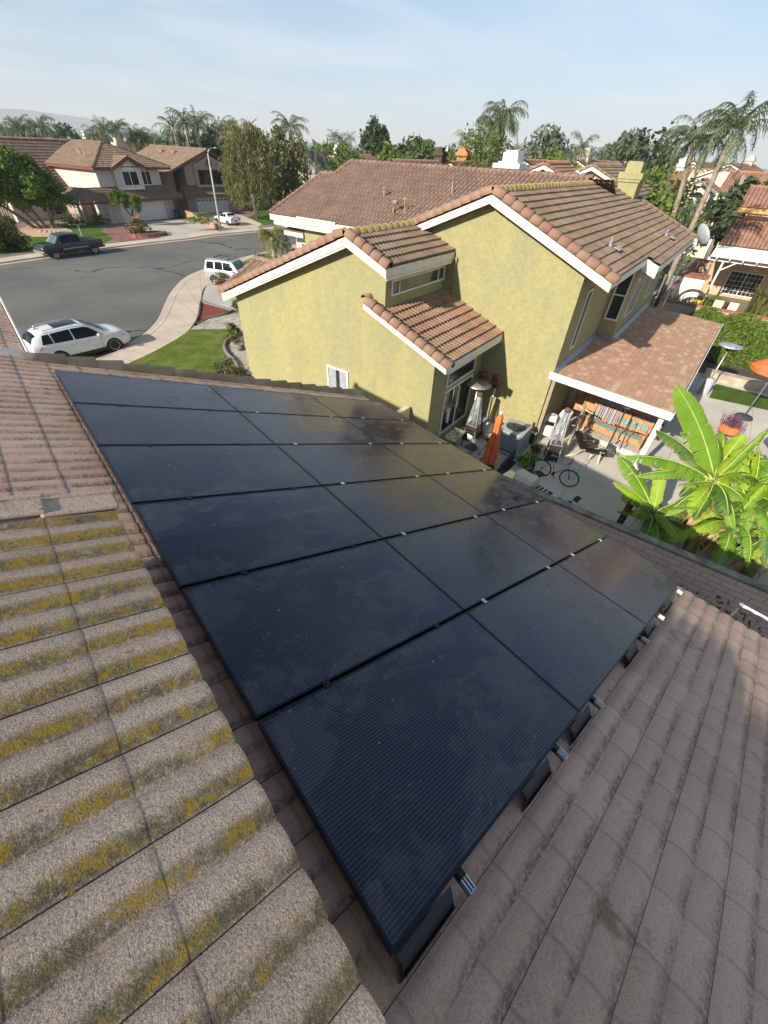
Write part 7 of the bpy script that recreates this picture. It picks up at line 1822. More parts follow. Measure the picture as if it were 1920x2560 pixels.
# folded white chairs
def fold(p, q, label, lean, k, z0=.01):
    t = NF('folding_chair', label, 'chair', p, q, z0, R(10), 'folded white chairs leaning in a stack')
    for s in (-1, 1):
        m = MB(); m.tube([V(0, s * .21, 0), V(lean * .5, s * .22, .55), V(lean, s * .20, 1.0), V(lean, s * .12, 1.07)], .014, 6); m.obj('leg', M_WHITE, t)
    m = MB(); m.tube([V(lean, -.12, 1.07), V(lean, .12, 1.07)], .014, 6); m.box(V(lean * .92, 0, .88), (.03, .38, .22)); m.obj('backrest', M_WHITE, t)
    m = MB(); m.box(V(lean * .35 + .02, 0, .38), (.03, .36, .42)); m.obj('seat', M_WHITE, t)
for k in range(5): fold(16.3 + k * .09, 2.75, 'folded white metal chair leaning in the stack behind the pyramid heater', .35, k)
for k in range(2): fold(15.9 + k * .1, 3.15, 'folded white metal chair leaning against the post wall, left of the taller stack', .25, k)
# weight bench
wb_ = NF('weight_bench', 'beige weight bench with a black padded back under the patio edge', 'exercise bench', 15.9, 1.5, .012, 0)
M_BEIM = simple('beige_steel', (.58, .53, .43), .45, var=.12); M_PAD = simple('black_vinyl', (.02, .02, .022), .45, var=.3)
m = MB()
m.tube([V(-.8, .6, .04), V(1.0, .75, 1.45)], .045, 8); m.tube([V(-.75, .55, .05), V(-.3, .25, .05), V(.0, .0, .35)], .035, 8); m.tube([V(-.3, -.0, .38), V(.1, -.7, .30)], .035, 8); m.tube([V(.1, .65, .02), V(.3, .60, .9)], .03, 7); m.tube([V(.5, .5, .02), V(.9, .7, 1.3)], .03, 7); m.tube([V(-.05, -.55, .38), V(-.35, -.65, .02)], .04, 8); m.tube([V(-.3, -.3, .3), V(-.32, -.3, .02)], .03, 7); m.tube([V(.9, .35, 1.3), V(1.0, 1.05, 1.4)], .03, 7)
m.obj('frame', M_BEIM, wb_)
m = MB(); m.beam(V(.25, .55, .72), V(-.42, .02, .48), .28, .09); m.obj('backrest', M_PAD, wb_); m = MB(); m.beam(V(-.42, -.05, .46), V(-.28, -.48, .46), .26, .08); m.obj('seat', M_PAD, wb_)
m = MB()
for i in range(7): m.lathe(V(-.25 + .09 * i, -.05 + .1 * (i % 3), .62 + .05 * (i % 2)), [(.0001, -.03), (.07, -.03), (.07, .03), (.0001, .03)], 12, rot=Matrix.Rotation(R(70 + i * 20), 3, 'Y'))
m.obj('ankle_roller', M_PAD, wb_)
wd = NF('weight_plates', 'stack of round grey weight plates at the end of the weight bench', 'weights', 16.2, .72, .012, 0)
for k in range(3):
    m = MB(); m.lathe(V(.05 + .0 * k, -.05 * k, .36), [(.03, -.02), (.24, -.022), (.25, 0), (.24, .022), (.03, .02)], 24, rot=Matrix.Rotation(R(72), 3, 'X')); m.obj('plate', simple('plate_grey', (.10, .10, .105), .5, metal=.3, var=.3), wd)
m = MB(); m.tube([V(0, -.3, .30), V(0, .25, .42)], .018, 8); m.obj('bar', M_ALU, wd)
rl_ = NF('rolled_rug', 'pale rolled rug lying in front of the wooden bench', 'rug', 17.0, .35, .012, R(-6))
m = MB(); m.tube([V(0, 1.0, .13), V(0, -.75, .13)], .14, 14); m.obj('roll', simple('pale_rug', (.60, .55, .48), .95, var=.3, sc=6, bump=.5), rl_)
# long wooden bench with blue tiles
wbn = NF('wooden_bench', 'long carved wooden bench inset with turquoise tiles', 'bench', 18.0, .95, .012, R(-7))
M_WOOD = simple('orange_wood', (.52, .27, .125), .6, var=.3, sc=5, bump=.3); M_TURQ = simple('turquoise_tile', (.16, .38, .40), .4, var=.2, sc=9)
m = MB(); m.box(V(0, 0, .40), (.55, 2.3, .06)); m.box(V(-.26, 0, .30), (.05, 2.3, .20)); m.obj('seat', M_WOOD, wbn)
m = MB(); m.box(V(-.10, 0, .437), (.26, 2.2, .02)); m.obj('seat_tiles', M_TURQ, wbn)
m = MB(); m.box(V(.27, 0, .98), (.06, 2.3, .16)); m.box(V(.25, 0, .60), (.06, 2.3, .10))
for i in range(10): m.box(V(.26, -1.13 + i * .251, .78), (.06, .07, .36))
m.obj('backrest', M_WOOD, wbn)
for i in range(9):
    m = MB(); m.box(V(.245, -1.0 + i * .251, .78), (.03, .15, .24)); m.obj('back_tile', M_TURQ, wbn)
for s in (-1, 1):
    m = MB(); m.box(V(-.24, s * 1.15, .32), (.08, .08, .64)); m.box(V(.28, s * 1.15, .55), (.09, .09, 1.1)); m.box(V(.02, s * 1.15, .66), (.62, .09, .05)); m.obj('arm', M_WOOD, wbn)
def serape():
    t = NT('striped_blanket'); t.set(.95, 0, .1); uv = t.co('UV'); s_ = t.n('ShaderNodeSeparateXYZ'); t.l(uv, s_.inputs[0])
    r_ = t.n('ShaderNodeValToRGB'); r_.color_ramp.interpolation = 'CONSTANT'; t.l(t.math('FRACT', t.math('MULTIPLY', s_.outputs[0], 3.0)), r_.inputs[0]); e = r_.color_ramp.elements
    cols = [(.012, .012, .015), (.5, .5, .48), (.02, .25, .42), (.03, .4, .5), (.6, .6, .6), (.012, .012, .015), (.5, .06, .05), (.6, .25, .03), (.02, .02, .02), (.55, .5, .5), (.04, .25, .08), (.4, .05, .2), (.02, .02, .03), (.55, .55, .55), (.1, .06, .3)]
    e[0].position = 0; e[0].color = (*cols[0], 1); e[1].position = .07; e[1].color = (*cols[1], 1)
    for i, c in enumerate(cols[2:]): q = e.new(.07 * (i + 2) * .95); q.color = (*c, 1)
    t.l(r_.outputs[0], t.b.inputs['Base Color']); return t.mat
M_SER = serape()
for k, (q0, w_, lb) in enumerate(((1.95, .95, 'striped blanket draped over the bench back, left one'), (1.0, .80, 'striped blanket draped over the bench back, middle one'), (.15, .75, 'striped blanket draped over the bench back, right one'))):
    t = NF('striped_blanket', lb, 'blanket', 18.45, q0, .8, R(-7), 'striped blankets over the bench')
    m = MB(); m.uv = []; g = []
    for i in range(15):
        for j, (x, z) in enumerate(((-.16, -.30), (-.14, 0), (-.09, .27), (-.02, .34), (.08, .30), (.12, 0), (.13, -.4))):
            m.v.append((x + .02 * math.sin(i * 1.7), -w_ * i / 14, z + .02 * math.cos(i * 2.1))); m.uv.append((i / 14 + k * .31, j / 6))
    for i in range(14):
        for j in range(6): m.f.append((i * 7 + j, (i + 1) * 7 + j, (i + 1) * 7 + j + 1, i * 7 + j + 1)); m.m.append(0); m.smooth.append(True)
    m.obj('cloth', M_SER, t)
for k, (p_, q_, lb) in enumerate(((17.6, 2.55, 'dark stool with an orange wooden crossbar behind the chairs'), (19.4, .3, 'low orange wooden bench in the shade behind the tiled bench'))):
    t = NF(('bar_stool', 'low_bench')[k], lb, 'stool' if k == 0 else 'bench', p_, q_, .012, 0)
    w_ = .45 if k == 0 else 1.6
    bx(t, 'seat', V(0, 0, .75 if k == 0 else .45), (.45, w_, .06), M_PLAST if k == 0 else M_WOOD)
    for s in (-1, 1):
        for u in (-1, 1): bx(t, 'leg', V(s * .18, u * w_ * .45, .36 if k == 0 else .21), (.05, .05, .7 if k == 0 else .42), M_WOOD)
    bx(t, 'backrest', V(.2, 0, .95 if k == 0 else .7), (.05, w_, .25), M_WOOD)
cb_ = NF('storage_cabinet', 'tall orange brown cabinet in the dark under the patio cover', 'cabinet', 19.6, 2.6, .012)
bx(cb_, 'case', V(0, 0, .95), (.5, 1.0, 1.9), simple('dark_orange_wood', (.28, .12, .05), .6)); 
for s in (-1, 1): bx(cb_, 'door', V(-.265, s * .25, .95), (.03, .46, 1.7), M_WOOD)
# rusty post
rp_ = NF('rusty_pipe', 'rusty brown steel pipe post leaning up from behind the block wall', 'post', 12.0, -.65, .012)
m = MB(); m.tube([V(0, 0, 0), V(0, 0, 1.35)], .10, 16, cap=False); m.tube([V(0, 0, 1.35), V(0, 0, .2)], .082, 16, cap=False); m.lathe(V(0, 0, 1.35), [(.082, .0), (.115, .0), (.115, .04), (.082, .04), (.082, 0)], 16); o = m.obj('pipe', simple('rusty_steel', (.10, .055, .04), .6, metal=.3, var=.4), rp_)
# ivy bank, planter wall, yard wall
hw = NF('ivy_bank', 'thick green ivy bank growing in front of the yard wall', 'hedge', 31, -4, 0)
m = MB(); r = np.random.RandomState(8); n = 21000
u_ = r.uniform(0, 1, n); y_ = r.uniform(-7.5, 6.2, n); bumpy = .18 * np.sin(y_ * 2.1 + u_ * 5) + .12 * np.sin(y_ * 5.3 + 1)
edge = np.clip((6.4 - y_) / 2.2, .2, 1)
x_ = .3 + 4.9 * u_ + bumpy; z_ = (.15 + 1.62 * np.sin(np.clip(u_ * 1.5, 0, 1.57)) + .12 * np.sin(y_ * 3 + u_ * 9)) * edge + r.normal(size=n) * .05
nn_ = np.tile(np.array([[-.6, 0, .8]]), (n, 1)); np_leaves(m, np.stack([x_, y_, z_], 1), nn_, .085, r)
m.obj('leaves', leaf_mat('ivy_leaves', (.045, .095, .012), (.19, .235, .03)), hw)
m = MB(); ys = [-7.4 + i * 1.13 for i in range(13)]
vs = []; 
for y in ys:
    for k in range(8): u0 = k / 7; vs.append(V(.35 + 4.8 * u0, y, max(0, (.02 + 1.5 * math.sin(min(1.57, u0 * 1.5)) * max(.2, min(1, (6.4 - y) / 2.2))))))
m.add(vs, [(i * 8 + k, (i + 1) * 8 + k, (i + 1) * 8 + k + 1, i * 8 + k + 1) for i in range(12) for k in range(7)], True); m.obj('stems', M_LFD, hw)
M_TANB = block_mat('tan_block', (.50, .39, .28), (.56, .45, .33), .40, .20); M_BRK = simple('red_brick_cap', (.36, .14, .09), .9, var=.45, sc=6, bump=.4)
yw = NF('yard_wall', 'tan yard wall with a red brick cap behind the ivy bank', 'wall', 36.8, 0, 0)
m = MB(); m.prism([V(-.1, 2.9, 0), V(-.1, -10, 0), V(.1, -10, 0), V(.1, 2.9, 0)], V(0, 0, 1.7)); m.obj('blocks', M_TANB, yw)
m = MB(); m.prism([V(-.16, 2.95, 1.702), V(-.16, -10, 1.702), V(.16, -10, 1.702), V(.16, 2.95, 1.702)], V(0, 0, .10)); m.obj('brick_cap', M_BRK, yw)
yw2 = NF('side_wall', 'side yard wall with a red brick cap running away beside the grey gate', 'wall', 37, 2.8, 0)
m = MB(); m.prism([V(0, -.1, 0), V(20.5, -.1, 0), V(20.5, .1, 0), V(0, .1, 0)], V(0, 0, 1.7)); m.prism([V(20.3, -.2, 0), V(20.3, -2.6, 0), V(20.5, -2.6, 0), V(20.5, -.2, 0)], V(0, 0, 1.7)); m.obj('blocks', M_TANB, yw2)
m = MB(); m.prism([V(-.1, -.16, 1.702), V(20.6, -.16, 1.702), V(20.6, .16, 1.702), V(-.1, .16, 1.702)], V(0, 0, .10)); m.prism([V(20.2, -.17, 1.702), V(20.2, -2.7, 1.702), V(20.6, -2.7, 1.702), V(20.6, -.17, 1.702)], V(0, 0, .10)); m.obj('brick_cap', M_BRK, yw2)
gt = NF('side_gate', 'grey corrugated side gate beyond the patio cover', 'gate', 46.5, 3.5, 0)
m = MB()
for i in range(24): m.beam(V(0, .7 - i * .065, 0), V(0, .7 - i * .065, 1.75), .045, .03)
m.obj('panel', simple('grey_gate', (.26, .25, .24), .6, var=.15), gt)
lw = NF('planter_wall', 'low sand coloured block wall at the edge of the ivy bed', 'wall', 28.7, -5, 0)
m = MB(); m.prism([V(-.35, 3.6, 0), V(-.35, -5.5, 0), V(.25, -5.5, 0), V(.25, 3.6, 0)], V(0, 0, .40)); m.obj('blocks', simple('sand_block', (.46, .37, .28), .92, var=.3, sc=2, bump=.5, bsc=12), lw)
# shed, slide, lounge, plants in the far yard
sh = NF('white_shed', 'white storage shed with a small door panel behind the yard wall', 'shed', 44.8, 1.9, 0)
bx(sh, 'case', V(0, 0, 1.1), (1.6, 1.7, 2.2), M_WHITE); bx(sh, 'door', V(-.82, -.05, 1.0), (.05, .8, 1.6), simple('shed_door', (.66, .67, .68), .6)); bx(sh, 'roof', V(0, 0, 2.24), (1.9, 2.0, .08), M_BRK)
sld = NF('toy_slide', 'yellow plastic toy slide with a blue foot among the reeds', 'toy', 41.0, .85, .01)
m = MB(); m.prism([V(0, .3, 0), V(0, -.3, 0), V(.9, -.25, 1.0), V(.9, .25, 1.0)], V(0, 0, .12)); m.obj('chute', simple('yellow_plastic', (.75, .5, .02), .4), sld); bx(sld, 'foot', V(-.1, 0, .12), (.5, .7, .2), simple('blue_plastic', (.03, .12, .3), .4))
for s in (-1, 1): bx(sld, 'side_panel', V(1.0, s * .35, .6), (.5, .06, 1.2), simple('yellow_plastic_b', (.75, .5, .02), .4))
arch = NF('garden_arch', 'dark round topped play frame behind the toy slide', 'frame', 42.5, 1.3, .01)
m = MB(); m.tube([V(0, .9 * math.cos(math.pi * i / 12), .9 + .7 * math.sin(math.pi * i / 12)) for i in range(13)], .10, 7); m.tube([V(0, .9, 0), V(0, .9, .9)], .06, 6); m.tube([V(0, -.9, 0), V(0, -.9, .9)], .06, 6); m.obj('hoop', M_BARKD, arch)
def reeds(label, p, q, n, h, seed, mat, spread=.7, cat='plant', wdt=.03):
    t = NF('reed_clump', label, cat, p, q, .01); rr = random.Random(seed); m = MB()
    for i in range(n):
        a = rr.uniform(0, 6.283); b = V(rr.gauss(0, spread * .35), rr.gauss(0, spread * .35), 0); H_ = h * rr.uniform(.6, 1.1); l = rr.uniform(.15, .6) * H_; d = V(math.cos(a), math.sin(a), 0); s = V(-math.sin(a), math.cos(a), 0) * wdt
        p0, p1, p2 = b, b + d * l * .4 + V(0, 0, H_ * .7), b + d * l + V(0, 0, H_ * rr.uniform(.7, 1))
        m.add([p0 - s, p0 + s, p1 + s * .8, p1 - s * .8, p2], [(0, 1, 2, 3), (3, 2, 4)])
    m.obj('leaves', mat, t); return t
reeds('tall green reeds behind the corner of the yard wall', 39.0, 1.9, 420, 1.9, 5, M_LFO, 1.6)
reeds('second clump of reeds beside the yellow slide', 40.5, 1.2, 200, 1.5, 6, M_LF, 1.0)
reeds('dark red spiky cordyline in front of the big window', 44.5, -1.35, 90, 1.0, 7, simple('dark_red_leaf', (.11, .025, .03), .7, var=.4), .25, wdt=.05)
reeds('leafy plant left of the garden lounge chairs', 45.5, -.2, 120, 1.0, 8, M_LFL, .6, wdt=.08)
reeds('tall leafy stems at the right side of the big window', 45.5, -3.3, 220, 2.2, 9, M_LFO, 1.1, wdt=.07)
for k, (p_, q_) in enumerate(((43.2, -.55), (43.2, -1.55))):
    t = NF('lounge_chair', ['cream garden lounge chair nearer to the white post', 'cream garden lounge chair below the red spiky plant'][k], 'lounge chair', p_, q_, .01, 0, 'garden lounge chairs')
    m = MB(); m.box(V(-.3, 0, .35), (1.0, .62, .08)); m.obj('seat', simple('cream_cushion', (.60, .50, .38), .85), t); m = MB(); m.beam(V(.15, 0, .38), V(.6, 0, 1.0), .62, .08, up=V(0, 0, 1)); m.obj('backrest', simple('cream_cushion_b', (.62, .53, .41), .85), t)
    for s in (-1, 1): bx(t, 'leg', V(-.6, s * .25, .16), (.05, .05, .32), M_WHITE); bx(t, 'leg', V(.2, s * .25, .16), (.05, .05, .32), M_WHITE)
# grey storage and path between the houses
bd2 = NF('concrete_step', 'pale concrete block at the far end of the patio cover', 'step', 29.9, 2.6, 0); bx(bd2, 'block', V(0, 0, .9), (1.4, .9, 1.8), M_CAPST)
sheet('side_path', [N(29.2, 4.2, 0), N(58, 4.6, 0), N(58, 2.95, 0), N(29.2, 2.95, 0)], M_PATIO, z=.03)
# open umbrellas of the pool terrace (only their rims are in the picture)
def open_umb(label, p, q, h, r0, th_=10, tilt=0):
    t = NF('open_umbrella', label, 'umbrella', p, q, .012, 0, 'orange umbrellas on the pool terrace')
    m = MB(); n = 8; K = 4; vs = [V(0, 0, h + .55)]; fs = []
    for j in range(1, K + 1):
        for i in range(n * 4):
            a = 6.283 * i / (n * 4); sag = .05 * abs(math.sin(a * n / 2)) * (j / K); vs.append(V(r0 * j / K * math.cos(a) * (1 - sag), r0 * j / K * math.sin(a) * (1 - sag), h + .55 - .55 * (j / K) ** 1.15 - sag * .3 * 0))
    nn = n * 4
    for i in range(nn): fs.append((0, 1 + i, 1 + (i + 1) % nn))
    for j in range(K - 1):
        for i in range(nn): fs.append((1 + j * nn + i, 1 + (j + 1) * nn + i, 1 + (j + 1) * nn + (i + 1) % nn, 1 + j * nn + (i + 1) % nn))
    for i in range(nn):
        a0, a1 = 1 + (K - 1) * nn + i, 1 + (K - 1) * nn + (i + 1) % nn; b = len(vs); vs += [V(vs[a0]) - V(0, 0, .16), V(vs[a1]) - V(0, 0, .16)]; fs.append((a0, b, b + 1, a1))
    m.add(vs, fs, False); m.obj('canopy', M_ORNG, t)
    m = MB(); m.tube([V(0, 0, .1), V(0, 0, h + .6)], .028, 8)
    m.obj('pole', M_ALU, t)
    m = MB()
    for i in range(8): a = 6.283 * i / 8; m.tube([V(0, 0, h + .50), V(r0 * .97 * math.cos(a), r0 * .97 * math.sin(a), h - .01)], .010, 5)
    m.obj('rib', M_ALU, t)
    m = MB(); m.lathe(V(0, 0, 0), [(.0001, .16), (.06, .15), (.34, .09), (.38, .03), (.38, 0)], 22); m.obj('base', simple('dark_resin', (.05, .05, .055), .7), t)
open_umb('orange umbrella standing by the lawn strip', 24.23, -3.55, 2.35, .95)
open_umb('orange umbrella nearer to the banana plants', 18.6, -5.0, 2.0, 1.25)
tb2 = NF('patio_table', 'orange tablecloth table with dried purple plants beside the umbrella', 'table', 21.3, -2.95, .012)
m = MB(); m.lathe(V(0, 0, 0), [(.38, .35), (.36, .60), (.0001, .62)], 20); m.obj('tablecloth', M_ORNG, tb2); m = MB(); m.tube([V(0, 0, 0), V(0, 0, .7)], .04, 8); m.obj('pedestal', M_BLACK, tb2)
reeds('dried purple stems in a pot on the orange table', 21.3, -2.95, 160, .55, 12, simple('purple_stem', (.13, .06, .10), .8, var=.4), .5, wdt=.012).location.z = .62
hz_ = NF('garden_hose', 'dark garden hose curling over the patio concrete', 'hose', 19.4, -1.9, .03)
m = MB(); m.tube(dense([V(-.9, .5, 0), V(-.3, .2, 0), V(.3, .25, 0), (V(.7, -.2, 0)), V(.3, -.6, 0), V(0, -.2, 0), V(.6, .1, .0), V(1.4, -.5, 0)]), .022, 6); m.obj('hose', M_PLAST, hz_)
# flowering bush beyond the eave
shrub('sprawling bush with pink flowers below the white pole', N(8.2, -3.0, .1), (1.0, 2.0, .85), M_LFD, 2600, .06, 301, flower=simple('hot_pink_petals', (.65, .06, .16), .7, var=.3), nf=260, fs=.035)

# ------------------------------------------------------------------ banana plants
def banana_mat(name, c1, c2):
    t = NT(name); t.set(.45, 0, .4); uv = t.co('UV'); s_ = t.n('ShaderNodeSeparateXYZ'); t.l(uv, s_.inputs[0])
    v = t.math('SINE', t.math('MULTIPLY', s_.outputs[1], 260.0))
    c = t.mix(t.rng(t.noise(1.6, 5, .6), .3, .7), c1, c2); c = t.mix(t.rng(v, .2, 1, 0, .22), c, tuple(x * 1.5 for x in c2))
    c = t.mix(t.rng(t.math('ABSOLUTE', s_.outputs[0]), .06, .03), c, (.42, .46, .10))
    c = t.mix(t.math('MULTIPLY', t.rng(t.math('ABSOLUTE', s_.outputs[0]), .82, 1.0), t.rng(t.noise(5, 4), .42, .6)), c, (.38, .26, .07))
    t.col(c); t.bump(v, .25, .01)
    tl = t.n('ShaderNodeBsdfTranslucent'); t.l(t.mix(.5, c, (.30, .50, .03)), tl.inputs[0]); mx = t.n('ShaderNodeMixShader'); mx.inputs[0].default_value = .38
    t.l(t.b.outputs[0], mx.inputs[1]); t.l(tl.outputs[0], mx.inputs[2]); t.l(mx.outputs[0], t.out.inputs[0]); return t.mat
M_BAN = banana_mat('banana_leaf', (.12, .25, .02), (.21, .38, .035)); M_BANY = banana_mat('young_banana_leaf', (.24, .40, .02), (.36, .52, .035)); M_BAND = banana_mat('dark_banana_leaf', (.06, .14, .02), (.11, .21, .035))
M_DRY = simple('dry_leaf', (.42, .29, .16), .9, var=.4, sc=6); M_PST = simple('banana_stem', (.30, .27, .06), .7, var=.45, sc=3.5, bump=.3, bsc=9)
def leaf(parent, A, B, w, arch=.25, mat=None, seed=0, tear=.35, fold=.35, twist=0.0, stalk=.12, loc=None, droop=0):
    "banana leaf from A (base) to B (tip), world coordinates; parent at loc"
    rr = random.Random(seed); loc = loc or V(parent.location); A, B = V(A) - loc, V(B) - loc
    d = B - A; L = d.length; up = V(0, 0, 1); side = d.cross(up)
    side = side.normalized() if side.length > 1e-3 else V(1, 0, 0)
    if twist: side = Matrix.Rotation(twist, 3, d.normalized()) @ side
    nrm = side.cross(d).normalized()
    n = 40; m = MB(); m.uv = []
    def axis(t): return A + d * t + up * (arch * L * 4 * t * (1 - t)) - up * droop * t * t
    def wid(t):
        t = (t - stalk) / (1 - stalk)
        return 0 if t <= 0 else w * (min(1, t / .16) ** .6) * (1 - max(0, (t - .55) / .45) ** 2.2) ** .8 + .002
    for s in (-1, 1):
        i = 0; t0 = stalk; gap = 0
        while t0 < .995:
            ln = rr.uniform(.02, .05) if rr.random() < tear else rr.uniform(.06, .14)
            t1 = min(.998, t0 + ln); fo = fold + rr.uniform(-.12, .12) * (1 + tear * 2); k = 3; K = max(1, int((t1 - t0) / .02))
            base = len(m.v); sweep = .16
            for j in range(K + 1):
                t = t0 + (t1 - t0) * j / K
                for q in range(k + 1):
                    f = q / k; ww = wid(t) * f * (1 - (.05 * rr.random() if q == k else 0)); tt = min(1, t + sweep * ww / L * .9)
                    shrink = 1.0 - .06 * f * (1 if j in (0, K) else 0)
                    cx = axis(tt) ; p = cx + side * s * ww * math.cos(fo * f) * shrink - nrm * ww * math.sin(fo * f) * .9 - up * .22 * ww * f * f
                    if j == 0 and q == k: p += d * .004
                    m.v.append(tuple(p)); m.uv.append((s * f, t + s * .5))
            for j in range(K):
                for q in range(k):
                    a = base + j * (k + 1) + q; m.f.append((a, a + 1, a + k + 2, a + k + 1) if s < 0 else (a, a + k + 1, a + k + 2, a + 1)); m.m.append(0); m.smooth.append(True)
            t0 = t1 + (rr.uniform(.0, .006) if rr.random() < tear else 0)
    lf_ = m.obj('leaf', mat or M_BAN, parent)
    m = MB(); m.tube([axis(i / 12) + nrm * .004 for i in range(13)], [.028 * (1 - .85 * i / 12) * (w / .35 * .6 + .4) for i in range(13)], 6)
    m.obj('midrib', simple_rib, lf_); return lf_
simple_rib = simple('banana_midrib', (.46, .50, .14), .5, var=.2)
def PZ(px, py, p):
    "point at depth p of the green house frame seen at a pixel"
    r_ = ray(px, py); t_ = p / (r_.x * math.cos(PH) + r_.y * math.sin(PH)); return V(r_.x * t_, r_.y * t_, CAMZ + r_.z * t_)
def bplant(label, foot, top_px, p, leaves, seed, r0=.16, dry=True):
    top = PZ(*top_px, p); t = thing('banana_plant', label, 'banana plant', V(foot.x, foot.y, 0), 0, 'banana plants behind the block wall'); loc = V(t.location)
    rr = random.Random(seed)
    m = MB(); k = top - V(foot); m.tube([V(0, 0, -.05), k * .35 + V(0, 0, .0), k * .7, k], [r0 * 1.15, r0, r0 * .8, r0 * .45], 12); m.obj('trunk', M_PST, t)
    if dry:
        m = MB()
        for i in range(26):
            f = rr.uniform(.25, .95); a = rr.uniform(0, 6.283); b = k * f + V(math.cos(a), math.sin(a), 0) * r0 * .9; l = rr.uniform(.25, .6); s = V(-math.sin(a), math.cos(a), 0) * rr.uniform(.02, .06)
            c = b + V(math.cos(a) * l * .45, math.sin(a) * l * .45, -l * .35); e = c + V(math.cos(a) * .05, math.sin(a) * .05, -l)
            m.add([b - s, b + s, c + s * 1.2, c - s * .6, e], [(0, 1, 2, 3), (3, 2, 4)])
        m.obj('dry_leaf', M_DRY, t)
    for i in range(11):
        a = rr.uniform(0, 6.283); l = rr.uniform(.8, 1.7); e = top + V(math.cos(a) * l, math.sin(a) * l, rr.uniform(-.9, .35)); 
        leaf(t, top - V(0, 0, rr.uniform(0, .4)), e, rr.uniform(.17, .28), rr.uniform(.12, .30), rr.choice([M_BAN, M_BAND, M_BANY, M_BAN]), seed * 77 + i, loc=loc, tear=rr.uniform(.5, .95), fold=rr.uniform(.3, .8), twist=rr.uniform(-.5, .5))
    for i in range(3):
        a = rr.uniform(0, 6.283); l = rr.uniform(.3, .5); z_ = rr.uniform(.4, .9); b0 = V(foot.x, foot.y, 0) + (top - V(foot)) * z_
        leaf(t, b0, b0 + V(math.cos(a) * l, math.sin(a) * l, -rr.uniform(.6, 1.0)), .10, .25, M_DRY, seed * 99 + i, loc=loc, tear=.95, fold=1.0)
    for i, L_ in enumerate(leaves):
        (tip, tp), w, ar, mt, kw = L_[0], L_[1], L_[2], L_[3], (L_[4] if len(L_) > 4 else {})
        A = top if 'base' not in kw else PZ(*kw['base'][0], kw['base'][1]); kw = {a: b for a, b in kw.items() if a != 'base'}
        leaf(t, A, PZ(*tip, tp), w, ar, mt, seed * 31 + i, loc=loc, **kw)
    return t
# depths: wall at p 9.3, plants between p 11.8 and 13.8
bplant('tallest banana plant with the big upright leaf', N(12.5, -2.7, 0), (1783, 1205), 12.6, [
    (((1688, 962), 12.4), .30, .06, M_BAN, dict(tear=.15, fold=.12, twist=-1.15, stalk=.03, base=((1785, 1190), 12.6))),
    (((1560, 1140), 11.4), .26, .10, M_BAN, dict(tear=.8, fold=.7)),
    (((1640, 1075), 13.8), .26, .10, M_BAND, dict(tear=.5, fold=.6)),
    (((1700, 1215), 11.6), .24, .05, M_BANY, dict(tear=.2, fold=.1, twist=.5)),
    (((1820, 1290), 11.6), .28, .16, M_BAND, dict(tear=.7, fold=.7)),
    (((1785, 1090), 14.5), .24, .12, M_BAN, dict(tear=.5, fold=.6)),
    (((1850, 1180), 11.9), .22, .05, M_BANY, dict(tear=.4, fold=.3)),
    (((1925, 1065), 12.9), .17, .05, M_BAN, dict(tear=.6, fold=1.2)),
    (((1880, 1110), 13.6), .24, .08, M_BANY, dict(tear=.3, fold=.4)),
    (((1590, 1190), 11.7), .22, .14, M_BAN, dict(tear=.6, fold=.6)), (((1735, 1300), 11.4), .20, .2, M_BAND, dict(tear=.8, fold=.7)),
    (((1860, 1250), 12.2), .26, .12, M_BAN, dict(tear=.5, fold=.5)), (((1700, 1130), 13.3), .24, .12, M_BAND, dict(tear=.5, fold=.5))], 1)
bplant('short leafy banana plant at the left end of the group', N(12.3, -1.95, 0), (1634, 1282), 12.1, [
    (((1532, 1205), 11.7), .20, .10, M_BANY, dict(tear=.2, fold=.5)),
    (((1545, 1140), 12.3), .26, .08, M_BAN, dict(tear=.3, fold=.2, twist=-.5)),
    (((1655, 1165), 12.4), .17, .02, M_BANY, dict(tear=.1, fold=.1, twist=-.9)),
    (((1750, 1250), 11.7), .22, .12, M_BAN, dict(tear=.6, fold=.5)),
    (((1640, 1400), 11.0), .20, .14, M_BAND, dict(tear=.9, fold=.25, twist=.4)),
    (((1600, 1260), 11.3), .13, .10, M_BAND, dict(tear=.3, fold=.5)),
    (((1745, 1272), 11.2), .18, .08, M_BANY, dict(tear=.2, fold=.3)),
    (((1690, 1345), 10.8), .18, .1, M_BAN, dict(tear=.4, fold=.3))], 2, .12)
bplant('banana plant with dark drooping leaves at the right edge', N(13.3, -3.4, 0), (1880, 1240), 13.2, [
    (((1800, 1400), 11.8), .24, .2, M_BAND, dict(tear=.6, fold=.6)),
    (((1930, 1370), 12.0), .26, .2, M_BAND, dict(tear=.5, fold=.5)),
    (((1900, 1115), 13.4), .20, .05, M_BANY, dict(tear=.3, fold=.3)),
    (((1990, 1180), 12.8), .28, .10, M_BAN, dict(tear=.4, fold=.5)),
    (((1960, 1290), 12.2), .26, .12, M_BAND, dict(tear=.5, fold=.5)),
    (((1845, 1150), 13.8), .20, .05, M_BANY, dict(tear=.2, fold=.2, twist=-.8)),
    (((1990, 1090), 13.8), .26, .08, M_BAN, dict(tear=.4, fold=.5)),
    (((1870, 1330), 12.2), .26, .2, M_BAN, dict(tear=.5, fold=.5)), (((1800, 1240), 12.6), .22, .12, M_BANY, dict(tear=.3, fold=.4)),
    (((1935, 1210), 12.6), .26, .12, M_BAN, dict(tear=.4, fold=.4)), (((1915, 1420), 11.6), .24, .2, M_BAND, dict(tear=.5, fold=.5))], 3)
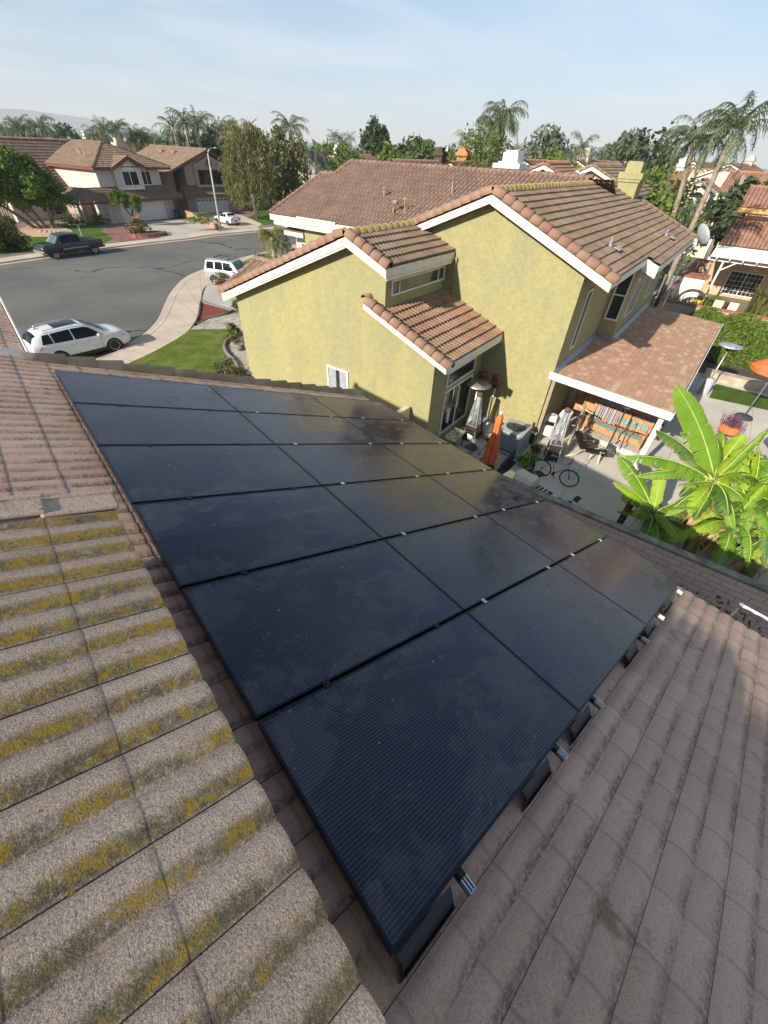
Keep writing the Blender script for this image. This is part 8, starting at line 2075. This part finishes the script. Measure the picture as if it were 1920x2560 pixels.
bplant('leaning banana plant at the lower right corner of the group', N(12.6, -4.2, 0), (1950, 1330), 12.6, [
    (((1820, 1400), 11.6), .20, .1, M_BAND, dict(tear=.3, fold=.4)),
    (((1990, 1230), 12.8), .26, .1, M_BAN, dict(tear=.3, fold=.4)),
    (((1870, 1300), 12.4), .2, .1, M_BAND, dict(tear=.5, fold=.5)),
    (((2020, 1420), 11.8), .26, .1, M_BAN, dict(tear=.4, fold=.4))], 4)
bplant('thin banana plant between the tall one and the right edge', N(13.0, -3.05, 0), (1835, 1300), 12.6, [
    (((1740, 1330), 11.6), .16, .1, M_DRY, dict(tear=.9, fold=.5)),
    (((1790, 1230), 12.9), .2, .1, M_BAN, dict(tear=.4, fold=.4)),
    (((1880, 1390), 11.8), .2, .1, M_BAND, dict(tear=.4, fold=.4)),
    (((1920, 1200), 12.9), .2, .1, M_BAN, dict(tear=.4, fold=.4))], 5, .10)
bplant('banana plant filling the gap behind the tall one', N(13.6, -2.5, 0), (1800, 1160), 13.9, [
    (((1700, 1080), 13.9), .24, .12, M_BAN, dict(tear=.5, fold=.5)), (((1860, 1085), 14.2), .24, .1, M_BANY, dict(tear=.4, fold=.4)), (((1745, 1230), 13.0), .24, .14, M_BAN, dict(tear=.6, fold=.5))], 6)
bplant('banana plant farthest into the right edge of the photo', N(14.0, -4.0, 0), (1950, 1180), 14.0, [
    (((1860, 1130), 14.0), .24, .12, M_BANY, dict(tear=.5, fold=.5)), (((1960, 1060), 14.2), .24, .1, M_BAN, dict(tear=.4, fold=.4)), (((1880, 1220), 13.2), .24, .14, M_BAN, dict(tear=.6, fold=.5))], 7)
# ------------------------------------------------------------------ haze
hzm = bpy.data.materials.new('haze_air'); hzm.use_nodes = True; hn = hzm.node_tree; hn.nodes.clear()
vo = hn.nodes.new('ShaderNodeVolumePrincipled'); vo.inputs['Color'].default_value = (.74, .87, 1.0, 1); vo.inputs['Density'].default_value = .00022; vo.inputs['Absorption Color'].default_value = (1, 1, 1, 1); vo.inputs['Anisotropy'].default_value = .0
ho = hn.nodes.new('ShaderNodeOutputMaterial'); hn.links.new(vo.outputs[0], ho.inputs['Volume'])
m = MB(); m.prism([V(-9200, -2700, -8), V(9200, -2700, -8), V(9200, 12200, -8), V(-9200, 12200, -8)], V(0, 0, 260))
hz = m.obj('haze', hzm); hz['kind'] = 'stuff'; hz['label'] = 'thin bluish haze over the distant hills and trees'; hz['category'] = 'haze'
